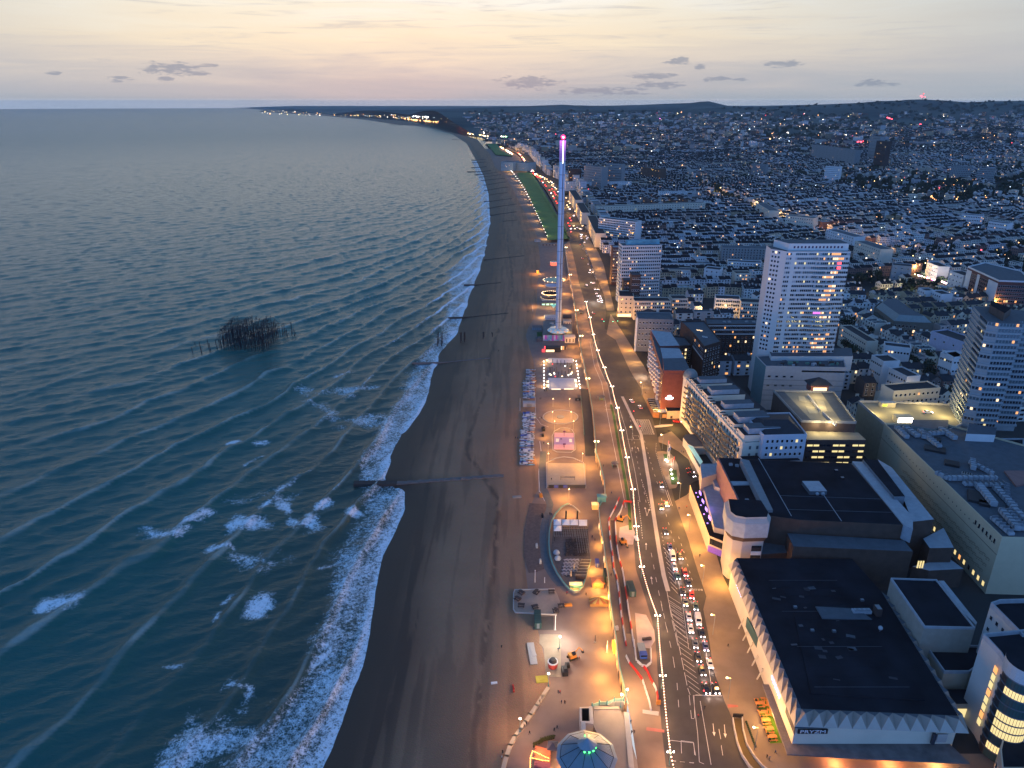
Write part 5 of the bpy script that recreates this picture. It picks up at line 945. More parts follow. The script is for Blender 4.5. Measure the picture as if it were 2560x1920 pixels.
for k in range(len(I)):j=(k+1)%len(I);b.face([(I[k][0],I[k][1],23.2),(I[j][0],I[j][1],23.2),(J[j][0],J[j][1],28),(J[k][0],J[k][1],28)],mat('lead_roof',(.20,.23,.23),.7))
b.face([(p[0],p[1],28)for p in J],ROOFB);b.build('mansard_roof',e)
face_windows(e,P[6],P[0],10,22,3,14,1.2,2.2,.04,'single',COPG);face_windows(e,P[0],P[1],10,22,3,6,1.6,2.2,.25,'single',CREAM)
P0,P1,P2_=Vector(g('I',1420,112,36)),Vector(g('I',1725,250,36)),Vector(g('I',2050,262,36));P=[tuple(P0),tuple(P1),tuple(P2_),tuple(P2_+Vector((20,45))),tuple(P0+Vector((30,20)))]
e=bld('brick_apartments','modern brick and white apartment block on the lit street at the right edge','building',P,8,36,mat('apartment_brick',(.13,.055,.045),.85),ROOFB,par=1.2,cop=RENDW)
face_windows(e,P[0],P[1],12,33,6,18,2.0,2.2,.06,'row',CREAM);face_windows(e,P[1],P[2],12,33,6,14,1.6,2.0,.03,'row',RENDW)
ud=(P1-P0).normalized();un=Vector((ud.y,-ud.x));LL=(P1-P0).length;b=MB()
for t0,t1 in((0,.16),(.36,.44),(.72,1.0)):p,q_=P0+ud*LL*t0,P0+ud*LL*t1;b.prism([tuple(p+un*.25),tuple(q_+un*.25),tuple(q_+un*.02),tuple(p+un*.02)],8,34,RENDW)
b.build('white_bay',e)
slab('cream_terrace','cream three-storey terrace lit yellow behind the roof-top parking deck','I',(690,1345),(1150,1310),11,20,36,CREAM,3,10,.12,SLATE,'terrace')
for(a_,b_,dpt,z1,m,nf,nc,lb)in(((470,985),(585,1050),12,30,RENDW,3,6,'white bow-fronted terrace left of the dark garden trees'),((640,1110),(820,1200),10,28,RENDW,3,7,'white gabled terrace stepping down to the cream terrace'),((1150,960),(1280,1010),14,30,RENDW,3,6,'cream villa right of the dark garden trees'),((1280,1010),(1420,1010),14,30,RENDW,3,4,'white villa wing beside the banded tower'),((1060,750),(1440,880),16,28,mat('lilac_render',(.42,.42,.52),.8),2,4,'lilac-white flat-roofed building left of the banded tower'),((600,890),(860,920),10,26,RENDW,2,8,'low white terrace with dark roofs above the garden trees'),((1050,345),(1160,385),12,24,RENDW,3,5,'white terrace end beside the lit lane'),((930,320),(1000,350),10,24,RENDW,3,3,'small blue-white house by the green shop'),((1020,60),(1130,110),12,24,RENDW,3,6,'white terrace beyond the market street'),((1240,150),(1380,200),14,26,RENDW,3,4,'grey-white building left of the brick apartments'),((680,95),(870,110),14,26,mat('grey_render',(.30,.31,.32),.8),3,3,'blank grey building left of the market street'),((160,690),(420,850),9,24,CREAM,3,14,'long stepped white terrace running down beside the tallest tower')):
 slab('rendered_building',lb,'I',a_,b_,dpt,8,z1,m,nf,nc,.08,SLATE)
# ---- octagonal shelter hall roof at the bottom edge
e=empty('shelter_hall',(22,152,4),'many-sided blue metal roof with green lit lantern at the bottom edge','pavilion')
RC=Vector((21.9,153.9));R1,R2=9.1,8.0;n=11;a0=math.pi/2+.0;ph=[a0+2*math.pi*k/n for k in range(n)]
ZN=mat('zinc_roof',(.22,.27,.31),.45,metal=.3,var=.10,scale=.5);ring=lambda R,z:[(RC.x+R*math.cos(t_),RC.y+R*math.sin(t_),z)for t_ in ph]
def cone(R_a,z_a,R_b,z_b,m,nm):
 b=MB();A_,B_=ring(R_a,z_a),ring(R_b,z_b)
 for k in range(n):j=(k+1)%n;b.face([A_[k],A_[j],B_[j],B_[k]],m)
 if R_b<.2 or nm=='gutter':pass
 b.build(nm,e)
cone(R1,13.4,R2,13.9,ZN,'eaves');cone(R2,13.9,R2-.18,13.95,DARK,'gutter');cone(R2-.18,13.9,2.3,17.0,ZN,'roof')
b=MB()
for k in range(n):
 for j in range(7):
  t=j/7;A_,B_=ring(R2-.2,13.97),ring(2.3,17.05);p=Vector(A_[k]).lerp(Vector(A_[(k+1)%n]),t);q_=Vector(B_[k]).lerp(Vector(B_[(k+1)%n]),t);b.tube(p,q_,.05 if j else.09,ZN if j else DARK,3)
b.build('roof_seams',e)
cone(2.3,17.0,2.1,18.1,DARK,'lantern_base');cone(2.9,18.0,.05,20.2,ZN,'lantern_roof')
GRL=mat('lantern_green',(.1,.5,.1),.5,emit=(.08,1,.18),es=5)
for k in range(7):t_=4.35+k*.52;b=MB();b.ball((RC.x+2.55*math.cos(t_),RC.y+2.55*math.sin(t_),17.5),.32,GRL,8,5);b.build('green_lamp',e)
b=MB();[b.ball((RC.x+u,RC.y+1.1,19.9),.22,GRL,6,4)for u in(-.6,.6)];b.build('green_lamp',e)
MB().prism([(RC.x+7.2*math.cos(t_),RC.y+7.2*math.sin(t_))for t_ in ph],4,13.6,CREAM).build('wall',e)
MB().prism([p for p in gs('V',[(1100,700),(1190,700),(1200,860),(1115,870)],9)],4,9,CONCL,ROOFL).build('link_bridge',e)
e=empty('promenade_steps',(29,170,4),'stone stairs and balustrade between the two promenade levels beside the many-sided roof','steps')
for pts,z0,z1,m in(([(1070,400),(1110,400),(1120,690),(1085,690)],4,8.6,CONCL),([(1265,380),(1335,370),(1360,700),(1285,690)],4,8.8,CONCL),([(1110,680),(1360,690),(1355,745),(1115,720)],4,8.8,CONCL),([(1070,395),(1300,385),(1300,430),(1075,425)],4,5.2,CONCL),([(1360,370),(1880,380),(1900,435),(1370,440)],4,8.4,STONE),([(1480,320),(1640,330),(1790,250),(1990,250),(1990,290),(1800,290),(1660,350),(1480,350)],4,8.2,STONE)):b=MB();b.prism(gs('V',pts,z1),z0,z1,m);b.build('parapet_wall',e)
b=MB()
for k in range(12):p=g('V',1195,430+k*20,7.6-k*.28);b.obox(p[0],p[1],4,7.6-k*.28,2.2,.5,0,DARK)
b.build('stair_flight',e)
b=MB();P=[g('V',x,y,9)for x,y in((1330,355),(1480,300),(1640,300),(1790,235),(1990,225))]
for p,q_ in zip(P,P[1:]):b.obox((p[0]+q_[0])/2,(p[1]+q_[1])/2,8.0,9.3,math.dist(p,q_),.18,math.atan2(q_[1]-p[1],q_[0]-p[0]),mat('pale_green_iron',(.28,.42,.30),.6))
[b.tube((p[0],p[1],8),(p[0],p[1],10),.28,TURQ,8,.18)for p in P];b.build('balustrade',e)
sheet('shelter_terrace',gs('V',[(1370,440),(1900,430),(2080,900),(2330,1750),(1750,1750),(1350,760)],8),7.5,mat('terrace_slabs',(.26,.21,.18),.85,var=.25,scale=.15,detail=6),th=.6)
b=MB()
for k in range(6):P=gs('A',[(1420+k*8,1110),(1428+k*8,1110),(1498+k*9-20,1659),(1490+k*9-20,1659)],8.3);b.prism(P,8.05,8.55-k*.05,CONCL)
tag(b.build('terrace_steps'),'long low stone steps along the edge of the promenade at the bottom','steps')
# ================================================================ THE TOWN
EXC=[]
for o in list(col.objects):
 if o.parent is not None or o.type!='EMPTY' or o.get('category')in('retaining wall','steps'):continue
 xs=[];ys_=[]
 for ch in o.children:
  if ch.name.split('.')[0]in('wall','deck','shaft','side_wing','rear_wing','terrace_roof','lower_deck','seafront_wing','front_bay','conservatory'):
   for v in ch.data.vertices:xs.append(v.co.x+o.location.x);ys_.append(v.co.y+o.location.y)
 if xs:EXC.append((min(xs)-4,max(xs)+4,min(ys_)-4,max(ys_)+4))
bline=lambda y:float(np.interp(y,[400,480,560,640,760,1000,1500,2000,3000],[150,140,140,150,118,118,60,20,-80]))
tline=lambda y:float(kerb(y))+(30 if y<900 else 16+y*.006)
def free(x,y,rr=0):
 for a,b_,c,d in EXC:
  if a-rr<x<b_+rr and c-rr<y<d+rr:return False
 return True
def tan_lim(y):return y*.745+25
rnd=random.Random(21);HS=[]
main=[g('M',*p,14)for p in[(1330,1080),(1150,985),(980,960),(860,880),(700,850),(590,820),(440,750),(300,700),(200,640),(60,560)]]
main2=[g('I',*p,9)for p in[(880,90),(1080,190),(1300,290),(1560,420),(1700,500),(1900,560)]]
def nearline(x,y,Ln,d):
 for p,q in zip(Ln,Ln[1:]):
  vx,vy=q[0]-p[0],q[1]-p[1];t=max(0,min(1,((x-p[0])*vx+(y-p[1])*vy)/(vx*vx+vy*vy)))
  if math.hypot(x-p[0]-t*vx,y-p[1]-t*vy)<d:return True
 return False
def street(name,Ln,w):
 P=[]
 for p,q in zip(Ln,Ln[1:]):
  for t_ in np.linspace(0,1,9)[:-1]:P.append((p[0]+(q[0]-p[0])*t_,p[1]+(q[1]-p[1])*t_))
 b=MB()
 for p,q in zip(P,P[1:]):
  l=math.dist(p,q)or 1;nx_,ny_=-(q[1]-p[1])/l*w,(q[0]-p[0])/l*w;z0,z1=float(terr(*p))+.25,float(terr(*q))+.25;b.face([(p[0]-nx_,p[1]-ny_,z0),(q[0]-nx_,q[1]-ny_,z1),(q[0]+nx_,q[1]+ny_,z1),(p[0]+nx_,p[1]+ny_,z0)],mat('street_stone',(.30,.26,.22),.85,var=.25,scale=.1))
 tag(b.build(name),kind='structure')
street('town_street',main,6);street('town_street',main2,7)
WD=[('M',1500,640,380,45),('M',1750,700,330,45),('M',2170,670,150,80),('M',1130,600,240,28),('M',1180,545,160,16),('M',700,345,200,18),('M',900,430,220,14),('M',1950,520,240,14),('M',600,440,160,12),('M',1600,430,200,12),('M',2100,430,200,14),('M',2150,1040,90,60),('M',1380,850,70,18),('M',1260,850,60,16),('M',1880,875,60,16),('M',1750,800,60,14),('M',230,640,40,16),('I',1900,60,180,60),('R',560,440,90,14),('R',1270,400,40,24),('R',1900,400,90,24)]
WZ=[]
for(r_,x_,y_,a_,b_)in WD:c0,c1,c2=g(r_,x_,y_,20),g(r_,x_+a_,y_,20),g(r_,x_,y_-b_,20);WZ.append((c0[0],c0[1],abs(c1[0]-c0[0]),abs(c2[1]-c0[1]),c0[0]/c0[1]))
def wood(x,y):return any(((x-a-(y-b)*k)/c)**2+((y-b)/d)**2<1 for a,b,c,d,k in WZ)
WALLC=[(.70,.70,.68),(.66,.58,.45),(.54,.56,.60),(.60,.58,.52),(.20,.12,.10),(.34,.33,.32),(.50,.40,.36),(.62,.62,.64),(.15,.12,.11),(.44,.36,.24)]
blk=118
for by in np.arange(380,2700,92):
 for bx_ in np.arange(-420,2100,blk):
  bang=.05+.04*(rnd.random()-.5)+.22*float(sstep(330,560,bx_+.12*by))*(1 if by<1300 else.4)
  if rnd.random()<(.05 if bx_<250 else.16):bang+=math.pi/2
  cwall=rnd.choice(WALLC[:4])if rnd.random()<.7 else rnd.choice(WALLC);bh=rnd.uniform(9,12.5);green=rnd.random()<.10+.25*float(sstep(500,1500,bx_))*float(sstep(600,1400,by));rowgap=23 if rnd.random()<.8 else 30
  c_,s_=math.cos(bang),math.sin(bang);L_=blk-(0 if rnd.random()<.6 else 9)
  for j in range(5):
   off=-46+j*rowgap
   if off>44:break
   run=-L_/2;hc=rnd.uniform(-1,1);kind=rnd.random();w0=rnd.uniform(6,8.5)
   rc=cwall if rnd.random()<.75 else rnd.choice(WALLC)
   while run<L_/2:
    w=w0*rnd.uniform(.95,1.05)if kind<.75 else rnd.uniform(8,18)
    u,v=run+w/2,off+rnd.uniform(-.4,.4);x=bx_+u*c_-v*s_;y=by+u*s_+v*c_;run+=w+(0 if kind<.75 or rnd.random()<.4 else rnd.uniform(1,7))
    if rnd.random()<.04:continue
    if x<tline(y)or x>tan_lim(y)or y<395:continue
    if y<470 and x<215:continue
    if not free(x,y):continue
    if nearline(x,y,main,9)or nearline(x,y,main2,11):continue
    if green and rnd.random()<.75:continue
    if wood(x,y)and rnd.random()<.86:continue
    cc_=rc if rnd.random()<.88 else rnd.choice(WALLC[:8]);k_=rnd.uniform(.85,1.08)*(.80 if y>1400 else 1);HS.append((x,y,bang,w,rnd.uniform(9,12),bh+hc+rnd.uniform(-.7,.7),tuple(c*k_ for c in cc_),rnd.random()))
for _ in range(12500):
 y=2600*math.exp(rnd.random()**.8*math.log(6400/2600));x=rnd.uniform(tline(y),y*.76)
 if float(fbm(np.array(x/330.),np.array(y/520.),3))>.60+.0*x:continue
 if rnd.random()<.45*float(sstep(600,2600,x)):continue
 if wood(x,y)and rnd.random()<.9:continue
 if y>5900 or float(terr(x,y))>112:continue
 if y>4600+500*math.sin(x/400)and rnd.random()<.5:continue
 k_=rnd.uniform(.5,1.05);cc_=rnd.choice(WALLC);HS.append((x,y,rnd.choice([.05,.3,-.3,1.6])+rnd.uniform(-.1,.1),rnd.uniform(9,42),rnd.uniform(8,13),rnd.uniform(6,11)if rnd.random()<.93 else rnd.uniform(14,28),tuple(c*k_ for c in cc_),rnd.random()))
HS.sort(key=lambda h:h[1]*.93+0)
for y in np.arange(1080,3100,17):
 if rnd.random()<.12:continue
 x=float(kerb(y))+17+y*.004;HS.append((x+8,y,math.pi/2+.1,16,14,rnd.choice([14,15,16,22,30])if y>1500 else 16,rnd.choice(WALLC[:4]),rnd.random()))
Zt=terr(np.array([h[0]for h in HS]),np.array([h[1]for h in HS]));
near=[i for i,h in enumerate(HS)if h[1]<1000][:296];nset=set(near)
# ---- prototypes for the near houses
def proto(ci,roofk,nfl,label):
 w,d_,h=7.0,10.0,3.2*nfl;e=empty('terraced_house',(0,0,0));wm=mat('house_render_%s'%'abcdefghij'[ci],WALLC[ci],.85,var=.08,scale=.2)
 MB().box(-w/2,-d_/2,-4,w/2,d_/2,h,wm).build('wall',e)
 b=MB()
 if roofk==0:b.face([(-w/2-.2,-d_/2-.3,h),(w/2+.2,-d_/2-.3,h),(w/2+.2,0,h+3),(-w/2-.2,0,h+3)],SLATE);b.face([(w/2+.2,d_/2+.3,h),(-w/2-.2,d_/2+.3,h),(-w/2-.2,0,h+3),(w/2+.2,0,h+3)],SLATE);b.face([(-w/2,-d_/2,h),(-w/2,0,h+2.95),(-w/2,d_/2,h)],wm);b.face([(w/2,-d_/2,h),(w/2,d_/2,h),(w/2,0,h+2.95)],wm)
 elif roofk==1:b.box(-w/2+.3,-d_/2+.3,h,w/2-.3,d_/2-.3,h+.05,ROOFB);b.box(-w/2,-d_/2,h,w/2,-d_/2+.3,h+.9,wm);b.box(-w/2,-d_/2+.3,h,-w/2+.3,d_/2,h+.9,wm)
 else:b.face([(-w/2,-d_/2-.2,h),(0,-d_/2-.2,h+2.6),(0,d_/2+.2,h+2.6),(-w/2,d_/2+.2,h)][::-1],SLATE);b.face([(0,-d_/2-.2,h+2.6),(w/2,-d_/2-.2,h),(w/2,d_/2+.2,h),(0,d_/2+.2,h+2.6)][::-1],SLATE);b.face([(-w/2,-d_/2,h),(w/2,-d_/2,h),(0,-d_/2,h+2.55)],wm);b.face([(w/2,d_/2,h),(-w/2,d_/2,h),(0,d_/2,h+2.55)],wm)
 r_=b.build('roof',e);b=MB();b.box(w/2-.9,-.9,h+.5,w/2-.1,.9,h+4.0 if roofk!=1 else h+2.2,wm);[b.tube((w/2-.5,k,h+(4.0 if roofk!=1 else 2.2)),(w/2-.5,k,h+(4.5 if roofk!=1 else 2.7)),.13,BRICKR,5)for k in(-.5,0,.5)]
 me=b.mesh('chimney');link('chimney',me,r_)
 for f in range(nfl):
  for x in(-1.8,1.8):
   for sgn in(-1,1):
    o=link('window',win_mesh(1.15,1.7,GLASSD),e,(x,sgn*d_/2,3.2*f+1.8));o.rotation_euler=(0,0,0 if sgn<0 else math.pi)
 e['label']=label;e['category']='terraced house';return e
kinds={}
CN=['white','cream','pale blue-white','off-white','brick red','grey','pinkish','bright white','dark brown','sandy']
RK_=['ridged slate roof','flat parapet roof','gable to the street']
RD=np.random.default_rng(4)
for i in near:
 x,y,a,w,d_,h,c,q=HS[i];ci=min(range(10),key=lambda k:sum((WALLC[k][j]-c[j])**2 for j in range(3)));rk=0 if q<.55 else(1 if q<.85 else 2);nfl=3 if h<11 else 4
 key=(ci,rk,nfl);first=key not in kinds
 if first:kinds[key]=proto(ci,rk,nfl,'')
 t=kinds[key]if first else copy_tree(kinds[key])
 t.location=(x,y,float(Zt[i]));t.rotation_euler=(0,0,a);t.scale=(w/7.0,d_/10.0,h/(3.2*nfl));
 zone='near the tallest tower' if x<260 and y<620 else('behind the seafront square' if x<260 else('right of the tallest tower' if y<650 else 'far right beyond the towers'))
 t['label']=f"{CN[ci]} {['', '', '', 'three', 'four'][nfl]}-storey terraced house with {RK_[rk]}, {zone}";t['group']=f'{CN[ci]} {nfl}-storey {["ridge", "flat", "gable"][rk]} houses {zone}';t['category']='terraced house'
 for ch in t.children:
  if ch.name.startswith('window'):ch.data=win_mesh(1.15,1.7,[GLASSD,LITW,LITY,LITC][int(RD.integers(1,4))if RD.random()<.09 else 0])
# ---- the rest of the town as one body of buildings
def facade_mat():
 m=bpy.data.materials.new('town_walls');m.use_nodes=True;t=m.node_tree;n=t.nodes;l=t.links;p=n['Principled BSDF'];p.inputs['Roughness'].default_value=.8;p.inputs['Specular IOR Level'].default_value=.2
 def M(op,a,b=None,cl=False):
  q=n.new('ShaderNodeMath');q.operation=op;q.use_clamp=cl
  for i,v in enumerate((a,b)):
   if v is None:continue
   if isinstance(v,(int,float)):q.inputs[i].default_value=v
   else:l.new(v,q.inputs[i])
  return q.outputs[0]
 uv=n.new('ShaderNodeUVMap');uv.uv_map='wall';s=n.new('ShaderNodeSeparateXYZ');l.new(uv.outputs[0],s.inputs[0])
 u=M('DIVIDE',s.outputs[0],2.7);v=M('DIVIDE',s.outputs[1],3.1);fu=M('FRACT',u);fv=M('FRACT',v)
 mask=M('MULTIPLY',M('LESS_THAN',M('ABSOLUTE',M('SUBTRACT',fu,.5)),.22),M('LESS_THAN',M('ABSOLUTE',M('SUBTRACT',fv,.5)),.28))
 cb_=n.new('ShaderNodeCombineXYZ');l.new(M('FLOOR',u),cb_.inputs[0]);l.new(M('FLOOR',v),cb_.inputs[1]);wn_=n.new('ShaderNodeTexWhiteNoise');wn_.noise_dimensions='3D';l.new(cb_.outputs[0],wn_.inputs[0])
 at=n.new('ShaderNodeAttribute');at.attribute_name='tint';mx=n.new('ShaderNodeMix');mx.data_type='RGBA';l.new(mask,mx.inputs[0]);l.new(at.outputs['Color'],mx.inputs[6]);mx.inputs[7].default_value=(.02,.03,.045,1);l.new(mx.outputs[2],p.inputs['Base Color'])
 lit=M('MULTIPLY',mask,M('GREATER_THAN',wn_.outputs['Value'],.965));cr=n.new('ShaderNodeValToRGB');l.new(M('FRACT',M('MULTIPLY',wn_.outputs['Value'],371.3)),cr.inputs[0]);e_=cr.color_ramp.elements;e_[0].color=(1,.42,.12,1);e_[1].color=(1,.80,.50,1);e2_=cr.color_ramp.elements.new(.6);e2_.color=(1,.58,.24,1)
 l.new(cr.outputs[0],p.inputs['Emission Color']);l.new(M('MULTIPLY',lit,2.6),p.inputs['Emission Strength']);m.cycles.emission_sampling='NONE';return m
FM=facade_mat();TR_=mat('town_roofs',(.016,.019,.024),.9,spec=.05,var=.5,scale=.12,detail=5)
V=[];F=[];UV=[];TI=[];MI=[];uvs=0
def qd(P,uv,tint,mi):
 i=len(V);V.extend(P);F.append(tuple(range(i,i+len(P))));UV.extend(uv);TI.extend([tint]*len(P));MI.append(mi)
for i,(x,y,a,w,d_,h,c,q)in enumerate(HS):
 if i in nset:continue
 z0=float(Zt[i])-1.5;c_,s_=math.cos(a),math.sin(a);P4=[(x+u*c_-v*s_,y+u*s_+v*c_)for u,v in((-w/2,-d_/2),(w/2,-d_/2),(w/2,d_/2),(-w/2,d_/2))];z1=z0+1.5+h;uo=(i*7.3)%5000*2.7;ti=(*c,1)
 for k,L_ in enumerate((w,d_,w,d_)):
  p,r_=P4[k],P4[(k+1)%4];n_=max(1,round(L_/2.7))*2.7;H_=round(h/3.1)*3.1;u0=uo+k*270
  qd([(p[0],p[1],z0),(r_[0],r_[1],z0),(r_[0],r_[1],z1),(p[0],p[1],z1)],[(u0,-1.5),(u0+n_,-1.5),(u0+n_,H_),(u0,H_)],ti,0)
 if q<.72 and h<14:
  rh=2.6;m0=((P4[0][0]+P4[3][0])/2,(P4[0][1]+P4[3][1])/2,z1+rh);m1=((P4[1][0]+P4[2][0])/2,(P4[1][1]+P4[2][1])/2,z1+rh);A_=[(p[0],p[1],z1)for p in P4]
  qd([A_[0],A_[1],m1,m0],[(0,0)]*4,ti,1);qd([A_[2],A_[3],m0,m1],[(0,0)]*4,ti,1);qd([A_[1],A_[2],m1],[(1.35+2.7*0,0)]*3,ti,2);qd([A_[3],A_[0],m0],[(0,0)]*3,ti,2)
  if y<2200:
   cx0,cy0=m1[0],m1[1];[qd([(cx0+u0_,cy0+v0_,z1+1),(cx0+u1_,cy0+v1_,z1+1),(cx0+u1_,cy0+v1_,z1+4),(cx0+u0_,cy0+v0_,z1+4)],[(0,0)]*4,ti,2)for u0_,v0_,u1_,v1_ in((-.5,-.9,.5,-.9),(-.5,.9,-.5,-.9))]
 else:
  A_=[(p[0],p[1],z1-.6)for p in P4];qd(A_,[(0,0)]*4,ti,3 if q>.86 else 1)
me=bpy.data.meshes.new('town_buildings');me.from_pydata(V,[],F);me.polygons.foreach_set('material_index',MI)
for m in(FM,TR_,mat('town_gables',(.52,.50,.48),.85,var=.35,scale=.05),ROOFL):me.materials.append(m)
ul=me.uv_layers.new(name='wall');ul.data.foreach_set('uv',np.array(UV,dtype=np.float32).ravel());ca=me.color_attributes.new('tint','FLOAT_COLOR','CORNER');ca.data.foreach_set('color',np.array(TI,dtype=np.float32).ravel());me.update()
tag(link('town_buildings',me),'dense mass of further terraces, flats and houses filling the town to the hills','buildings',kind='stuff')
def far_block(label,r,A_,B_,ztop,depth,m,nf,nc,zb,lit=.06,z0=None):
 z0=z0 or 0;e,P=slab('far_block',label,r,A_,B_,depth,zb,ztop,m,nf,nc,lit,roofh=.6)
for lb,A_,B_,y_,hh,m in(('long pale yellow regency terrace with slight curve, far side of the lawns',(590,690),(1930,640),0,17,CREAM),('pale terrace front with lit windows beyond the first long terrace',(170,380),(1000,375),0,17,RENDW),('white blocks group in the middle of the far town',(1350,500),(1700,500),0,14,RENDW),('pale mansion row below the long yellow terrace',(1070,880),(1640,870),0,12,RENDW),('pinkish white terrace with dark roof above the coloured-screen tower',(1400,1285),(1610,1290),0,11,RENDW),('long white terrace with black roof right of the coloured-screen tower',(1390,1400),(2050,1410),0,11,RENDW),('cream terrace with dark roof just below that long white terrace',(1400,1480),(1810,1490),0,11,CREAM)):
 far_block(lb,'R',A_,B_,8+hh+(2 if hh>13 else 0),13,m,4 if hh>13 else 3,40 if B_[0]-A_[0]>700 else 14,8)
for lb,A_,B_,ztop,m in(('grey slab block of flats in a row beyond the pale terrace',(405,170),(625,195),60,GREYC),('second grey slab block of flats beyond the pale terrace',(680,150),(880,160),62,GREYC),('brownish block of flats beyond the pale terrace',(1120,190),(1370,215),42,BRICKB),('dark block of flats with white roof light beyond the pale terrace',(215,215),(370,215),50,BRICKD)):
 far_block(lb,'R',A_,B_,ztop,18,m,9,14,10,.07)
for lb,A_,B_,ztop,m in(('pale ridge of tower flats on the far right, left of the construction tower',(850,365),(1130,400),70,GREYC),('white stepped block of flats among dark trees on the far right',(935,505),(1030,510),55,RENDW),('grey block of flats among trees far right',(1745,500),(1880,505),58,GREYC),('pale block of flats at the far right edge',(1915,515),(2030,520),58,GREYC),('dark tower under construction with red lights',(1265,340),(1330,345),95,BRICKD),('pale tower beside the tower under construction',(1225,310),(1290,315),98,GREYC),('grey block in the middle of the far town',(460,490),(555,495),45,GREYC),('pale mansion block with mansard roof by the lit main street',(680,820),(860,840),34,CREAM),('pale cream block with big windows on the lit main street',(490,740),(575,790),30,CREAM),('white corner terrace glowing orange at street level',(1125,985),(1290,1040),32,CREAM),('white terrace left of the glowing corner',(940,910),(1120,960),30,RENDW),('white villa group at right edge',(1815,815),(1950,825),34,RENDW),('white villa block at right edge nearer',(1985,860),(2110,875),34,RENDW)):
 far_block(lb,'M',A_,B_,ztop,16,m,8 if ztop>40 else 4,12,12 if ztop<40 else 20,.07)
for lb,A_,B_,ztop in(('teal flats at the far end of the lawn',(1560,685),(1690,690),32),('blue-grey flats beside the teal flats at the lawn end',(1700,690),(1850,700),30)):far_block(lb,'P',A_,B_,ztop,40,mat('teal_flats',(.20,.30,.34),.8),6,12,8,.05)
for lb,pts in(('cream seafront terrace facing the lawn, nearer part',[(545,1030),(440,800)]),('cream seafront terrace facing the lawn, middle part',[(372,770),(300,640)]),('white seafront terrace facing the lawn, farther part',[(290,610),(212,480)])):
 a_,b_=Vector(g('R',*pts[0],26)),Vector(g('R',*pts[1],26));u=(b_-a_).normalized();v=Vector((u.y,-u.x));P=[tuple(b_),tuple(a_),tuple(a_+v*14),tuple(b_+v*14)];e=bld('seafront_terrace',lb,'terrace',P,8,26,CREAM,SLATE);face_windows(e,P[0],P[1],10,26,5,24,1.2,1.9,.04,'row',None)
# ---- trees
LEAFM=mat('foliage',(.030,.046,.022),.9,var=.45,scale=.35,detail=4);LEAFD=mat('foliage_dark',(.018,.030,.018),.9,var=.4,scale=.35)
def crown_mb(b,c,R_,n,rr,m,flat=.8,sz=.5):
 lob=[(rr.uniform(-.5,.5),rr.uniform(-.5,.5),rr.uniform(-.35,.45),rr.uniform(.35,.6))for _ in range(7)]
 for _ in range(n):
  L_=rr.choice(lob);th=rr.uniform(0,6.283);ph_=math.acos(rr.uniform(-1,1));q=L_[3]*(rr.random()**.35)
  p=Vector((c[0]+R_*(L_[0]+q*math.sin(ph_)*math.cos(th)),c[1]+R_*(L_[1]+q*math.sin(ph_)*math.sin(th)),c[2]+R_*flat*(L_[2]+q*math.cos(ph_))))
  u=Vector((rr.gauss(0,1),rr.gauss(0,1),rr.gauss(0,.7))).normalized();v=u.orthogonal().normalized();w_=u.cross(v);s_=sz*rr.uniform(.6,1.4)
  b.face([p+v*s_,p+w_*s_*.7,p-v*s_*.8,p-w_*s_],m)
rr=random.Random(9);protos=[]
for k in range(4):
 e=empty('garden_tree',(0,0,0));b=MB();b.tube((0,0,-1),(.2,.1,4),.35,TIMB,6,.2);[b.tube((.2,.1,3.2),(rr.uniform(-2,2),rr.uniform(-2,2),6.2),.16,TIMB,5,.06)for _ in range(5)];b.build('trunk',e);b=MB();crown_mb(b,(0,0,6.4),4.6,620,rr,LEAFD if k%2 else LEAFM,.85,.42);b.build('crown',e);protos.append(e)
spots=[(I_,*p)for I_,p in[('I',q)for q in[(340,215),(375,235),(515,195),(980,520),(1050,540),(1090,590),(950,560),(1250,590),(1200,560),(720,990),(790,970),(850,980),(900,1000),(960,960),(1000,1010),(1030,1060),(880,1060),(940,1090),(1000,1130),(1040,1180),(1080,1210),(780,1040),(250,650),(220,700),(260,760),(1180,1350),(1250,1400),(210,880),(300,960),(450,720)]]]+[('M',x,y)for x,y in[(800,915),(825,900),(775,925),(190,640),(240,650),(1900,870),(1870,880),(2080,950),(2150,940),(2050,1000),(1990,1040),(2100,1050),(2180,1030),(1350,840),(1390,850),(1270,850),(1420,830)]]+[('K',x,y)for x,y in[(900,600),(960,610),(1000,640),(750,420),(1010,430),(230,560)]]+[('R',x,y)for x,y in[(500,440),(620,430),(660,440),(980,720),(1310,715),(1460,705),(1190,735),(390,850),(1270,400),(1300,410),(180,540)]]
for k,(r,x,y)in enumerate(spots):
 p=g(r,x,y,14);o=protos[k]if k<4 else copy_tree(protos[k%4]);s_=rr.uniform(.9,1.6)*(1.3 if r in 'MR' else 1);o.location=(p[0],p[1],float(terr(p[0],p[1])));o.scale=(s_,s_,s_);o.rotation_euler=(0,0,rr.uniform(0,6));z_={'I':'right of the tallest tower','M':'far right of the town','K':'left of the tallest tower','R':'in the regency squares'}[r]
 tag(o,f'{"dark" if k % 4 % 2 else "olive green"} broadleaf tree {z_}','tree',f'{"dark" if k % 4 % 2 else "olive"} trees {z_}')
b=MB();rr=random.Random(31);cnt=0
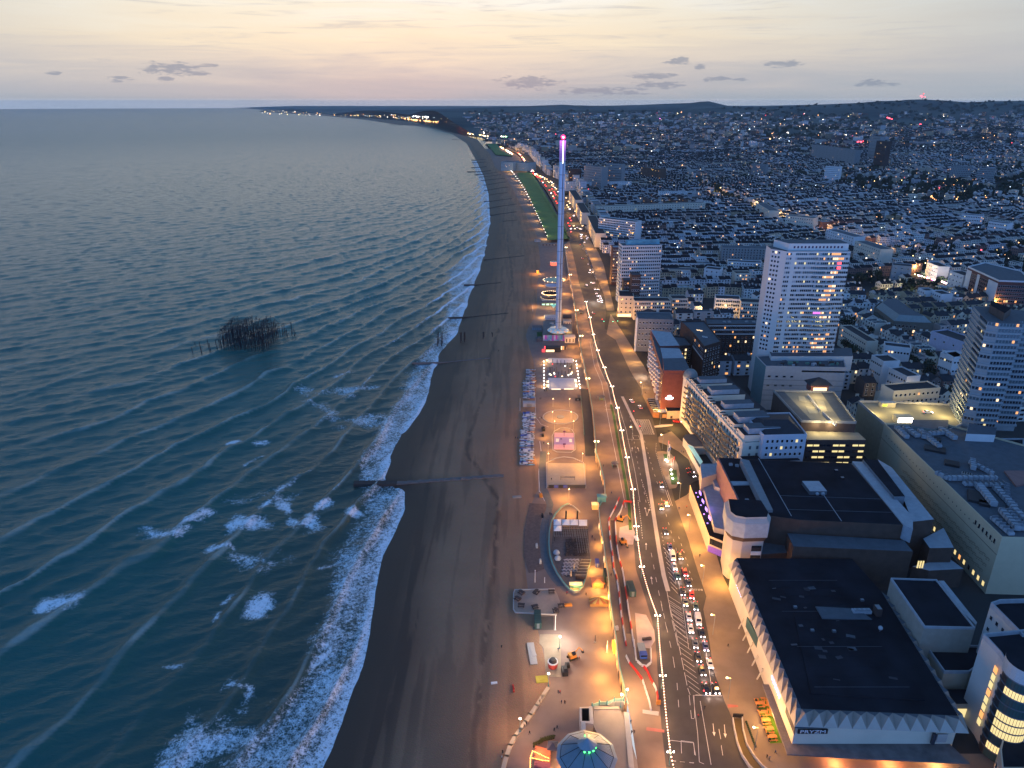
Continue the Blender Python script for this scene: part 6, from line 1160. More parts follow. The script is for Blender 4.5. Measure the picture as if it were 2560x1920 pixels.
for _ in range(9000):
 y=600*math.exp(rr.random()*math.log(6200/600));x=rr.uniform(tline(y)+30,y*.76);
 dens=float(fbm(np.array(x/260.+3),np.array(y/330.+8),3));bias=.50-.20*float(sstep(.25,.7,x/y))*float(sstep(900,1500,y))
 w_=wood(x,y)
 if(dens<bias and not w_)or not free(x,y,2):continue
 if not w_ and x<250 and y<1500 and rr.random()<.8:continue
 z=float(terr(x,y));cnt+=1
 if y<1400:crown_mb(b,(x,y,z+5),rr.uniform(3.5,6),46,rr,LEAFD,.8,1.3)
 else:crown_mb(b,(x,y,z+5),rr.uniform(6,11)*(1+y/6000),16,rr,LEAFD,.6,3.2+y/1500)
 if cnt>4200:break
tag(b.build('far_trees'),'dark masses of trees between the further streets and up to the hills','trees',kind='stuff')
# ---- sparkle of distant lamps
def lampcloud(name,label,pts):
 b=MB();cols={}
 for(x,y,z,c,s_,k_)in pts:
  key=(c,round(k_));
  if key not in cols:cols[key]=mat('lamp_%s_%d'%(c,key[1]),(.5,.5,.5),.5,emit={'o':(1,.42,.12),'w':(1,.86,.70),'y':(1,.70,.25),'r':(1,.06,.08),'c':(.75,.90,1),'p':(1,.2,.75),'g':(.3,1,.5)}[c],es=key[1])
  b.box(x-s_,y-s_,z-s_,x+s_,y+s_,z+s_,cols[key])
 return tag(b.build(name),label,'lights',kind='stuff')
pts=[];rr=random.Random(77)
for _ in range(1100):
 y=800*math.exp(rr.random()*math.log(6000/800));x=rr.uniform(tline(y),y*.74);z=float(terr(x,y))+rr.uniform(6,11)
 if z>118:continue
 s_=max(.35,y*.00026)*rr.choice([.6,.8,1,1.4]);c=rr.choices('owycrp',[5,6,4,3,.6,.1])[0];pts.append((x,y,z,c,s_,rr.choice([3,6,10])))
def scat(r,x0,y0,x1,y1,n,cs,ks,zz=12,sc=1.0):
 for _ in range(n):
  t=rr.random();p=g(r,x0+(x1-x0)*t+rr.uniform(-6,6),y0+(y1-y0)*t+rr.uniform(-4,4),zz);s_=max(.4,p[1]*.00045)*sc*rr.choice([.7,1,1.5]);pts.append((p[0],p[1],zz,rr.choice(cs),s_,rr.choice(ks)))
scat('P',1060,200,1240,240,22,'rrrro',(6,10),30,1.3);scat('P',1100,245,1270,300,26,'wyyor',(6,10),12,1.2);scat('P',1190,370,1420,400,30,'wyyw',(6,10),14);scat('P',1330,330,1380,370,14,'ww',(10,),24,1.3);scat('P',1550,330,1720,350,36,'ooyyrw',(6,10),14,1.2);scat('P',1560,400,1750,440,26,'oyrgw',(6,10),12,1.2)
scat('P',460,205,870,245,44,'oooy',(6,10),8,.8);scat('P',580,180,760,188,24,'wwc',(6,10),8,.8);scat('P',1380,235,1460,245,16,'wwc',(10,),12);scat('P',1800,350,1860,380,12,'yw',(10,),12,1.2)
scat('P',1550,515,1690,600,36,'owwoy',(6,10),11,.9);scat('W',560,241,720,247,40,'owyy',(6,10),6,.5);scat('W',720,246,860,252,22,'owy',(6,10),6,.5);scat('W',690,240,1000,262,80,'owyc',(3,6),8,.5)
scat('M',1675,297,1915,293,34,'yyyy',(10,),45,.9);scat('M',1700,272,1920,280,12,'ow',(10,),60,.9);scat('M',1970,285,2210,285,20,'yow',(6,10),45);scat('M',1400,340,1650,345,24,'orpc',(6,10),40);scat('M',1120,345,1180,345,8,'rrr',(6,),60,1.2);scat('M',1500,370,1680,385,20,'owy',(6,10),40);scat('M',560,325,660,325,14,'wo',(10,),40);scat('M',1210,258,1260,258,6,'wo',(10,),40)
scat('M',1545,50,1575,55,5,'rr',(6,),225,1.0);scat('M',1315,180,1375,206,4,'r',(10,),130,1.0);scat('M',1540,240,1545,240,2,'r',(10,),60,1.4)
for(x0,y0),(x1,y1),n in(((1600,690),(1650,720),6),((1780,700),(1790,760),10),((1965,690),(1970,730),8)):scat('M',x0,y0,x1,y1,n,'o',(6,),24,.8)
scat('R',960,50,1140,110,26,'orwo',(6,10),10);scat('R',1170,60,1270,75,10,'pw',(10,),12,1.4);scat('R',1280,95,1570,95,26,'ywo',(6,10),10);scat('I',890,180,1330,300,60,'wwpry',(6,10),11,1.0);scat('I',530,350,640,370,10,'yw',(10,),11);scat('I',870,360,960,400,12,'yo',(6,10),11);scat('M',840,900,870,930,12,'oo',(6,10),14,1.3)
lampcloud('distant_lamps','countless street lamps and lit signs sparkling over the distant town',pts)
mast=MB();p=atY('W',1993,214,6500);mast.tube((p[0],p[1],p[2]-5),(p[0],p[1],p[2]+42),1.6,DARK,5);[mast.ball((p[0]+dx,p[1],p[2]+dz),4,LITR,6,4)for dx,dz in((0,42),)];tag(mast.build('radio_mast'),'thin radio mast with red light on the highest hill','mast')
# ================================================================ THINGS
# ---- the tall observation tower
tp0=g3('J',650,1305,9.5);e=empty('observation_tower',tuple(tp0),'very tall slim steel observation tower with magenta lit top and red beacon','observation tower');ZT=atY('L',885,470,tp0.y)[2];print('ZT',ZT);TR0=2.45
CLAD=mat('tower_cladding',(.36,.46,.58),.4,metal=.25,var=.06,scale=.05);SEAM=mat('tower_seam',(.06,.06,.09),.5)
b=MB();[b.tube((tp0.x,tp0.y,z),(tp0.x,tp0.y,min(z+9.7,ZT-15.2)),TR0,CLAD,28)for z in np.arange(9,ZT-15.2,10)];b.tube((tp0.x,tp0.y,9),(tp0.x,tp0.y,ZT-15.2),TR0-.06,SEAM,20);b.build('shaft',e)
b=MB();b.box(tp0.x+.25,tp0.y-TR0-.10,12,tp0.x+.85,tp0.y-TR0+.5,ZT-15.2,SEAM);b.build('cable_slot',e)
for k in range(8):
 z0=ZT-15.2+k*1.9;t_=k/7;m=mat('led_top_%d'%k,(.4,.2,.5),.5,emit=(.62+.35*t_,.22+.10*(1-t_),.85),es=.03+.9*t_**2.2);b=MB();b.tube((tp0.x,tp0.y,z0),(tp0.x,tp0.y,z0+1.88),TR0,m,28);b.build('light_section',e)
b=MB();b.box(tp0.x-.15,tp0.y-TR0-.14,ZT-17,tp0.x+.55,tp0.y-TR0+.4,ZT-.3,mat('white_strip_light',(.9,.9,.8),.5,emit=(1,.88,.62),es=3));b.build('light_strip',e)
b=MB();b.tube((tp0.x,tp0.y,ZT),(tp0.x,tp0.y,ZT+.5),TR0,DARK,24);b.build('cap',e);b=MB();b.ball((tp0.x+.2,tp0.y,ZT+2.2),1.7,mat('beacon_red',(.5,.02,.05),.5,emit=(1,.02,.10),es=7),10,7);b.ball((tp0.x+.2,tp0.y-1.4,ZT+2.2),.55,BULBW,8,5);b.build('beacon',e)
pod=empty('viewing_pod',(tp0.x,tp0.y,9.5),'flat round pale glass viewing pod ringing the foot of the tall tower','viewing pod');PR=[(3.0,10.0),(7.5,10.3),(9.2,11.6),(7.5,13.0),(3.0,13.6)];b=MB()
for(r0,z0),(r1,z1)in zip(PR,PR[1:]):
 for k in range(32):a0,a1=k*math.pi/16,(k+1)*math.pi/16;b.face([(tp0.x+r0*math.cos(a0),tp0.y+r0*math.sin(a0),z0),(tp0.x+r0*math.cos(a1),tp0.y+r0*math.sin(a1),z0),(tp0.x+r1*math.cos(a1),tp0.y+r1*math.sin(a1),z1),(tp0.x+r1*math.cos(a0),tp0.y+r1*math.sin(a0),z1)],mat('pod_glass',(.45,.60,.62),.2,emit=(.7,.9,.9),es=.06)if(k+int(r0))%4 else mat('pod_glass_orange',(.6,.4,.25),.3,emit=(1,.6,.3),es=.3))
b.build('glass_ring',pod)
e=empty('visitor_centre',tuple(g3('Z',600,900,4)),'low dark roofed visitor building with colourful mural at the foot of the tall tower','visitor building')
dk=gs('Z',[(245,800),(950,800),(1250,780),(1240,300),(240,310)],9.0);MB().prism(dk,4,9.0,CONC,mat('plaza_deck',(.12,.13,.13),.8,var=.15)).build('deck',e)
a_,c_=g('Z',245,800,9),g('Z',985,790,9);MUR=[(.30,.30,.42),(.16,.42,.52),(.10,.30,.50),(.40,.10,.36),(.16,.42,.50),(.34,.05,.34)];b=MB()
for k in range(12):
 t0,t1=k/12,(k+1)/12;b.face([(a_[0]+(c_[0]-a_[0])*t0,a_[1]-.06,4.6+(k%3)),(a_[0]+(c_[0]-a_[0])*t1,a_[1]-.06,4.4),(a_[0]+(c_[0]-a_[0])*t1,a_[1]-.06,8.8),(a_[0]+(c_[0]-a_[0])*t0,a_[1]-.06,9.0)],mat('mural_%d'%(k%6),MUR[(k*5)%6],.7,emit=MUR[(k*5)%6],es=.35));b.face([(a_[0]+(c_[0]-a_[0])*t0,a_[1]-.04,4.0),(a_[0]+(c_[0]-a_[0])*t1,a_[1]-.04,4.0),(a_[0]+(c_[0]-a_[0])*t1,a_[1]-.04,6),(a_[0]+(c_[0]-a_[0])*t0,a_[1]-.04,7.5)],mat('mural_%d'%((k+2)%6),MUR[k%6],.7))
b.build('mural',e)
b=MB();[b.prism([g('Z',x+w*math.cos(t_),y+w*.25*math.sin(t_),9.05)for t_ in np.linspace(0,2*math.pi,17)[:-1]],9.02,9.35,CONCL)for x,y,w in((545,393,75),(600,455,65),(870,478,50))];b.build('ring_bench',e)
e=empty('black_kiosk',tuple(g3('Z',600,1390,4)),'black flat kiosk with brightly lit cream shop window on the lower esplanade','kiosk');K0,K1=g('Z',325,1395,4),g('Z',860,1400,4)
MB().box(K0[0],K0[1],4,K1[0],K0[1]+5.5,8.0,mat('kiosk_black',(.015,.015,.02),.6)).build('wall',e);MB().box(K0[0]+.4,K0[1]-.1,4.4,K0[0]+(K1[0]-K0[0])*.58,K0[1]-.02,6.2,LITC).build('shop_window',e);MB().box(K0[0]-2.8,K0[1]+.3,4,K0[0]-.3,K0[1]+1,6.5,mat('red_light_panel',(.5,.02,.03),.5,emit=(1,.08,.1),es=1.2)).build('red_panel',e)
b=MB();[b.box(K0[0]-.5+k*1.5,K0[1]+6.5,4,K0[0]+.4+k*1.5,K0[1]+7.3,6.8,[LITR,LITC,LITW,DARK][k%4])for k in range(12)];tag(b.build('fairground_front'),'row of red and cream lit stall fronts behind the black kiosk','stall row')
def toll(name,label,r,x0,x1,y,ytop,z0=8.0,wins=3):
 p,q=g(r,x0,y,z0),g(r,x1,y,z0);e=empty(name,((p[0]+q[0])/2,p[1],z0),label,'pavilion');zt_=atY(r,x0,ytop,p[1])[2]
 MB().box(p[0],p[1],z0,q[0],p[1]+7,zt_,mat('toll_cream',(.62,.52,.38),.7),SLATE).build('wall',e)
 b=MB();w_=(q[0]-p[0])/wins
 for k in range(wins):MB().box(p[0]+w_*(k+.33),p[1]-.08,z0+.6,p[0]+w_*(k+.67),p[1]-.02,zt_-1,BRICKD).build('window',e)
 b.box(p[0]-.4,p[1]-.5,zt_,q[0]+.6,p[1]+7.4,zt_+.35,mat('toll_cornice',(.6,.48,.36),.7));b.build('cornice',e);return e
toll('toll_house','small cream kiosk with three arched windows right of the tall tower foot','Z',1000,1340,1070,890);
e=toll('toll_house','small dark-roofed twin kiosk behind the tall tower foot','Z',955,1200,450,330);b=MB();p,q=g('Z',940,210,13),g('Z',1235,210,13);MB().box(p[0],p[1],12.5,q[0],p[1]+6,14.5,SLATE).build('roof',e)
def disc(name,label,r,x,y,rx,ry,z0,h,m,mt,cat='ride',lights=0,lm=None):
 c=g(r,x,y,z0+h);R_=math.dist(g(r,x-rx,y,z0+h),g(r,x+rx,y,z0+h))/2;e=empty(name,(c[0],c[1],z0),label,cat);b=MB();b.prism([(c[0]+R_*math.cos(t_),c[1]+R_*math.sin(t_))for t_ in np.linspace(0,2*math.pi,29)[:-1]],z0,z0+h,m,mt);b.build('drum',e)
 if lights:b=MB();[b.ball((c[0]+R_*1.02*math.cos(t_),c[1]+R_*1.02*math.sin(t_),z0+h),.28,lm or BULB,6,4)for t_ in np.linspace(0,2*math.pi,lights+1)[:-1]];b.build('rim_lights',e)
 return e
disc('play_pool','round blue-green play pool with pale rim beyond the tall tower','J',600,670,125,35,4,.8,CREAM,mat('pool_teal',(.05,.22,.22),.3),lights=14);disc('play_pool','smaller bright blue pool in front of the round one','J',580,735,85,25,4,.9,CREAM,mat('pool_blue',(.04,.12,.40),.3));disc('round_kiosk','round kiosk with glowing orange rim beyond the tall tower','J',560,830,100,25,4,3.5,BRICKR,ROOFD,'kiosk',26);disc('round_kiosk','lower round kiosk with two rows of cream lights','J',550,880,105,25,4,3.0,CREAM,ROOFD,'kiosk',26,LITC);disc('round_kiosk','far round kiosk with glowing red sign left of the tall tower shaft','J',600,455,42,14,4,4,mat('red_glow_wall',(.4,.05,.04),.5,emit=(1,.18,.1),es=1.5),ROOFL,'kiosk',12,LITC)
for i,(x0,x1,y,z1,m,f,lb)in enumerate(((450,615,925,7.5,BRICKB,LITW,'brown kiosk block with orange windows left of the tall tower shaft'),(450,700,985,7,ROOFB,mat('mint_light',(.2,.5,.4),.5,emit=(.5,1,.8),es=.8),'grey kiosk block with mint green lit front'),(490,620,1150,6.5,RENDW,ROOFL,'white sheds left of the tall tower foot'),(340,460,1275,6,ROOFL,DARK,'flat blue-grey deck building on the beach edge'),(370,440,215,7,RENDW,GLASSD,'small white lifeguard building near the lawn end'),(455,640,265,7,CONC,GLASSD,'low flat cafe building at the near end of the lawn'))):
 p,q=g('J',x0,y,4),g('J',x1,y,4);e=empty('beach_kiosk',((p[0]+q[0])/2,p[1],4),lb,'kiosk');MB().box(p[0],p[1],4,q[0],p[1]+8,z1,m,ROOFB if i!=2 else ROOFL).build('wall',e);n=5
 for k in range(n):w_=(q[0]-p[0])/n;MB().box(p[0]+w_*(k+.15),p[1]-.08,4.8,p[0]+w_*(k+.85),p[1]-.02,z1-.7,f).build('window',e)
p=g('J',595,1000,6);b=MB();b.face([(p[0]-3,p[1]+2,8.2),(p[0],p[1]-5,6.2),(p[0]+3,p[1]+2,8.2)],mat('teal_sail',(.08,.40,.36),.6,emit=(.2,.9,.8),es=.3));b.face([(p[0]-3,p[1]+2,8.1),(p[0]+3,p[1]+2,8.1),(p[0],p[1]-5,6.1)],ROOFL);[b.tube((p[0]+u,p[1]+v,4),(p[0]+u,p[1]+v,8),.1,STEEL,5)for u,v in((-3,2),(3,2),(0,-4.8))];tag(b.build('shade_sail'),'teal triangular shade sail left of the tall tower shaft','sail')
p=g('J',405,590,4);b=MB();b.obox(p[0],p[1],3.9,6.4,3,3,0,mat('orange_tent',(.7,.28,.06),.8,emit=(1,.4,.1),es=.4));b.ball((p[0],p[1],6.4),2,mat('orange_tent',(.7,.28,.06)),8,3,.5,True);tag(b.build('beach_hut'),'small orange glowing hut on the shingle beyond the tall tower','hut')
sheet('kiosk_lawn',gs('J',[(395,1300),(460,1300),(455,1370),(400,1370)],4),4.02,GRASS)
# ---- ruined iron pier
e=empty('ruined_pier',(g('N',980,720,0)[0],g('N',980,720,0)[1],0),'rusted iron skeleton of the ruined pier pavilion standing alone in the sea','pier ruin');RUST=mat('rusted_iron',(.020,.020,.026),.8,var=.4,scale=.5);rr=random.Random(4)
A_,B_=Vector(g('N',640,830,0)),Vector(g('N',1400,840,0));u=(B_-A_).normalized();v=Vector((-u.y,u.x));LU=(B_-A_).length;LV=40.0
pp=lambda s,d:A_+u*s+v*d
H0=9.0;nx,ny=13,8;b=MB();hts={}
for i in range(nx+1):
 for j in range(ny+1):
  s,d=LU*i/nx-(3.0*j/ny),LV*j/ny;dome=1-abs((i-nx*.5)/(nx*.58))**6;h=H0+(max(0,dome)*9.5*(.85+.15*math.sin(i*1.3))if j>0 else rr.uniform(-1,3))+rr.uniform(-.5,.5);h=h if rr.random()<.96 else h*.6;hts[i,j]=h;p=pp(s+rr.uniform(-.4,.4),d);b.tube((p.x,p.y,-3),(p.x+rr.uniform(-.5,.5),p.y,H0),.26,RUST,5);b.tube((p.x,p.y,H0),(p.x+rr.uniform(-.3,.3),p.y,h),.15,RUST,4)
b.build('columns',e);b=MB()
for i in range(nx+1):
 for j in range(ny+1):
  for di,dj in((1,0),(0,1)):
   if i+di>nx or j+dj>ny:continue
   p,q=pp(LU*i/nx-3.0*j/ny,LV*j/ny),pp(LU*(i+di)/nx-3.0*(j+dj)/ny,LV*(j+dj)/ny)
   for fz in(0,.45,.8,1.0):
    if rr.random()<.55:z0,z1=H0+(hts[i,j]-H0)*fz,H0+(hts[i+di,j+dj]-H0)*fz;b.tube((p.x,p.y,z0),(q.x,q.y,z1),.11,RUST,3)
   if rr.random()<.5:b.tube((p.x,p.y,1),(q.x,q.y,H0),.10,RUST,3)
   if rr.random()<.4:b.tube((p.x,p.y,H0),(q.x,q.y,hts[i+di,j+dj]),.10,RUST,3)
b.build('girders',e);b=MB()
for i in range(nx):
 for j in(1,3,5,6):
  p,q=pp(LU*i/nx-3*j/ny,LV*j/ny),pp(LU*(i+1)/nx-3*j/ny,LV*j/ny);z=(hts[i,j]+hts[i+1,j])/2;R_=(q-p).length/2;m_=(p+q)/2
  pts_=[(m_.x+u.x*R_*math.cos(t_),m_.y+u.y*R_*math.cos(t_),z+R_*.8*math.sin(t_))for t_ in np.linspace(math.pi,0,7)];[b.tube(a0,a1,.13,RUST,3)for a0,a1 in zip(pts_,pts_[1:])]
b.build('roof_ribs',e)
b=MB();
for x,y,h in((1510,600,12),(1545,620,11),(1640,605,10),(1670,600,11),(1780,600,12),(1815,600,5),(1700,610,5),(1430,620,9),(1470,600,9)):p=g('N',x,y,0);b.tube((p[0],p[1],-3),(p[0]+.4,p[1],h),.3,RUST,5);b.tube((p[0]-1,p[1],-3),(p[0]+2,p[1],h*.5),.22,RUST,4)
a_,c_=g('N',1420,610,0),g('N',1810,600,0);b.tube((a_[0],a_[1],11),(c_[0],c_[1],11),.16,RUST,4);b.tube((a_[0],a_[1],6),(c_[0],c_[1],6.5),.16,RUST,4);b.build('landing_stage',e)
b=MB()
for x,y,h in((258,870,5),(390,860,9),(400,870,5),(515,840,10),(540,870,8),(300,745,2),(270,690,1)):p=g('N',x,y,0);b.tube((p[0],p[1],-3),(p[0]-.5,p[1],h),.26,RUST,5)
a_,c_=g('N',258,870,0),g('N',540,860,0);b.tube((a_[0],a_[1],4.6),(c_[0],c_[1],7.5),.14,RUST,4);b.build('broken_piles',e)
for x,y,h in((842,275,9),(852,258,9),(875,277,9),(884,255,8),(1041,260,8),(1050,245,7),(1074,258,8),(1080,240,7),(1236,240,6.5),(1243,222,5),(1316,228,5),(1312,205,3)):
 p=g('Q',x,y,1.5);b=MB();b.tube((p[0],p[1],-2),(p[0]+.1,p[1],1.5+h),.38,RUST,8,.30);b.tube((p[0],p[1],1.2+h),(p[0],p[1],1.6+h),.5,RUST,8);sea_=x<900;tag(b.build('pier_stump'),('tall rusted iron pier column standing in the surf' if sea_ else 'rusted iron pier column standing on the shingle' if x<1200 else 'short rusted iron pier column high on the shingle'),'pier column','pier columns '+('in the surf' if sea_ else 'on the beach' if x<1200 else 'high on the beach'))
# ---- lights helper
LK=2.9
def plight(x,y,z,w,c=(1,.52,.20),r=.5,name='light',par=None):
 ld=bpy.data.lights.new(name,'POINT');ld.energy=w*LK;ld.color=c;ld.shadow_soft_size=r;o=bpy.data.objects.new(name,ld);col.objects.link(o);o.location=(x,y,z)
 if par:o.parent=par;o.location=(x-par.location.x,y-par.location.y,z-par.location.z)
 return o
ORG=(1,.46,.09);WRM=(1,.58,.20);WHT=(1,.86,.72)
def lamp_proto(kind):
 e=empty('street_lamp',(0,0,0));b=MB()
 if kind=='globe':b.tube((0,0,0),(0,0,5.2),.11,TURQ,6,.07);b.tube((0,0,0),(0,0,.8),.25,TURQ,8,.16);b.build('post',e);b=MB();b.ball((0,0,5.5),.34,BULBW,8,5);b.build('globe',e)
 elif kind=='twin':b.tube((0,0,0),(0,0,8),.13,TURQ,6,.08);b.tube((-1,0,7.8),(1,0,7.8),.06,TURQ,5);b.build('post',e);b=MB();b.ball((-1,0,7.4),.42,BULB,8,5);b.build('lantern',e);b=MB();b.ball((1,0,7.4),.42,BULB,8,5);b.build('lantern',e)
 else:b.tube((0,0,0),(0,0,9),.12,STEEL,6,.07);b.tube((0,0,8.9),(-1.2,0,9.3),.06,STEEL,5);b.build('post',e);b=MB();b.ball((-1.3,0,9.15),.36,BULB,8,5,.6);b.build('lantern',e)
 return e
LPR={}
def lamp(kind,p,z,label,group,w=0,c=ORG,sc=1.0):
 if kind not in LPR:LPR[kind]=lamp_proto(kind);o=LPR[kind]
 else:o=copy_tree(LPR[kind]);[bpy.data.objects.remove(ch)for ch in list(o.children)if ch.type=='LIGHT']
 o.location=(p[0],p[1],z);o.scale=(sc,sc,sc);tag(o,label,'street lamp',group)
 if w:plight(p[0],p[1],z+{'globe':5.5,'twin':7.6,'arm':9}[kind]*sc+.9,w,c,.6,'lamp_light')
for k,(r,x,y)in enumerate([('C',1145,1120),('C',1060,480),('J',925,1450),('J',870,1130),('J',795,690),('J',745,350)]):p=g(r,x,y,8);lamp('twin',p,8.15,f'turquoise double lamp on the promenade rail, number {k + 1} counting away from the camera'.replace('number 1 ','nearest, ').replace('number 6 ','farthest, ')if k in(0,5)else['','turquoise double lamp at the top of the dark ramp','turquoise double lamp beside the kiosk with three arched windows','turquoise double lamp level with the start of the string of lights','turquoise double lamp level with the round play pool'][k],'double lamps on the promenade rail',2600)
for i,(r,x,y,z,lb)in enumerate([('A',675,850,4.7,'white globe lamp at the landward end of the curved sea wall'),('A',395,1300,4.7,'white globe lamp halfway along the curved sea wall'),('A',1388,1060,8,'white globe lamp at the head of the stone stairs'),('A',1445,1010,8,'white globe lamp on the promenade corner right of the stairs')]):lamp('globe',g(r,x,y,z),z,lb,None,1500,(1,.60,.30))
for k,(r,x,y)in enumerate([('C',1775,840),('C',1800,1080),('B',1968,190),('S',95,790),('S',232,1330),('D',210,225),('D',308,640),('D',478,965),('C',1598,545),('C',1500,1000)]):p=g(r,x,y,8);lamp('arm',p,8.1,['lamp post on the thin island at the hotel junction','lamp post at the head of the planted island','lamp post at the corner where the hotel drive rejoins the road','lamp post in front of the violet lit terrace','lamp post in front of the pale concrete tower','lamp post level with the white van in the queue','lamp post level with the front of the car queue','lamp post beside the sunken ramp entrance','lamp post outside the brick hotel','lamp post on the median beside the bus lane'][k],'tall lamp posts on the town side',2500,ORG)
for k,(x,y)in enumerate([(720,660),(882,660),(715,790),(898,790),(735,885),(922,885),(675,1210),(1010,1210),(877,1570),(672,1110)]):
 p=g('C',x,y,4);b=MB();b.tube((p[0],p[1],4),(p[0],p[1],9.5),.10,mat('lit_post',(.6,.5,.35),.6),5,.07);b.ball((p[0],p[1],9.7),.22,BULB,6,4);o=b.build('lit_column');tag(o,'slim pale lighting column beside the beach courts','lighting column','lighting columns round the courts');plight(p[0]+(795-x)*.006,p[1],10.6,1500,ORG,.5,'court_light')
for(r,x,y,z,w,c)in[('B',870,330,8,1200,ORG),('B',1130,270,7,1600,ORG),('B',1180,470,6.5,1500,ORG),('B',1195,640,6.5,1200,ORG),('B',1110,880,6.5,1500,ORG),('B',940,1060,6.5,900,ORG),('B',1160,1070,6.8,1600,ORG),('B',1235,1160,6.5,1200,ORG),('B',1240,1330,7,1800,ORG),('A',1240,250,7,1800,ORG),('A',1260,520,7,1800,ORG),('A',1200,760,8,1500,ORG),('A',1320,900,8,1200,ORG),('A',785,400,8,1500,WHT),('A',1600,330,15,3200,WRM),('B',1440,520,15,2200,WRM),('A',1540,980,15,2500,(1,.62,.28)),('A',1380,1150,14,1500,(1,.70,.36)),('A',1360,1560,7,1200,ORG),('B',1400,900,15,1600,ORG),
('B',820,170,10,1800,ORG),('C',640,230,7,700,WRM),('C',955,240,7,700,WRM),('C',640,440,7,900,WRM),('C',960,440,7,900,WRM),('C',640,950,8,900,ORG),('C',590,1180,8,700,ORG),('C',985,1050,9,1200,ORG),('C',1080,1250,8,1200,ORG)]:p=g(r,x,y,5);plight(p[0],p[1],z,w,c,.5,'glow_light')
for(r,x,y,z,w,c)in[('C',1540,230,13,1500,WRM),('C',1600,370,12,900,WHT),('C',1610,470,12,700,WRM),('C',1740,760,13,1500,ORG),('C',1900,860,12,1500,ORG),('U',430,870,12,900,WRM),('C',2010,1180,14,1500,WRM),('C',1890,1230,10,350,WHT),('C',1905,1370,10,350,WHT),('C',1850,1180,10,350,WHT),('B',1800,240,14,2200,ORG),('B',1850,560,14,1600,ORG),('B',2010,800,14,1600,ORG),('D',560,800,12,900,WRM),('D',1000,1060,10.5,1400,(1,.34,.12)),('D',1350,1068,10.5,1400,(1,.34,.12)),('D',1650,1075,10.5,1200,(1,.5,.2)),('D',1830,760,14,900,(1,.7,.3)),('D',1960,980,12,800,(1,.7,.3)),('F',1280,1500,13,1800,ORG),('F',1000,1230,13,1400,(1,.65,.2)),('F',850,1100,13,1100,(1,.65,.2)),('F',350,420,16,3600,(1,.50,.14)),('F',450,560,14,3000,(1,.50,.14)),('F',600,760,13,3000,(1,.55,.18)),('F',300,110,38,1500,(1,.78,.30)),('F',480,90,38,1200,(1,.80,.34)),('F',720,60,38,1500,(1,.80,.34)),('F',870,130,38,1500,(1,.80,.34)),
('H',1950,830,45,1100,(1,.80,.40)),('H',1990,930,45,900,(1,.80,.40)),('H',1850,900,45,700,(1,.80,.40)),('H',2100,1060,45,900,(1,.80,.40)),('H',2080,1200,39,900,(1,.8,.4)),('H',1940,1200,39,800,(1,.8,.4)),('J',1440,1180,12,3200,ORG),('J',1330,1080,12,2600,WRM),('J',1240,980,13,2200,WRM),('J',1290,830,14,3000,ORG),('J',1210,700,14,3000,ORG),('J',1140,540,14,3200,ORG),('J',1080,420,14,3200,ORG),('J',1030,300,14,3400,ORG),('J',960,150,14,3400,ORG),('J',1080,940,13,2400,WHT),('J',930,720,14,2600,WRM),('J',1450,1290,13,2500,ORG),('J',1500,1520,13,2500,ORG),
('J',570,960,8,2200,WRM),('J',540,850,8,1800,ORG),('J',460,700,8,1500,ORG),('J',400,560,8,2600,ORG),('J',740,800,8,2400,ORG),('J',760,1000,8,2600,ORG),('J',720,620,8,2600,ORG),('J',380,950,8,1500,WRM),('J',460,1080,7,1400,WRM),('J',820,1420,8,1500,ORG),('J',860,1540,8,1200,ORG),('J',500,1590,7,900,WRM)]:
 zb_=8 if z<30 else z-4;p=g(r,x,y,zb_);plight(p[0],p[1],z,w,c,.6,'glow_light')
for(r,x,y,w,c)in[('M',850,915,6000,ORG),('M',700,855,4000,WRM),('M',600,820,5000,WRM),('M',470,760,4000,WRM),('M',330,715,4000,WRM),('M',230,680,5000,ORG),('M',170,590,6000,WRM),('M',1030,970,3000,WRM),('M',1210,1030,5000,ORG),('I',900,140,3000,WRM),('I',1000,190,2500,WHT),('I',1180,240,2500,WHT),('I',1350,290,2500,WRM),('I',1560,390,2500,ORG),('I',1690,480,2500,ORG),('I',570,360,2500,(1,.75,.35)),('I',890,350,2000,(1,.9,.4)),('I',940,400,1500,ORG),('I',800,1410,1500,(1,.75,.3)),('I',1050,1410,1500,(1,.75,.3)),('K',560,1080,1200,WRM),('K',860,1060,2500,(1,.85,.5)),('K',280,1060,1200,WRM),('R',1530,1040,4000,WRM),('R',640,720,2500,(1,.75,.4)),('R',1000,760,2500,(1,.75,.4)),('R',1400,730,2500,(1,.75,.4)),('R',1060,100,9000,WRM),('R',500,1020,4000,WRM)]:p=g(r,x,y,14);plight(p[0],p[1],float(terr(*p))+9,w*(3.0 if r=='M' else 1.6),c,.8,'glow_light')
plight(88.5,281,20.5,260,(.5,.25,1),.5,'violet_light');plight(80,285,12,2500,ORG,.5,'wall_light');plight(82,265,12,2500,ORG,.5,'wall_light');plight(86,240,12,2200,ORG,.5,'wall_light')
for y in np.arange(980,3200,95):x=(float(aspl(y))+float(kerb(y)))/2;plight(x,y,float(terr(x,y))+11,5000+y*2.2,ORG if int(y)%2 else WRM,1.0,'road_fill_light')
for y in np.arange(150,940,34):plight(float(prom(y))+6,y,16,1500,ORG,.8,'road_fill_light');plight(float(kerb(y))-3,y+15,17,1700,ORG,.8,'road_fill_light')  # added lights without posts, evening out the amber glow along the road
for y in np.arange(180,620,40):plight(float(prom(y))-9,y,11,800,ORG,.8,'road_fill_light')  # further added row, no posts, brightening the lower esplanade
k=0
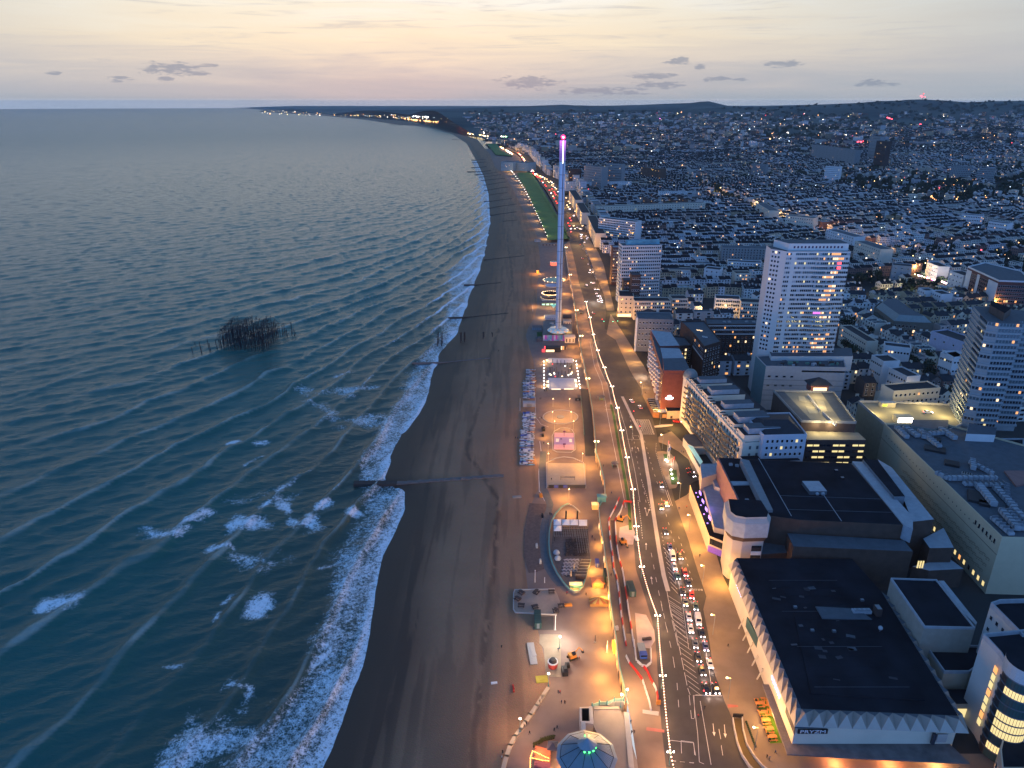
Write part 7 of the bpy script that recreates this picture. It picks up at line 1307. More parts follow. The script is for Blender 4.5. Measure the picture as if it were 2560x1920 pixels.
for t_ in np.linspace(0,1,30):
 for sd in(0,1):
  P_=[(2068,1500),(2000,1350),(1950,1250),(1890,1115),(1830,1000),(1770,900),(1690,800),(1660,770)];f=t_*7;i=min(6,int(f));x,y=P_[i][0]+(P_[i+1][0]-P_[i][0])*(f-i),P_[i][1]+(P_[i+1][1]-P_[i][1])*(f-i);p=g('P',x-sd*(7 if t_>.45 else 1000),y,9)
  if sd and t_<.45:continue
  b=MB();b.tube((p[0],p[1],4),(p[0],p[1],9),.12,STEEL,4);b.ball((p[0],p[1],9.2),.16+p[1]*.00010,BULBW,6,4);tag(b.build('lawn_lamp'),'white globe lamp in the long row beside the green lawn','lamp','white lamps along the lawn')
  if k%3==0:plight(p[0]-3,p[1],10.5,3200,WRM,.8,'lawn_light')
  k+=1
# ---- the string of festoon lights and its columns
ND=[(47.0,128),]+[(float(fest(y)),y)for y in(155,185,215,245,275,308,342,376,409,445,482,520,560,610,664)]
fs=empty('festoon_lights',(60,400,13),'long string of bright pinkish bulbs hung above the edge of the carriageway','festoon lights')
for(p,q)in zip(ND,ND[1:]):
 wire=MB();bl=MB();n=int(math.dist(p,q)/1.15)
 for k in range(n):
  t0,t1=k/n,(k+1)/n;s0,s1=[13.1-2.2*math.sin(math.pi*t_)*.5 for t_ in(t0,t1)];a0=(p[0]+(q[0]-p[0])*t0,p[1]+(q[1]-p[1])*t0,s0);a1=(p[0]+(q[0]-p[0])*t1,p[1]+(q[1]-p[1])*t1,s1)
  if k%2==0:wire.tube(a0,a1,.025,DARK,3)
  bl.ball((a0[0],a0[1],a0[2]-.12),.23,mat('festoon_bulb',(.9,.8,.7),.5,emit=(1,.52,.33),es=4.2),5,3)
 bl.build('bulb_string',fs)
 plight((p[0]+q[0])/2-.6,(p[1]+q[1])/2,11.0,420,(1,.50,.22),.4,'festoon_light')
for k,(x,y)in enumerate(ND[1:]):
 b=MB();b.tube((x,y,8),(x,y,13.6),.13,TURQ,6,.09);b.tube((x-.9,y,13.3),(x+.9,y,13.3),.05,TURQ,5);[b.ball((x+s_,y,13.5),.24,BULBW,6,4)for s_ in(-.9,.9)];tag(b.build('festoon_column'),'turquoise column carrying the string of bulbs and two small lamps','lamp column','columns of the string of lights')
 if k%2==0:plight(x,y,14.4,1500,(1,.55,.28),.4,'column_light')
# ---- vehicles
PAINT=mat('car_paint',(1,1,1),.3,var=.03,vary_obj=True,spec=.6);TYRE=mat('tyre',(.012,.012,.012),.9);HEAD=mat('headlight',(.9,.9,1),.4,emit=(1,.84,.92),es=9);TAIL=mat('tail_light',(.5,.02,.02),.4,emit=(1,.03,.03),es=6);CGL=mat('car_glass',(.01,.012,.016),.08,spec=.8)
def sect(b,S,m):
 n=len(S[0])
 for A1,B1 in zip(S,S[1:]):
  for k in range(n):j=(k+1)%n;b.face([A1[k],A1[j],B1[j],B1[k]],m)
 b.face(S[0][::-1],m);b.face(S[-1],m)
def prof(y,w,z0,z1,c=.12):return[(-w,y,z0),(w,y,z0),(w,y,z1-c),(w-c,y,z1),(-w+c,y,z1),(-w,y,z1-c)]
def car_proto(van=False):
 e=empty('parked_car' if False else('van' if van else 'car'),(0,0,0));b=MB()
 if van:sect(b,[prof(-2.55,.86,.45,1.0),prof(-2.4,.95,.3,1.15),prof(-1.75,.97,.3,1.35),prof(-1.1,.97,.3,2.15),prof(2.4,.97,.3,2.2),prof(2.55,.92,.4,2.1)],PAINT)
 else:sect(b,[prof(-2.15,.72,.40,.66),prof(-2.0,.84,.28,.82),prof(-.95,.88,.26,.98),prof(1.5,.88,.26,1.02),prof(2.0,.84,.30,.95),prof(2.15,.74,.42,.8)],PAINT);sect(b,[prof(-.95,.78,.95,.99,.03),prof(-.30,.68,.95,1.42),prof(.95,.68,.95,1.44),prof(1.75,.76,.95,1.05,.03)],PAINT)
 b.build('body',e);b=MB()
 if van:b.face([(-.8,-1.77,1.42),(.8,-1.77,1.42),(.78,-1.17,2.08),(-.78,-1.17,2.08)],CGL);[b.face([(s*.985,-1.5,1.4),(s*.985,-.3,1.4),(s*.985,-.3,1.9),(s*.985,-1.1,1.95)][::s],CGL)for s in(1,-1)]
 else:
  b.face([(-.72,-.93,1.02),(.72,-.93,1.02),(.60,-.36,1.40),(-.60,-.36,1.40)],CGL);b.face([(.70,1.72,1.08),(-.70,1.72,1.08),(-.58,1.02,1.42),(.58,1.02,1.42)],CGL);[b.face([(s*.79,-.80,1.02),(s*.79,1.5,1.04),(s*.70,.95,1.38),(s*.70,-.28,1.38)][::s],CGL)for s in(1,-1)]
 b.build('window',e);yo=1.55 if van else 1.3
 for s in(-1,1):
  for y in(-yo,yo):b=MB();b.tube((s*.78,y,.32),(s*.96,y,.32),.32,TYRE,12);b.build('wheel',e)
  b=MB();b.ball((s*.60,-2.16 if not van else-2.5,.68),.24,HEAD,7,5,.8);b.build('headlight',e);b=MB();b.box(s*.64-.12,2.12 if not van else 2.5,.72,s*.64+.12,2.2 if not van else 2.6,.92,TAIL);b.build('tail_light',e)
 return e
CARP={}
CC=dict(white=(.6,.6,.6),black=(.012,.012,.014),dark=(.04,.045,.05),red=(.45,.02,.02),blue=(.03,.05,.20),silver=(.28,.29,.30),green=(.03,.09,.08),grey=(.10,.11,.12))
def car(p,rz,colr,label,group=None,van=False,z=8.05,s=1.08):
 k='van' if van else 'car';first=k not in CARP
 if first:CARP[k]=car_proto(van)
 o=CARP[k]if first else copy_tree(CARP[k]);o.location=(p[0],p[1],z);o.rotation_euler=(0,0,rz);o.scale=(s,s,s);c=CC[colr]
 for ch in o.children:
  if ch.name.startswith('body'):ch.color=(*c,1)
 tag(o,label,k,group);return o
Q1=[('B',1797,70,'dark',0),('B',1795,290,'grey',0),('B',1850,260,'silver',0),('B',1840,535,'dark',0),('B',1885,690,'blue',0),('B',1910,785,'white',1),('B',1985,780,'dark',0),('B',1930,885,'white',0),('B',1960,978,'green',0),('B',2035,945,'red',0),('B',2067,1048,'dark',0),('B',2008,1138,'black',0),('B',2095,1170,'red',0),('B',2032,1243,'grey',0),('B',2135,1282,'green',0),('D',62,132,'white',0),('D',122,155,'white',1),('D',74,211,'white',0),('D',147,238,'black',0),('D',103,308,'grey',0),('D',170,326,'blue',0),('D',124,396,'black',0),('D',200,438,'white',0),('D',152,484,'dark',0),('D',180,602,'black',0),('D',242,602,'black',0)]
NB=['alone beside the planted island','left of the pair below the island','right of the pair below the island','first to trail the left lane of the queue','ahead of the white van at the tail of the queue','in the left lane near the tail of the queue','last in the right lane of the queue','just ahead of the tail van in the left lane','second ahead of the tail van in the left lane','in the right lane behind a black one, the farther red','in the right lane between the two red cars','in the left lane beside the nearer red car','in the right lane, the nearer of the two red','in the left lane behind the three white ones','in the right lane behind the white van','in the left lane beside the nearer white van','in the right lane, halfway down the queue','in the left lane, second of two white cars','in the right lane just ahead of the white van','in the left lane ahead of the white cars','in the right lane, small and bright','in the left lane, fourth from the stop line','in the right lane, second from the stop line','in the left lane, second from the stop line','first at the stop line, left lane','first at the stop line, right lane']
tn=lambda y:math.atan2(float(kerb(y+8))-float(kerb(y-8)),16)
for(r,x,y,c,vn),nb in zip(Q1,NB):
 p=g(r,x,y,8.7);rz=-tn(p[1])*.8;car((p[0]-math.sin(rz)*2.2*1,p[1]+2.3),rz,c,f'{c} {"van" if vn else "car"} {nb}','cars queuing with headlights on',bool(vn));plight(p[0]+math.sin(rz)*1.6,p[1]-1.6,8.75,60,(1,.80,.70),.15,'headlight_glow')
for(r,x,y,c,lb,rz)in[('C',1500,612,'white','white car driving away from the camera past the brick hotel',3.3),('C',1582,672,'silver','silver car braking outside the slatted restaurant',3.2),('C',1945,812,'red','red car turning into the side street',1.5),('J',1075,1080,'grey','grey car with bright red tail lights at the lights',3.2),('J',990,735,'grey','grey van-like car beyond the end of the light string',0.1),('J',940,420,'grey','small grey car far up the road',3.2),('F',725,110,'white','white pickup alone on the roof-top parking deck',1.5),('C',2075,1300,'black','black car parked outside the glass conservatory',.4),('C',2090,1340,'black','second black car parked outside the conservatory',.4),('I',1110,1150,'silver','silver car parked under the dark garden trees',.9),('C',1200,590,'white','white car standing on the promenade by the shelter',0)]:
 if lb.startswith('white car standing'):continue
 z=33.05 if r=='F' else 8.05;p=g(r,x,y,z);car(p,rz,c,lb,None,False,z)
FARO=mat('far_headlight',(.9,.7,.5),.5,emit=(1,.62,.30),es=7)
rr=random.Random(12);nfar=0
FCL=[(1095,780),(1130,780),(1110,830),(1125,860),(1150,860),(1160,885),(1130,905),(1172,910),(1140,925),(1175,935),(1060,580),(1035,550),(1025,580),(1045,700),(1070,705),(965,215),(930,170),(925,150),(920,120),(1005,160),(995,175),(985,140),(880,40),(930,60)]
for(x,y)in FCL:p=g('J',x,y,8.7);car(p,-tn(p[1]),rr.choice(['white','dark','grey','silver']),('car in the tight headlight cluster' if 770<y<950 else 'car with headlights on farther up the road')+' near the tall tower','cars '+('in the headlight cluster' if 770<y<950 else 'farther up the road'),s=1.1)
for y in np.arange(1060,2900,27):
 for ln in(.18,.38,.62,.82):
  if rr.random()<.55 or nfar>115:continue
  x=float(aspl(y))+(float(kerb(y))-float(aspl(y)))*ln;nfar+=1;away=ln<.5;b=MB();s_=.28+y*.00026;zz=float(terr(x,y))
  sect(b,[[(x+a[0],y+a[1],zz+a[2])for a in pr]for pr in(prof(-2,.8,.3,.9),prof(-.8,.9,.3,1.0),prof(-.2,.8,.3,1.5),prof(1.2,.8,.3,1.5),prof(2.1,.8,.3,1.0))],rr.choice([TYRE,WHITE,STEEL]));m=TAIL if away and rr.random()<.75 else rr.choice([HEAD,FARO,FARO])
  for s2 in(-.7,.7):b.ball((x+s2,y-2.1,zz+.9+s_*.4),s_,m,5,4)
  tag(b.build('distant_car'),'distant car showing bright lights on the sea front road','car','distant cars on the sea front road')
PARKL={}
def unlit(o):
 for ch in o.children:
  if ch.name.startswith(('headlight','tail_light')):
   k=ch.data.name
   if k not in PARKL:m_=ch.data.copy();m_.materials[0]=STEEL if k.startswith('head')else RED0;PARKL[k]=m_
   ch.data=PARKL[k]
RED0=mat('dull_red_lens',(.2,.02,.02),.4)
for k in range(60):
 y=760+k*9.5;x=float(kerb(y))-1.6-(3.2 if k%5==0 else 0);pc_=car((x,y),-tn(y),rr.choice(['dark','grey','silver','white','black','blue']),'parked car in the line along the far kerb','cars parked along the far kerb');unlit(pc_)
# ---- roadworks: red and white barriers, plant, containers
RED=mat('barrier_red',(.55,.03,.02),.6);BWH=mat('barrier_white',(.62,.60,.58),.6);BM=[]
for m in(RED,BWH):
 b=MB();[b.face(f_,m)for f_ in()];S_=[[(-.95,-.28,0),(-.95,.28,0),(-.95,.12,.95),(-.95,-.12,.95)],[(.95,-.28,0),(.95,.28,0),(.95,.12,.95),(.95,-.12,.95)]];sect(b,S_,m);BM.append(b.mesh('barrier'))
pats={'R':0};nb_=0
for bi_,(rn,pts,pat)in enumerate([('B',[(1375,175),(1340,260),(1270,395),(1285,580),(1310,760),(1320,880),(1350,970),(1372,1110),(1395,1330),(1425,1520),(1445,1640)],'RWRWWRW'),('A',[(1445,560),(1475,620),(1540,700),(1605,790),(1640,900),(1672,1000),(1690,1090)],'WRRWWW'),('B',[(1500,222),(1420,212),(1385,320),(1335,395),(1345,600),(1375,780),(1410,900),(1440,1090),(1475,1330),(1510,1560),(1525,1650)],'RRWWWRWWW'),('A',[(1520,400),(1545,600),(1600,650),(1640,660),(1690,620),(1685,480)],'WW'),('A',[(1615,660),(1650,700),(1690,790),(1735,870),(1755,950),(1750,1000)],'RRW')]):
 ln_=['long seaward line','curving near end of the seaward line','long landward line','loop round the blue truck','short line ahead of the blue truck'][bi_]
 P_=gs(rn,pts,8.3);acc=0;k=0
 for p,q in zip(P_,P_[1:]):
  l=math.dist(p,q);n=max(1,round(l/2.0));a=math.atan2(q[1]-p[1],q[0]-p[0])
  for i in range(n):
   c=pat[(k//2)%len(pat)];k+=1;t=(i+.5)/n;o=link('barrier',BM[0]if c=='R' else BM[1],None,(p[0]+(q[0]-p[0])*t,p[1]+(q[1]-p[1])*t,8.16));o.rotation_euler=(0,0,a);tag(o,('red' if c=='R' else 'white')+f' plastic road barrier in the {ln_} of the roadworks','barrier',('red' if c=='R' else 'white')+f' barriers, {ln_}')
strip_obj('temporary_path',Curve([(p[0],p[1])for p in gs('B',[(1290,400),(1300,580),(1325,760),(1340,880),(1372,1000),(1390,1110),(1412,1330),(1445,1520)],8)]),Curve([(p[0],p[1])for p in gs('B',[(1330,400),(1345,600),(1368,780),(1405,900),(1432,1090),(1465,1330),(1500,1560)],8)]),np.linspace(g('B',1445,1520)[1],g('B',1290,400)[1],50),2,lambda X,Y,U:X*0+8.15,mat('temporary_tarmac',(.045,.03,.035),.85))
sheet('roadworks_sand',gs('A',[(1530,130),(1640,150),(1720,300),(1730,400),(1680,480),(1560,470),(1545,330)],8),8.13,mat('grout_dust',(.50,.38,.32),.95,var=.2,scale=.25),th=.03);sheet('roadworks_sand',gs('B',[(1380,470),(1500,440),(1530,520),(1510,640),(1420,640),(1370,560)],8),8.13,mat('grout_dust',(.5,.38,.32)),th=.03)
DG=mat('dark_green_paint',(.025,.06,.055),.6)
def cabin(r,x,y,z,lx,ly,h,m,label,cat='container',rz=0.0,mt=None):
 p=g(r,x,y,z);e=empty('site_container',(p[0],p[1],z),label,cat);b=MB();b.obox(p[0],p[1],z,z+h,lx,ly,rz,m,mt or m);[b.obox(p[0],p[1]+k*ly/8,z+h,z+h+.08,lx,.12,rz,m)for k in range(-3,4)];b.build('box',e);b=MB();b.obox(p[0]+math.sin(rz)*ly/2,p[1]-ly/2-.05,z+.2,z+h-.2,lx*.4,.08,rz,STEEL);b.build('door',e);return e
cabin('B',1490,1100,8.15,2.6,7,2.7,DG,'dark green container standing among the roadworks',rz=.06);cabin('B',570,1400,4,2.6,8,2.7,DG,'dark green container on the beach side of the apron');cabin('B',1245,970,4,2,6,3.2,DG,'dark hut against the wall beside the bar terrace')
cabin('Y',380,1330,3.9,8.2,4.6,2.6,ROOFL,'long white-roofed store shed between the two boat rows','shed');cabin('B',1155,840,4,1.6,3.6,2.2,mat('blue_hut',(.05,.07,.30),.6),'small blue hut beside the bar terrace')
cabin('C',965,595,4,3.4,1.4,1.5,DARK,'black bin store left of the dark ramp','bin store');cabin('C',648,500,4,2,1.4,1.6,DARK,'black box left of the pale court floor','box')
def truck(r,x,y,label):
 p=g(r,x,y,8.2);e=empty('works_truck',(p[0],p[1],8.2),label,'truck');b=MB();sect(b,[[(p[0]+a[0]*1.25,p[1]+a[1]-2.2,8.2+a[2])for a in pr]for pr in(prof(-1,.95,.5,1.4),prof(-.8,1,.4,2.4),prof(.9,1,.4,2.5))],mat('truck_blue',(.02,.06,.28),.5));b.build('cab',e);b=MB();b.box(p[0]-1.3,p[1]-1.1,9.0,p[0]+1.3,p[1]+3.6,10.0,STEEL);b.build('flatbed',e);b=MB();b.box(p[0]-1,p[1]-3.25,9.7,p[0]+1,p[1]-3.18,10.3,CGL);b.build('windscreen',e)
 for s in(-1,1):
  for dy in(-2,0.4,2.4):b=MB();b.tube((p[0]+s*1.0,p[1]+dy,8.65),(p[0]+s*1.3,p[1]+dy,8.65),.45,TYRE,12);b.build('wheel',e)
truck('A',1600,530,'blue works truck parked at the tip of the roadworks')
ORM=mat('plant_orange',(.50,.20,.03),.6)
def digger(r,x,y,z,label,rz):
 p=g(r,x,y,z);e=empty('excavator',(p[0],p[1],z),label,'excavator');c,s=math.cos(rz),math.sin(rz);T=lambda u,v:(p[0]+u*c-v*s,p[1]+u*s+v*c);b=MB();q=T(0,0);b.obox(*q,z+.8,z+2.0,2.2,2.6,rz,ORM);b.build('body',e);b=MB();q=T(-.5,-.3);b.obox(*q,z+2.0,z+2.9,1.0,1.2,rz,CGL);b.build('cab',e)
 for k in(-1,1):b=MB();q=T(k*1.0,0);b.obox(*q,z,z+.75,.5,3.2,rz,TYRE);b.build('track',e)
 b=MB();a0=T(.4,-1);a1=T(.4,-3.0);a2=T(.4,-4.6);b.tube((*a0,z+1.6),(*a1,z+3.6),.2,ORM,5);b.tube((*a1,z+3.6),(*a2,z+1.4),.17,ORM,5);b.build('arm',e);b=MB();b.obox(*a2,z+.6,z+1.4,.9,.7,rz,DARK);b.build('bucket',e)
digger('B',1385,400,8.15,'orange excavator at the head of the roadworks',1.2);digger('B',1410,625,8.15,'larger orange excavator in the middle of the roadworks',.2)
digger('A',910,575,4,'small dark excavator beside the floodlit dig on the beach side',2.0)
p=g('A',718,660,4);b=MB();b.tube((p[0],p[1],4),(p[0],p[1],6.2),1.6,mat('tub_red',(.45,.06,.04),.7),12,1.9);b.tube((p[0],p[1],6.2),(p[0],p[1],6.6),1.9,WHITE,12);b.tube((p[0],p[1],6.6),(p[0],p[1],7.6),1.5,DARK,10,1.0);tag(b.build('mixing_drum'),'round red and white drum with dark top at the floodlit dig','drum')
for x,y,h,lb in((743,295,7,'tall white pole beside the dark matting'),(1252,520,5.5,'white pole on the orange lit esplanade'),(1136,415,3.2,'thin dark totem on the orange lit esplanade')):p=g('A',x,y,4);b=MB();b.tube((p[0],p[1],4),(p[0],p[1],4+h),.14,WHITE if 'white' in lb else DARK,6,.1);b.tube((p[0],p[1],4),(p[0],p[1],4.2),.5,CONC,8);tag(b.build('pole'),lb,'pole')
for x,y,h,lb in((543,1010,6,'white flagpole left of the bar terrace'),(638,1015,2.5,'short white post beside that flagpole'),(395,0,0,''),):
 if h:p=g('B',x,y,4);b=MB();b.tube((p[0],p[1],4),(p[0],p[1],4+h),.13,WHITE,6,.08);b.ball((p[0],p[1],4+h),.2,WHITE,6,4);tag(b.build('pole'),lb,'pole')
for i,(x0,y0,x1,y1)in enumerate(((727,388,803,446),(810,390,887,446),(890,390,968,446),(975,392,1058,452),(728,450,806,505))):
 z=6.6;P_=gs('B',[(x0,y1),(x1,y1),(x1,y0),(x0,y0)],z);c=(sum(p[0]for p in P_)/4,sum(p[1]for p in P_)/4);e=empty('pyramid_tent',(c[0],c[1],4),['white pyramid tent at the left end of the row of four','white pyramid tent second from the left in the row of four','white pyramid tent third from the left in the row of four','white pyramid tent at the right end of the row of four','white pyramid tent standing in front of the left end of the row'][i],'tent','white pyramid tents');b=MB()
 for k in range(4):b.face([(*P_[k],z),(*P_[(k+1)%4],z),(c[0],c[1],z+1.5)],WHITE)
 b.build('canopy',e)
 for k in range(4):b=MB();b.tube((*P_[k],4),(*P_[k],z),.08,STEEL,5);b.build('leg',e)
for x,y in((850,400),(962,400)):p=g('B',x,y,4);b=MB();b.obox(p[0],p[1]+1.5,4,8.5,.7,.7,0,DARK);tag(b.build('black_banner'),'slim black upright banner behind the white tents','banner','black banners behind the tents')
b=MB();a0=g('B',735,470,6.4)
for k in range(16):p,q=g('B',730+k*22,460,6.5),g('B',735+k*22,560 if k<10 else 720,6.5);b.obox((p[0]+q[0])/2,(p[1]+q[1])/2,6.4,6.55,.10,math.dist(p,q),0,STEEL)
for k in range(12):p,q=g('B',(730 if k<4 else 940),465+k*22,6.5),g('B',1068,465+k*22,6.5);b.obox((p[0]+q[0])/2,p[1],6.3,6.4,q[0]-p[0],.10,0,DARK)
for x in(735,900,1065):p=g('B',x,560,6.5);b.tube((p[0],p[1],4),(p[0],p[1],6.4),.1,DARK,5)
tag(b.build('pergola_frame'),'grey pergola grid over the tables of the beach bar','pergola')
def table_proto(m,cloth=False):
 e=empty('picnic_table',(0,0,0));b=MB();b.box(-.95,-.38,.72,.95,.38,.78,m);b.build('tabletop',e)
 for s in(-1,1):b=MB();b.box(-.95,s*.75-.14,.42,.95,s*.75+.14,.47,m);b.build('bench',e)
 for s in(-.7,.7):b=MB();b.box(s-.05,-.75,0,s+.05,.75,.42,m);b.box(s-.05,-.1,.42,s+.05,.1,.72,m);b.build('leg',e)
 return e
ORW=mat('orange_timber',(.55,.22,.06),.7,var=.1,scale=2);TPD=mat('dark_timber_table',(.05,.04,.04),.8);tpr={}
def table(r,x,y,z,m,label,group,rz=0,s=1.0):
 k=m.name;first=k not in tpr
 if first:tpr[k]=table_proto(m)
 o=tpr[k]if first else copy_tree(tpr[k]);p=g(r,x,y,z);o.location=(p[0],p[1],z);o.rotation_euler=(0,0,rz);o.scale=(s,s,s);tag(o,label,'table',group)
rr=random.Random(2)
for k in range(30):table('B',860+(k%5)*42+rr.uniform(-6,6),600+(k//5)*28+rr.uniform(-4,4),4.1,TPD,'dark picnic table on the grey floor of the beach bar','dark tables of the beach bar',rr.choice([0,1.57,.3]))
for k in range(18):table('B',850+(k%4)*36+(k//4)*-6,800+(k//4)*33,4.1,mat('grey_table',(.30,.30,.33),.7),'grey table at the near end of the beach bar','grey tables of the beach bar',.35)
for i,(x,y)in enumerate(((408,1120),(555,1115),(705,1110),(372,1180),(408,1245),(542,1260),(748,1300),(800,1250))):table('B',x,y,4.15,TPD,['dark bench table near the top left corner of the apron','dark bench table in the middle of the upper edge of the apron','dark bench table at the upper right of the apron','dark bench table on the left edge of the apron','dark bench table at the lower left of the apron','dark bench table in the middle of the lower edge of the apron','dark bench table beside the tall white pole','small dark table right of the apron'][i],None,rr.uniform(0,3),1.4)
for i,(x,y)in enumerate(((755,700),(768,758))):p=g('B',x,y,5.2);b=MB();b.ball((p[0],p[1],4.1),1.55,mat('clear_dome',(.32,.38,.42),.2),12,5,1.0,True);[b.tube((p[0]+1.57*math.cos(t_),p[1]+1.57*math.sin(t_),4.1),(p[0],p[1],5.68),.05,WHITE,4)for t_ in np.linspace(0,6.28,7)[:-1]];tag(b.build('garden_dome'),['farther of two round clear domes on the bar terrace','nearer of two round clear domes on the bar terrace'][i],'dome')
for i,(x,y)in enumerate(((927,900),(897,965))):p=g('B',x,y,4);b=MB();b.tube((p[0],p[1],4),(p[0],p[1],6.6),.08,TIMB,5);b.tube((p[0],p[1],5),(p[0],p[1],7.8),.45,mat('folded_parasol',(.42,.34,.22),.8),8,.06);tag(b.build('folded_parasol'),['farther folded cream parasol on the bar terrace','nearer folded cream parasol on the bar terrace'][i],'parasol')
P_=gs('B',[(1015,770),(1090,780),(1040,960),(945,945)],6);e=empty('bar_shed',(P_[0][0],P_[0][1],4),'dark slatted long roof at the right side of the bar terrace','shed');MB().prism(P_,4,6,BRICKD,mat('shed_roof',(.05,.045,.05),.8)).build('wall',e);b=MB();[b.obox((P_[0][0]+(P_[3][0]-P_[0][0])*t_+P_[1][0]+(P_[2][0]-P_[1][0])*t_)/2 if 0 else(P_[0][0]*(1-t_)+P_[3][0]*t_+P_[1][0]*(1-t_)+P_[2][0]*t_)/2,(P_[0][1]*(1-t_)+P_[3][1]*t_+P_[1][1]*(1-t_)+P_[2][1]*t_)/2,6.02,6.15,4.6,.14,0,CONC)for t_ in np.linspace(.08,.92,6)];b.build('roof_batten',e)
def box_thing(name,r,x,y,z,lx,ly,h,m,label,cat,rz=0,top=None):
 p=g(r,x,y,z);e=empty(name,(p[0],p[1],z),label,cat);b=MB();b.obox(p[0],p[1],z,z+h,lx,ly,rz,m);b.build('body',e)
 if top:b=MB();b.prism([(p[0]-lx*.6,p[1]-ly*.6),(p[0]+lx*.6,p[1]-ly*.6),(p[0]+lx*.6,p[1]+ly*.6),(p[0]-lx*.6,p[1]+ly*.6)],z+h,z+h+.12,top);[b.face([(p[0]+s0*lx*.6,p[1]+s1*ly*.6,z+h+.12),(p[0]+s2*lx*.6,p[1]+s3*ly*.6,z+h+.12),(p[0],p[1],z+h+.9)],top)for s0,s1,s2,s3 in((-1,-1,1,-1),(1,-1,1,1),(1,1,-1,1),(-1,1,-1,-1))];b.build('roof',e)
 return e
box_thing('market_stall','B',1160,1040,4,4.5,4,2.4,mat('stall_orange',(.7,.22,.06),.7,emit=(1,.3,.08),es=.25),'bright orange square-roofed stall against the promenade wall','stall',0,mat('stall_roof_orange',(.62,.22,.08),.8));box_thing('market_stall','B',945,1055,4,4.5,1.8,1.6,TURQ,'turquoise counter with lit top at the tip of the bar terrace','counter',-.12,LITY);box_thing('market_stall','B',1135,280,4,3,2.6,2.6,mat('kiosk_orange',(.6,.30,.08),.6,emit=(1,.5,.12),es=.8),'glowing orange kiosk in the angle of the promenade wall','kiosk',0,mat('lit_roof',(.7,.5,.2),.6,emit=(1,.7,.3),es=.6));box_thing('yellow_kiosk','A',1330,490,4,1.6,4.5,2.6,mat('yellow_sign',(.7,.42,.05),.5,emit=(1,.55,.06),es=1.1),'tall glowing yellow panel against the promenade wall','sign');box_thing('orange_sign','A',1760,1030,8.1,1.4,.4,1.8,ORM,'orange board at the near end of the barrier line','sign');box_thing('toilet_kiosk','B',1200,205,8,4,3,2.8,TURQ,'turquoise hut on the promenade edge above the glowing kiosk','hut',0,TURQ)
e=box_thing('carousel','B',1172,1215,4,7.5,4.5,1.2,mat('carousel_base',(.20,.12,.05),.7),'oval carousel covered with brown striped sheet beside the promenade wall','carousel');p=g('B',1172,1195,5);b=MB()
for k in range(16):t0,t1=k*math.pi/8,(k+1)*math.pi/8;b.face([(p[0]+4.1*math.cos(t0),p[1]+2.6*math.sin(t0),5.3),(p[0]+4.1*math.cos(t1),p[1]+2.6*math.sin(t1),5.3),(p[0],p[1],7.0)],mat('stripe_a',(.22,.08,.04),.8)if k%2 else mat('stripe_b',(.26,.22,.08),.8))
b.build('cover',e)
for x,y in((785,1390),(785,1400)):pass
p=g('A',785,400,9);lamp('globe',g('A',787,480,4),4.0,'dazzling white work lamp over the floodlit dig',None,2500,WHT);
for i,(r,x,y)in enumerate((('C',1328,1250),('C',1200,590),('J',925,1080))):
 p=g(r,x,y,8.2);e=empty('promenade_shelter',(p[0],p[1],8.2),['small domed dark shelter on the promenade nearest the camera','small shelter with green base opposite the dark ramp','small pale green shelter near the start of the light string'][i],'shelter');b=MB();[b.tube((p[0]+u,p[1]+v,8.15),(p[0]+u,p[1]+v,10.4),.12,TURQ,6)for u in(-1.3,1.3)for v in(-1.3,1.3)];b.build('posts',e);b=MB();b.ball((p[0],p[1],10.4),2.2,mat('shelter_roof',(.10,.09,.09),.7),8,3,.5,True);b.build('roof',e);b=MB();b.box(p[0]-1.2,p[1]-.2,8.15,p[0]+1.2,p[1]+.2,9,TIMB if i!=1 else mat('yellow_green',(.30,.32,.10),.8));b.build('bench',e)
for(x,y)in[(1195,130),(1303,155),(1412,145),(1500,215),(1565,230),(1610,290),(1615,250),(1000,380),(1047,350),(1110,390),(1172,350),(1228,490),(1333,430),(1433,470),(1518,410),(985,340),(1590,330),(1068,110)]:p=g('Y',x,y,4);b=MB();b.tube((p[0],p[1],4),(p[0],p[1],7.8),.20,BRICKD,6);b.tube((p[0],p[1],7.8),(p[0],p[1],7.95),.28,BRICKD,6);tag(b.build('timber_post'),'dark upright post in the ring on the event floor','post','ring of dark posts on the event floor')
for(x,y,c)in[(1065,125,'p'),(1425,178,'w'),(1570,250,'y'),(975,408,'w'),(1015,440,'o'),(1145,485,'p'),(1340,480,'o'),(1525,440,'w'),(1590,410,'w'),(1625,375,'o'),(1632,340,'y'),(1115,400,'w'),(1110,375,'o')]:p=g('Y',x,y,4.4);b=MB();b.ball((p[0],p[1],4.55),.32,{'w':BULBW,'o':BULB,'y':LITC,'p':LITR}[c],6,4);b.tube((p[0],p[1],4.05),(p[0],p[1],4.3),.25,DARK,6);tag(b.build('floor_lamp'),'small round lamp among the dark posts of the event floor','lamp','floor lamps among the posts')
for k in range(9):
 for(x,y)in((810+k*1.5,60+k*96),(1750+k*14,55+k*96)):
  p=g('Y',x,y,4.4);b=MB();b.ball((p[0],p[1],4.9),.34,BULBW,6,4);b.tube((p[0],p[1],4.03),(p[0],p[1],4.7),.08,DARK,5);tag(b.build('bollard_light'),'white bollard light in the row beside the event floor','bollard light','bollard lights beside the event floor')
b=MB();STRP=mat('led_strip',(.9,.8,.6),.5,emit=(1,.80,.52),es=4)
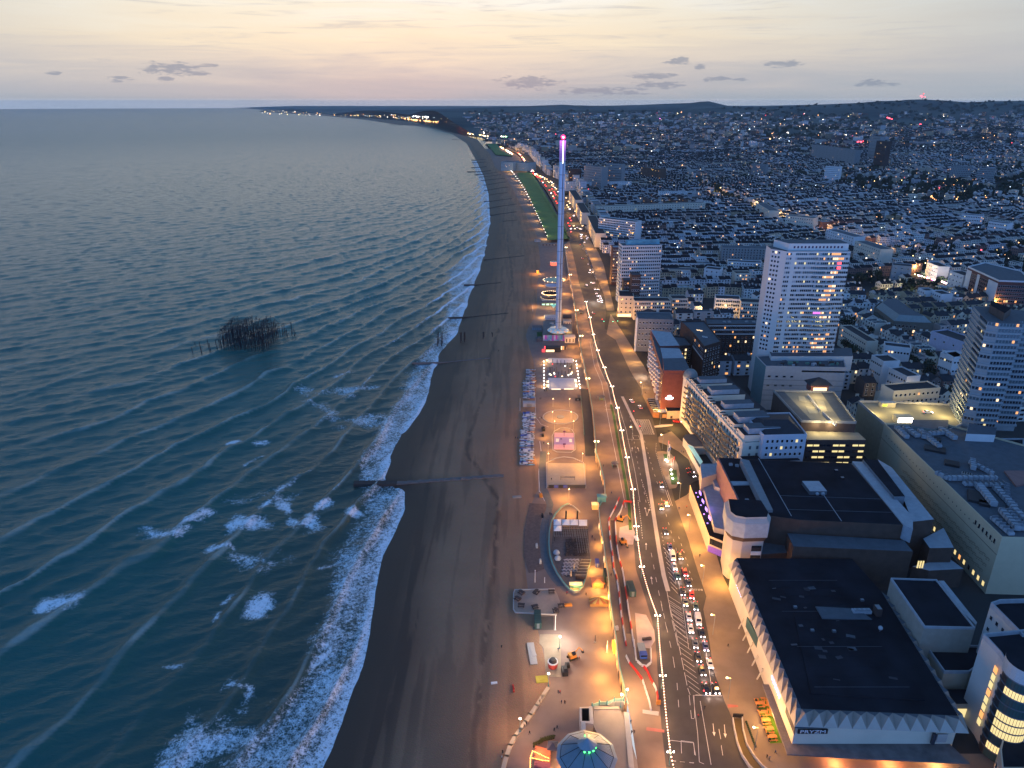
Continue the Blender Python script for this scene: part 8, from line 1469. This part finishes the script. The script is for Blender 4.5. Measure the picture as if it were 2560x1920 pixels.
for(a_,c_)in(((1035,858),(1300,858)),((1400,855),(1670,855)),((905,610),(905,670)),((945,610),(945,670)),((905,715),(905,800)),((950,715),(950,810)),((1712,570),(1728,655)),((1748,570),(1765,655)),((1730,705),(1748,795)),((1765,705),(1780,795)),((880,0),(885,40)),((920,0),(925,45)),((1670,0),(1678,40))):
 p,q=g('Y',*a_,4.5),g('Y',*c_,4.5);b=MB();b.obox((p[0]+q[0])/2,(p[1]+q[1])/2,4.08,4.7,math.dist(p,q),.28,math.atan2(q[1]-p[1],q[0]-p[0]),CONC);b.obox((p[0]+q[0])/2,(p[1]+q[1])/2,4.7,4.85,math.dist(p,q),.34,math.atan2(q[1]-p[1],q[0]-p[0]),STRP);tag(b.build('lit_wall'),'low wall topped with warm light strip edging the event floor','lit wall','low lit walls of the event floor')
p,q=g('C',675,1462,4),g('C',1045,1478,4);e=empty('court_fence',(p[0],p[1],4),'fence with dark and blue banners at the near end of the sand court','fence');MB().box(p[0],p[1]-.1,4,q[0],p[1]+.1,5.9,mat('fence_mesh',(.05,.05,.055),.8)).build('mesh_panel',e);L_=q[0]-p[0]
for k,m in enumerate((DARK,mat('banner_blue',(.05,.07,.32),.7),DARK,mat('banner_blue',(.05,.07,.32),.7))):MB().box(p[0]+.6+k*2.4,p[1]-.2,4.2,p[0]+2.7+k*2.4,p[1]-.12,5.8,m).build('banner',e)
for i,(x,y)in enumerate(((830,950),(830,1075))):p=g('C',x,y,4);e=empty('basketball_hoop',(p[0],p[1],4),['far basketball hoop on the pink court','near basketball hoop on the pink court'][i],'basketball hoop');b=MB();b.tube((p[0],p[1],4.1),(p[0],p[1],7.0),.1,DARK,6);b.build('post',e);MB().box(p[0]-.8,p[1]-.5,6.8,p[0]+.8,p[1]-.42,7.8,mat('backboard_purple',(.16,.05,.16),.6)).build('backboard',e);b=MB();b.tube((p[0],p[1]-.8,7.0),(p[0],p[1]-.8,7.05),.25,ORM,8);b.build('rim',e)
p=g('C',860,1385,4);b=MB();b.tube((p[0]-3.5,p[1],4),(p[0]-3.5,p[1],6.4),.08,DARK,5);b.tube((p[0]+4,p[1],4),(p[0]+4,p[1],6.4),.08,DARK,5);b.box(p[0]-3.5,p[1]-.02,5.4,p[0]+4,p[1]+.02,6.4,mat('net',(.25,.22,.18),.9));tag(b.build('volleyball_net'),'volleyball net across the sand court','net')
# ---- rows of small boats on the shingle
rr=random.Random(8);bmz=[]
for m in(mat('hull_white',(.55,.57,.60),.5),mat('hull_blue',(.05,.10,.42),.5),mat('hull_grey',(.22,.24,.28),.5),mat('hull_sky',(.20,.40,.55),.5),mat('hull_orange',(.60,.24,.08),.5)):
 b=MB();S_=[[(x,-w,.35),(x,0,.0),(x,w,.35),(x,w*.8,.52),(x,-w*.8,.52)]for x,w in((-2.1,.45),(-1,.62),(.4,.62),(1.5,.38),(2.3,.05))];sect(b,S_,m);b.box(-1.6,-.3,.52,-.3,.3,.60,DARK);b.tube((.2,0,.5),(.2,0,.95),.06,STEEL,5);bmz.append((b.mesh('boat'),m.name))
nb=0;
for(ya,yb,xa,xb)in((293,420,470,530),(400,580,432,530),(715,875,432,528),(880,1000,402,525),(1000,1240,405,520)):
 n=int((yb-ya)/8.6)
 zn_=['in the farthest block','beyond the white-roofed shed','nearer than the white-roofed shed','level with the pink court','in the nearest block'][(293,400,715,880,1000).index(ya)]
 for k in range(n):
  for cx_ in(.25,.78):
   if rr.random()<.07:continue
   x=xa+(xb-xa)*cx_+rr.uniform(-5,5);y=ya+(yb-ya)*(k+.5)/n;p=g('C',x,y,4);me_,mn=rr.choices(bmz,[9,1.6,3.0,.8,.5])[0];o=link('boat',me_,None,(p[0],p[1],3.98));o.rotation_euler=(0,rr.uniform(-.05,.05),rr.uniform(-.12,.12)+(math.pi if rr.random()<.5 else 0));s_=rr.uniform(.85,1.2);o.scale=(s_,s_,s_);cn_=mn.split('_')[1];tag(o,f'{cn_} hulled dinghy packed on the shingle {zn_}','boat',f'{cn_} dinghies {zn_}');nb+=1
b=MB();p,q=g('C',540,200,4),g('C',525,1235,4);[b.obox(p[0]+(q[0]-p[0])*t_,p[1]+(q[1]-p[1])*t_,4,5.2,.1,.1,0,DARK)for t_ in np.linspace(0,1,50)];b.tube((p[0],p[1],5.2),(q[0],q[1],5.2),.04,STEEL,4);tag(b.build('boat_park_fence'),'post and wire fence between the boat rows and the path','fence')
p=g('C',395,700,4);b=MB();b.tube((p[0],p[1],4),(p[0],p[1],13),.12,WHITE,6,.06);tag(b.build('flagpole'),'white flagpole on the shingle beside the boat rows','flagpole');p=g('J',345,1050,4);b=MB();b.tube((p[0],p[1],4),(p[0],p[1],11),.12,WHITE,6,.06);tag(b.build('flagpole'),'white flagpole on the shingle left of the tall tower','flagpole')
for i,(x,y)in enumerate(((1850,1110),(1858,1145),(1868,1165),(1885,1290),(1895,1300),(1850,1180),(1905,1270))):p=g('C',x,y,8.1);e=empty('flagpole',(p[0],p[1],8.1),'white flagpole with furled flag on the planted hotel island','flagpole','flagpoles on the hotel island');MB().tube((p[0],p[1],8.1),(p[0],p[1],15.5),.09,WHITE,6,.05).build('pole',e);MB().box(p[0],p[1]-.03,13.2,p[0]+.5,p[1]+.03,15.3,[RED,RENDW,mat('flag_blue',(.05,.08,.3),.8)][i%3]).build('flag',e)
for(x,y)in((1832,1188),(1885,1288),(1893,1328),(1903,1370),(1850,1202)):p=g('C',x,y,8.4);b=MB();b.ball((p[0],p[1],8.7),.45,BULBW,6,4);b.tube((p[0],p[1],8.1),(p[0],p[1],8.4),.2,DARK,6);tag(b.build('flood_lamp'),'dazzling ground lamp among the flagpoles of the hotel island','lamp','ground lamps on the hotel island')
for pts in([(340,765),(350,830),(370,920),(400,1000),(450,1075),(490,1110)],[(400,760),(405,830),(430,930),(480,1010),(530,1070),(570,1100)]):wall_line('ramp_wall',[g('D',x,y,8.6)for x,y in pts],8.1,9.2,.35,CONCL,'curved pale wall of the sunken ramp, '+('road side' if pts[0][0]==340 else 'building side'))
sheet('sunken_ramp',gs('D',[(345,765),(400,760),(410,840),(435,935),(485,1015),(540,1080),(480,1090),(420,1020),(375,930),(352,830)],8),8.16,mat('ramp_floor',(.10,.075,.035),.9),th=.03)
railing('ramp_gate',[g('D',340,755,8.2),g('D',405,758,8.2)],8.2,1.6,DARK,'dark gate across the head of the sunken ramp',.5)
sheet('artificial_turf',gs('D',[(480,635),(560,640),(585,720),(655,920),(580,925),(535,810)],8),8.16,mat('bright_turf',(.10,.20,.015),.95),th=.04)
for i,(x,y,a)in enumerate(((513,678,0),(530,735,0),(550,787,0),(572,842,0),(592,893,0),(563,668,1.2),(583,728,1.2),(492,648,0),(535,640,0))):table('D',x,y,8.2,ORW,['orange picnic table, far end of the green turf','orange picnic table second along the kerb side of the turf','orange picnic table in the middle of the turf','orange picnic table fourth along the turf','orange picnic table nearest the camera on the turf','orange picnic table turned sideways under the canopy edge, farther','orange picnic table turned sideways under the canopy edge, nearer','orange bench at the top left corner of the turf','orange bench at the top right corner of the turf'][i],'orange picnic tables on the turf',a+.05,1.45 if i<7 else.8)
for i in range(8):p=g('D',487+i*12.5,655+i*36,8.2);b=MB();b.tube((p[0],p[1],8.2),(p[0],p[1],8.9),.35,DARK,8,.42);b.ball((p[0],p[1],9.1),.4,LEAFD,7,4);tag(b.build('planter'),'black planter along the kerb side of the bright turf','planter','planters beside the turf')
for k in range(14):p=g('D',425+k*4.5,790+k*12,8.2);b=MB();b.ball((p[0],p[1],8.7),.38,LEAFM,7,4);b.tube((p[0],p[1],8.1),(p[0],p[1],8.5),.3,CONC,6);tag(b.build('shrub_pot'),'little shrub in the row beside the sunken ramp','shrub','little shrubs beside the sunken ramp')
e=empty('terrace_bar',tuple(g3('V',250,1450,4)),'stepped orange lit bar terrace with strings of golden lights left of the many-sided roof','bar terrace')
for k in range(7):b=MB();P_=[g('V',150+k*-4,1210+k*68,5+.2*k),g('V',460,1300+k*60,5+.2*k)];p,q=P_;b.obox((p[0]+q[0])/2,(p[1]+q[1])/2,4,4.9+(k%2)*.2,math.dist(p,q),1.0,math.atan2(q[1]-p[1],q[0]-p[0]),mat('bench_orange',(.55,.20,.10),.8)if k<4 else mat('bench_purple',(.14,.05,.10),.8));b.build('bench_row',e)
for pts in([(45,1660),(50,1440),(95,1305),(250,1370),(340,1420),(460,1465)],[(50,1445),(150,1465),(300,1500),(460,1510)]):
 b=MB();P_=[g3('V',x,y,6.6)for x,y in pts];
 for p,q in zip(P_,P_[1:]):
  n=int((q-p).length/.42);[b.ball(tuple(p.lerp(q,i/n)),.12,mat('gold_bulb',(.9,.6,.2),.5,emit=(1,.55,.12),es=9),5,3)for i in range(n)]
 b.build('light_string',e)
for i,(x,y,c)in enumerate(((515,1145,(.05,.06,.09)),)):
 p=g('V',x,y,7.5);u_=empty('square_parasol',(p[0],p[1],4),'large dark blue square parasol tucked against the many-sided roof','parasol');b=MB();m=mat('parasol_navy',c,.8);C_=[(p[0]-1.9,p[1]-2),(p[0]+1.4,p[1]-2.4),(p[0]+1.8,p[1]+1.2),(p[0]-1.4,p[1]+1.5)]
 for k in range(4):b.face([(*C_[k],6.9),(*C_[(k+1)%4],6.9),(p[0],p[1],7.9)],m)
 b.build('canopy',u_);MB().tube((p[0],p[1],4),(p[0],p[1],7.8),.08,TIMB,6).build('pole',u_)
rr=random.Random(6)
for k in range(16):p=g('V',120+k*28+rr.uniform(-8,8),1190-k*18+rr.uniform(-8,8)if k<8 else 1060-(k-8)*6,4.6);b=MB();crown_mb(b,(p[0],p[1],4.9),.8,60,rr,mat('hedge_leaf',(.06,.08,.02),.9),.9,.16);b.tube((p[0],p[1],4),(p[0],p[1],4.6),.3,TIMB,6);tag(b.build('potted_shrub'),'leafy shrub in the hedge round the bar terrace','shrub','shrubs of the bar terrace hedge')
plight(*g('V',250,1350,6),7,900,(1,.35,.12),.4,'bar_light');plight(*g('V',620,1600,6),7,500,(1,.5,.2),.3,'bar_light')
for i,(x,y)in enumerate([(1462,560),(1310,1010),(1280,1300),(1140,480),(1160,560),(1165,470),(1150,430)]):pass
# ---- people: one continuous skinned body, copied
def person_mesh(walk):
 me=bpy.data.meshes.new('person');lx=.22 if walk else.06
 P_=[(0,0,.95,.15),(0,0,1.2,.16),(0,0,1.42,.13),(0,0,1.52,.06),(0,-.02,1.66,.105),(-.10,-lx*.6,.52,.075),(-.10,-lx*1.3,.07,.05),(.10,lx*.6,.52,.075),(.10,lx*1.3,.07,.05),(-.21,.02,1.40,.06),(-.26,lx*.5,1.14,.045),(-.25,-.05+lx*.4,.90,.035),(.21,.02,1.40,.06),(.26,-lx*.5,1.14,.045),(.25,-.05-lx*.4,.90,.035),(-.10,-lx*1.3-.14,.04,.04),(.10,lx*1.3-.14,.04,.04)]
 E_=[(0,1),(1,2),(2,3),(3,4),(0,5),(5,6),(0,7),(7,8),(2,9),(9,10),(10,11),(2,12),(12,13),(13,14),(6,15),(8,16)]
 me.from_pydata([p[:3]for p in P_],E_,[]);import bmesh;bm=bmesh.new();bm.from_mesh(me);bm.verts.layers.skin.verify();bm.to_mesh(me);bm.free();o=link('person',me)
 md=o.modifiers.new('s','SKIN');
 for v,p in zip(me.skin_vertices[0].data,P_):v.radius=(p[3],p[3])
 me.skin_vertices[0].data[0].use_root=True;o.modifiers.new('d','SUBSURF').levels=1
 bpy.context.view_layer.update();r=bpy.data.meshes.new_from_object(o.evaluated_get(bpy.context.evaluated_depsgraph_get()));bpy.data.objects.remove(o);r.name='person'
 r.materials.clear();[r.materials.append(m)for m in(mat('clothes',(1,1,1),.9,var=.1,vary_obj=True),mat('trousers',(.02,.022,.03),.9),mat('skin',(.36,.22,.16),.7),mat('hair',(.03,.02,.015),.9))]
 for p in r.polygons:z=p.center.z;p.material_index=1 if z<.95 else(3 if z>1.66 or(z>1.55 and p.center.y>.02)else(2 if z>1.50 or(z<.98 and abs(p.center.x)>.18)else 0));p.use_smooth=True
 return r
PM=[person_mesh(False),person_mesh(True)];rr=random.Random(14);COLS={'red':(.4,.03,.03),'black':(.015,.015,.02),'navy':(.03,.04,.12),'grey':(.15,.15,.16),'white':(.5,.5,.5),'green':(.05,.12,.06),'brown':(.12,.06,.03)}
PE=[('A',790,910,4,'red','walking past the end of the curved sea wall'),('A',772,905,4,'black','beside the person in red past the curved sea wall'),('A',805,1005,4,'navy','left of two people crossing the lower esplanade'),('A',838,1010,4,'brown','right of two people crossing the lower esplanade'),('A',733,1280,4,'black','left of a pair near the many-sided roof'),('A',762,1255,4,'black','right of a pair near the many-sided roof'),('A',592,1000,4.7,'black','sitting side of the curved sea wall, nearer'),('A',612,970,4.7,'grey','at the curved sea wall, farther'),('A',437,1240,4.7,'brown','on the lower curved sea wall, left'),('A',458,1218,4.7,'black','on the lower curved sea wall, right'),('A',222,1500,3.8,'brown','on the shingle left of the sea wall'),('A',215,1555,3.8,'white','in white on the shingle left of the sea wall'),('A',213,460,3.6,'black','alone far out on the shingle'),('A',490,1310,4,'black','pushing a pram near the hedge'),('A',1498,1305,8.2,'black','left of two on the promenade near the stepped edge'),('A',1522,1300,8.2,'brown','right of two on the promenade near the stepped edge'),('A',1490,1200,8.2,'navy','on the promenade edge above the terrace'),('A',980,570,4,'red','in red beside the floodlit dig'),('A',772,490,4,'navy','worker inside the floodlit dig'),('A',805,65,4,'grey','beside the orange bench'),('B',690,335,4,'black','left of a pair near the white tents'),('B',703,338,4,'navy','right of a pair near the white tents'),('B',858,1115,4,'red','below the tip of the bar terrace'),('B',1048,1125,4,'brown','right of the tip of the bar terrace'),('B',1108,560,4,'black','between the bar terrace and the promenade wall'),('B',1135,590,4,'brown','passing the arches below the promenade wall'),('B',123,820,2.5,'black','with a dog on the open shingle'),('B',1295,935,8.2,'black','alone beside the barrier line'),('B',1298,125,8.2,'navy','on the empty promenade'),('B',1965,280,8.2,'navy','on the footway near the corner lamp'),('B',2040,265,8.2,'red','on the footway below the terrace wall'),('B',2170,745,8.2,'black','on the wide footway by the tower'),('D',310,290,8.2,'black','on the footway beside the queue'),('D',615,975,8.2,'navy','outside the canopy corner'),('D',560,1005,8.2,'black','left of a group at the canopy corner'),('D',575,1015,8.2,'grey','right of a group at the canopy corner'),('D',135,720,8.2,'black','on the island near the stop line'),('D',118,745,8.2,'red','in red on the island near the stop line'),('D',160,690,8.2,'black','at the crossing by the stop line'),('C',605,770,4,'black','on the path left of the oval'),('C',590,775,4,'white','in white left of the oval'),('C',602,575,4,'black','left of a pair on the boat path'),('C',592,578,4,'navy','right of a pair on the boat path'),('C',705,1375,4,'black','on the sand court'),('C',830,1045,4,'black','playing on the pink court, nearer'),('C',800,980,4,'black','playing on the pink court, left'),('C',630,1020,4,'black','on the path left of the pink court'),('C',350,965,3.8,'black','left of a pair beside the boat rows'),('C',372,968,3.8,'navy','right of a pair beside the boat rows'),('C',1220,1240,8.2,'black','on the promenade near the domed shelter'),('C',1630,520,8.2,'black','outside the brick hotel'),('C',1055,490,8.2,'red','by the rail above the ramp'),('C',1095,490,8.2,'navy','walking toward the ramp rail'),('C',1150,560,8.2,'grey','near the shelter with the green base'),('C',1865,900,8.2,'black','on the hotel forecourt'),('C',1990,1100,8.2,'navy','left of a pair outside the hotel bay'),('C',2010,1105,8.2,'black','right of a pair outside the hotel bay'),('C',615,350,4,'black','by the bollard lights, farther'),('C',607,380,4,'navy','by the bollard lights, nearer'),('Z',1425,660,8.2,'black','left of a pair right of the tall tower foot'),('Z',1515,650,8.2,'navy','right of a pair right of the tall tower foot'),('J',300,1000,3.8,'black','on the shingle left of the tall tower'),('J',288,1050,3.8,'grey','walking on the shingle left of the tall tower'),('J',780,570,8.2,'black','on the far promenade by the lamp'),('C',185,108,3,'black','far out on the shingle near the pier columns')]
for(r,x,y,z,c,w)in PE:
 p=g(r,x,y,z+.8);o=link('person',PM[rr.random()<.65],None,(p[0],p[1],z+(.06 if z in(4,3.8)else-.03)));o.rotation_euler=(0,0,rr.uniform(0,6.28));s_=rr.uniform(1.0,1.12);o.scale=(s_,s_,s_);o.color=(*COLS[c],1);tag(o,f'person in {c} {"top" if c not in ("white",) else "top"} {w}'.replace('in red in red','in red').replace(' top in white',' top'),'person')
for(r,x,y,z,m,lx,ly,h,nm,lb)in[('A',330,880,3.7,RED,.5,3.2,.6,'windbreak','small red windbreak on the shingle'),('A',140,825,3.6,WHITE,2.2,.8,.5,'paddleboard','white paddleboard lying on the shingle'),('A',870,55,4.05,ORM,3,1.2,.8,'orange_bench','low orange barrier between the apron and the esplanade'),('A',515,530,3.9,CONCL,2.6,11,.3,'concrete_slab','long pale slab lying on the shingle'),('A',1648,393,8.15,BRICKD,3.4,.8,.9,'pallet_stack','brown stack on the pale dust of the roadworks'),('A',1350,290,8.2,CREAM,1.2,1.2,1.2,'cabinet','cream cabinet beside the promenade rail'),('A',610,785,3.9,mat('yellow_frame',(.45,.38,.05),.7),4.2,3.2,.25,'pallet','yellow framed skip pad beside the sea wall end'),('B',1545,580,8.2,WHITE,1.6,3.2,.6,'road_sign_board','white board lying under the string of lights'),('B',365,175,3.9,CONC,4.5,1.6,.8,'upturned_boat','old grey boat on the shingle left of the deck'),('B',600,160,4.1,ORM,1.6,2.4,1.2,'equipment','orange play equipment at the head of the timber deck'),('B',560,665,4.1,mat('pale_box',(.4,.42,.4),.6),.9,1.6,1.6,'locker','pale upright locker on the timber deck'),('B',595,820,4.1,mat('pale_box',(.4,.42,.4),.6),.9,1.6,1.6,'locker','pale upright locker at the near end of the deck'),('B',615,365,4.1,DARK,.9,1.6,1.6,'locker','dark locker at the far end of the deck'),('A',835,720,4.05,DARK,2.0,3.4,1.8,'generator','dark trailer generator beside the dig'),('A',862,660,4.05,DARK,1.6,1.6,1.4,'generator','dark generator unit behind the trailer'),('C',625,890,4.05,DARK,1.8,3.4,1.8,'beach_buggy','dark beach buggy left of the pink court'),('C',620,950,4.05,DARK,1.4,1.6,1.4,'trailer','small dark trailer behind the buggy'),('J',420,1400,4,ROOFB,5,6,2.4,'storage_boxes','blue-grey storage boxes left of the mural')]:
 p=g(r,x,y,z);b=MB();b.obox(p[0],p[1],z,z+h,lx,ly,.1,m);b.obox(p[0]+lx*.1,p[1]+ly*.1,z+h,z+h*1.25,lx*.6,ly*.5,.25,m);tag(b.build(nm),lb,nm.replace('_',' '))
rr=random.Random(19)
for(r,x,y)in[('B',1990,735),('C',1575,885),('D',148,615),('J',1178,1175),('J',1200,1195),('J',1308,1195),('J',1365,1190),('C',1515,735),('J',915,265)]:
 p=g(r,x,y,8.5);b=MB();b.tube((p[0],p[1],8.1),(p[0],p[1],11),.09,DARK,6);b.obox(p[0],p[1],10.2,11.3,.4,.35,0,DARK);b.ball((p[0],p[1]-.22,10.9 if x not in(1200,1308,1365)else 10.4),.26,LITR if x not in(1200,1308,1365)else mat('signal_green',(.1,.5,.3),.5,emit=(.1,1,.6),es=6),6,4);tag(b.build('traffic_light'),('green' if x in(1200,1308,1365)else 'red')+' traffic light on the sea front road','traffic light','traffic lights showing '+('green' if x in(1200,1308,1365)else 'red'))
cp=Vector(g('K',1470,1530,37));e=empty('tower_crane',(cp.x,cp.y-6,37),'thin green lit crane in front of the tallest white tower','crane');GC=mat('crane_green',(.04,.20,.12),.6,emit=(.1,.8,.4),es=.05);b=MB();b0=(cp.x,cp.y-6,37)
q0=atY('K',1475,1380,cp.y-6);b.tube(b0,(q0[0],q0[1],q0[2]),.5,STEEL,4);b.build('mast',e);t1_=atY('K',1710,880,cp.y-8);b=MB();A0=Vector(q0);A1=Vector(t1_);side=Vector((.8,0,.2))
for s_ in(-1,1):b.tube(tuple(A0+side*s_),tuple(A1+side*s_*.4),.12,GC,4)
for k in range(20):t0=k/20;b.tube(tuple(A0.lerp(A1,t0)+side*(1 if k%2 else-1)*(1-.6*t0)),tuple(A0.lerp(A1,t0+.05)+side*(-1 if k%2 else 1)*(1-.6*t0)),.09,GC,3)
b.build('jib',e)
text_part('BUS STOP',1.5,LINE,(*g('B',2135,1080,8.06),8.06),(-1,.1,0),(0,-1,0),None,'bus_stop_marking',.004,width=5.0);tag(bpy.data.objects['bus_stop_marking'],kind='structure')
p,q=g('J',1180,1095,34.5),g('J',1600,1095,34.5)
def haze():
 b=MB();m=bpy.data.materials.new('haze_air');m.use_nodes=True;n=m.node_tree.nodes;n.clear()
 v=n.new('ShaderNodeVolumePrincipled');v.inputs['Color'].default_value=(.74,.86,1,1);v.inputs['Density'].default_value=2.8e-5;v.inputs['Anisotropy'].default_value=.45
 o=n.new('ShaderNodeOutputMaterial');m.node_tree.links.new(v.outputs[0],o.inputs['Volume'])
 b.box(-26000,-300,-8,27000,26000,219,m);tag(b.build('haze'),'thin blue evening haze over the town and sea',kind='stuff')
haze()
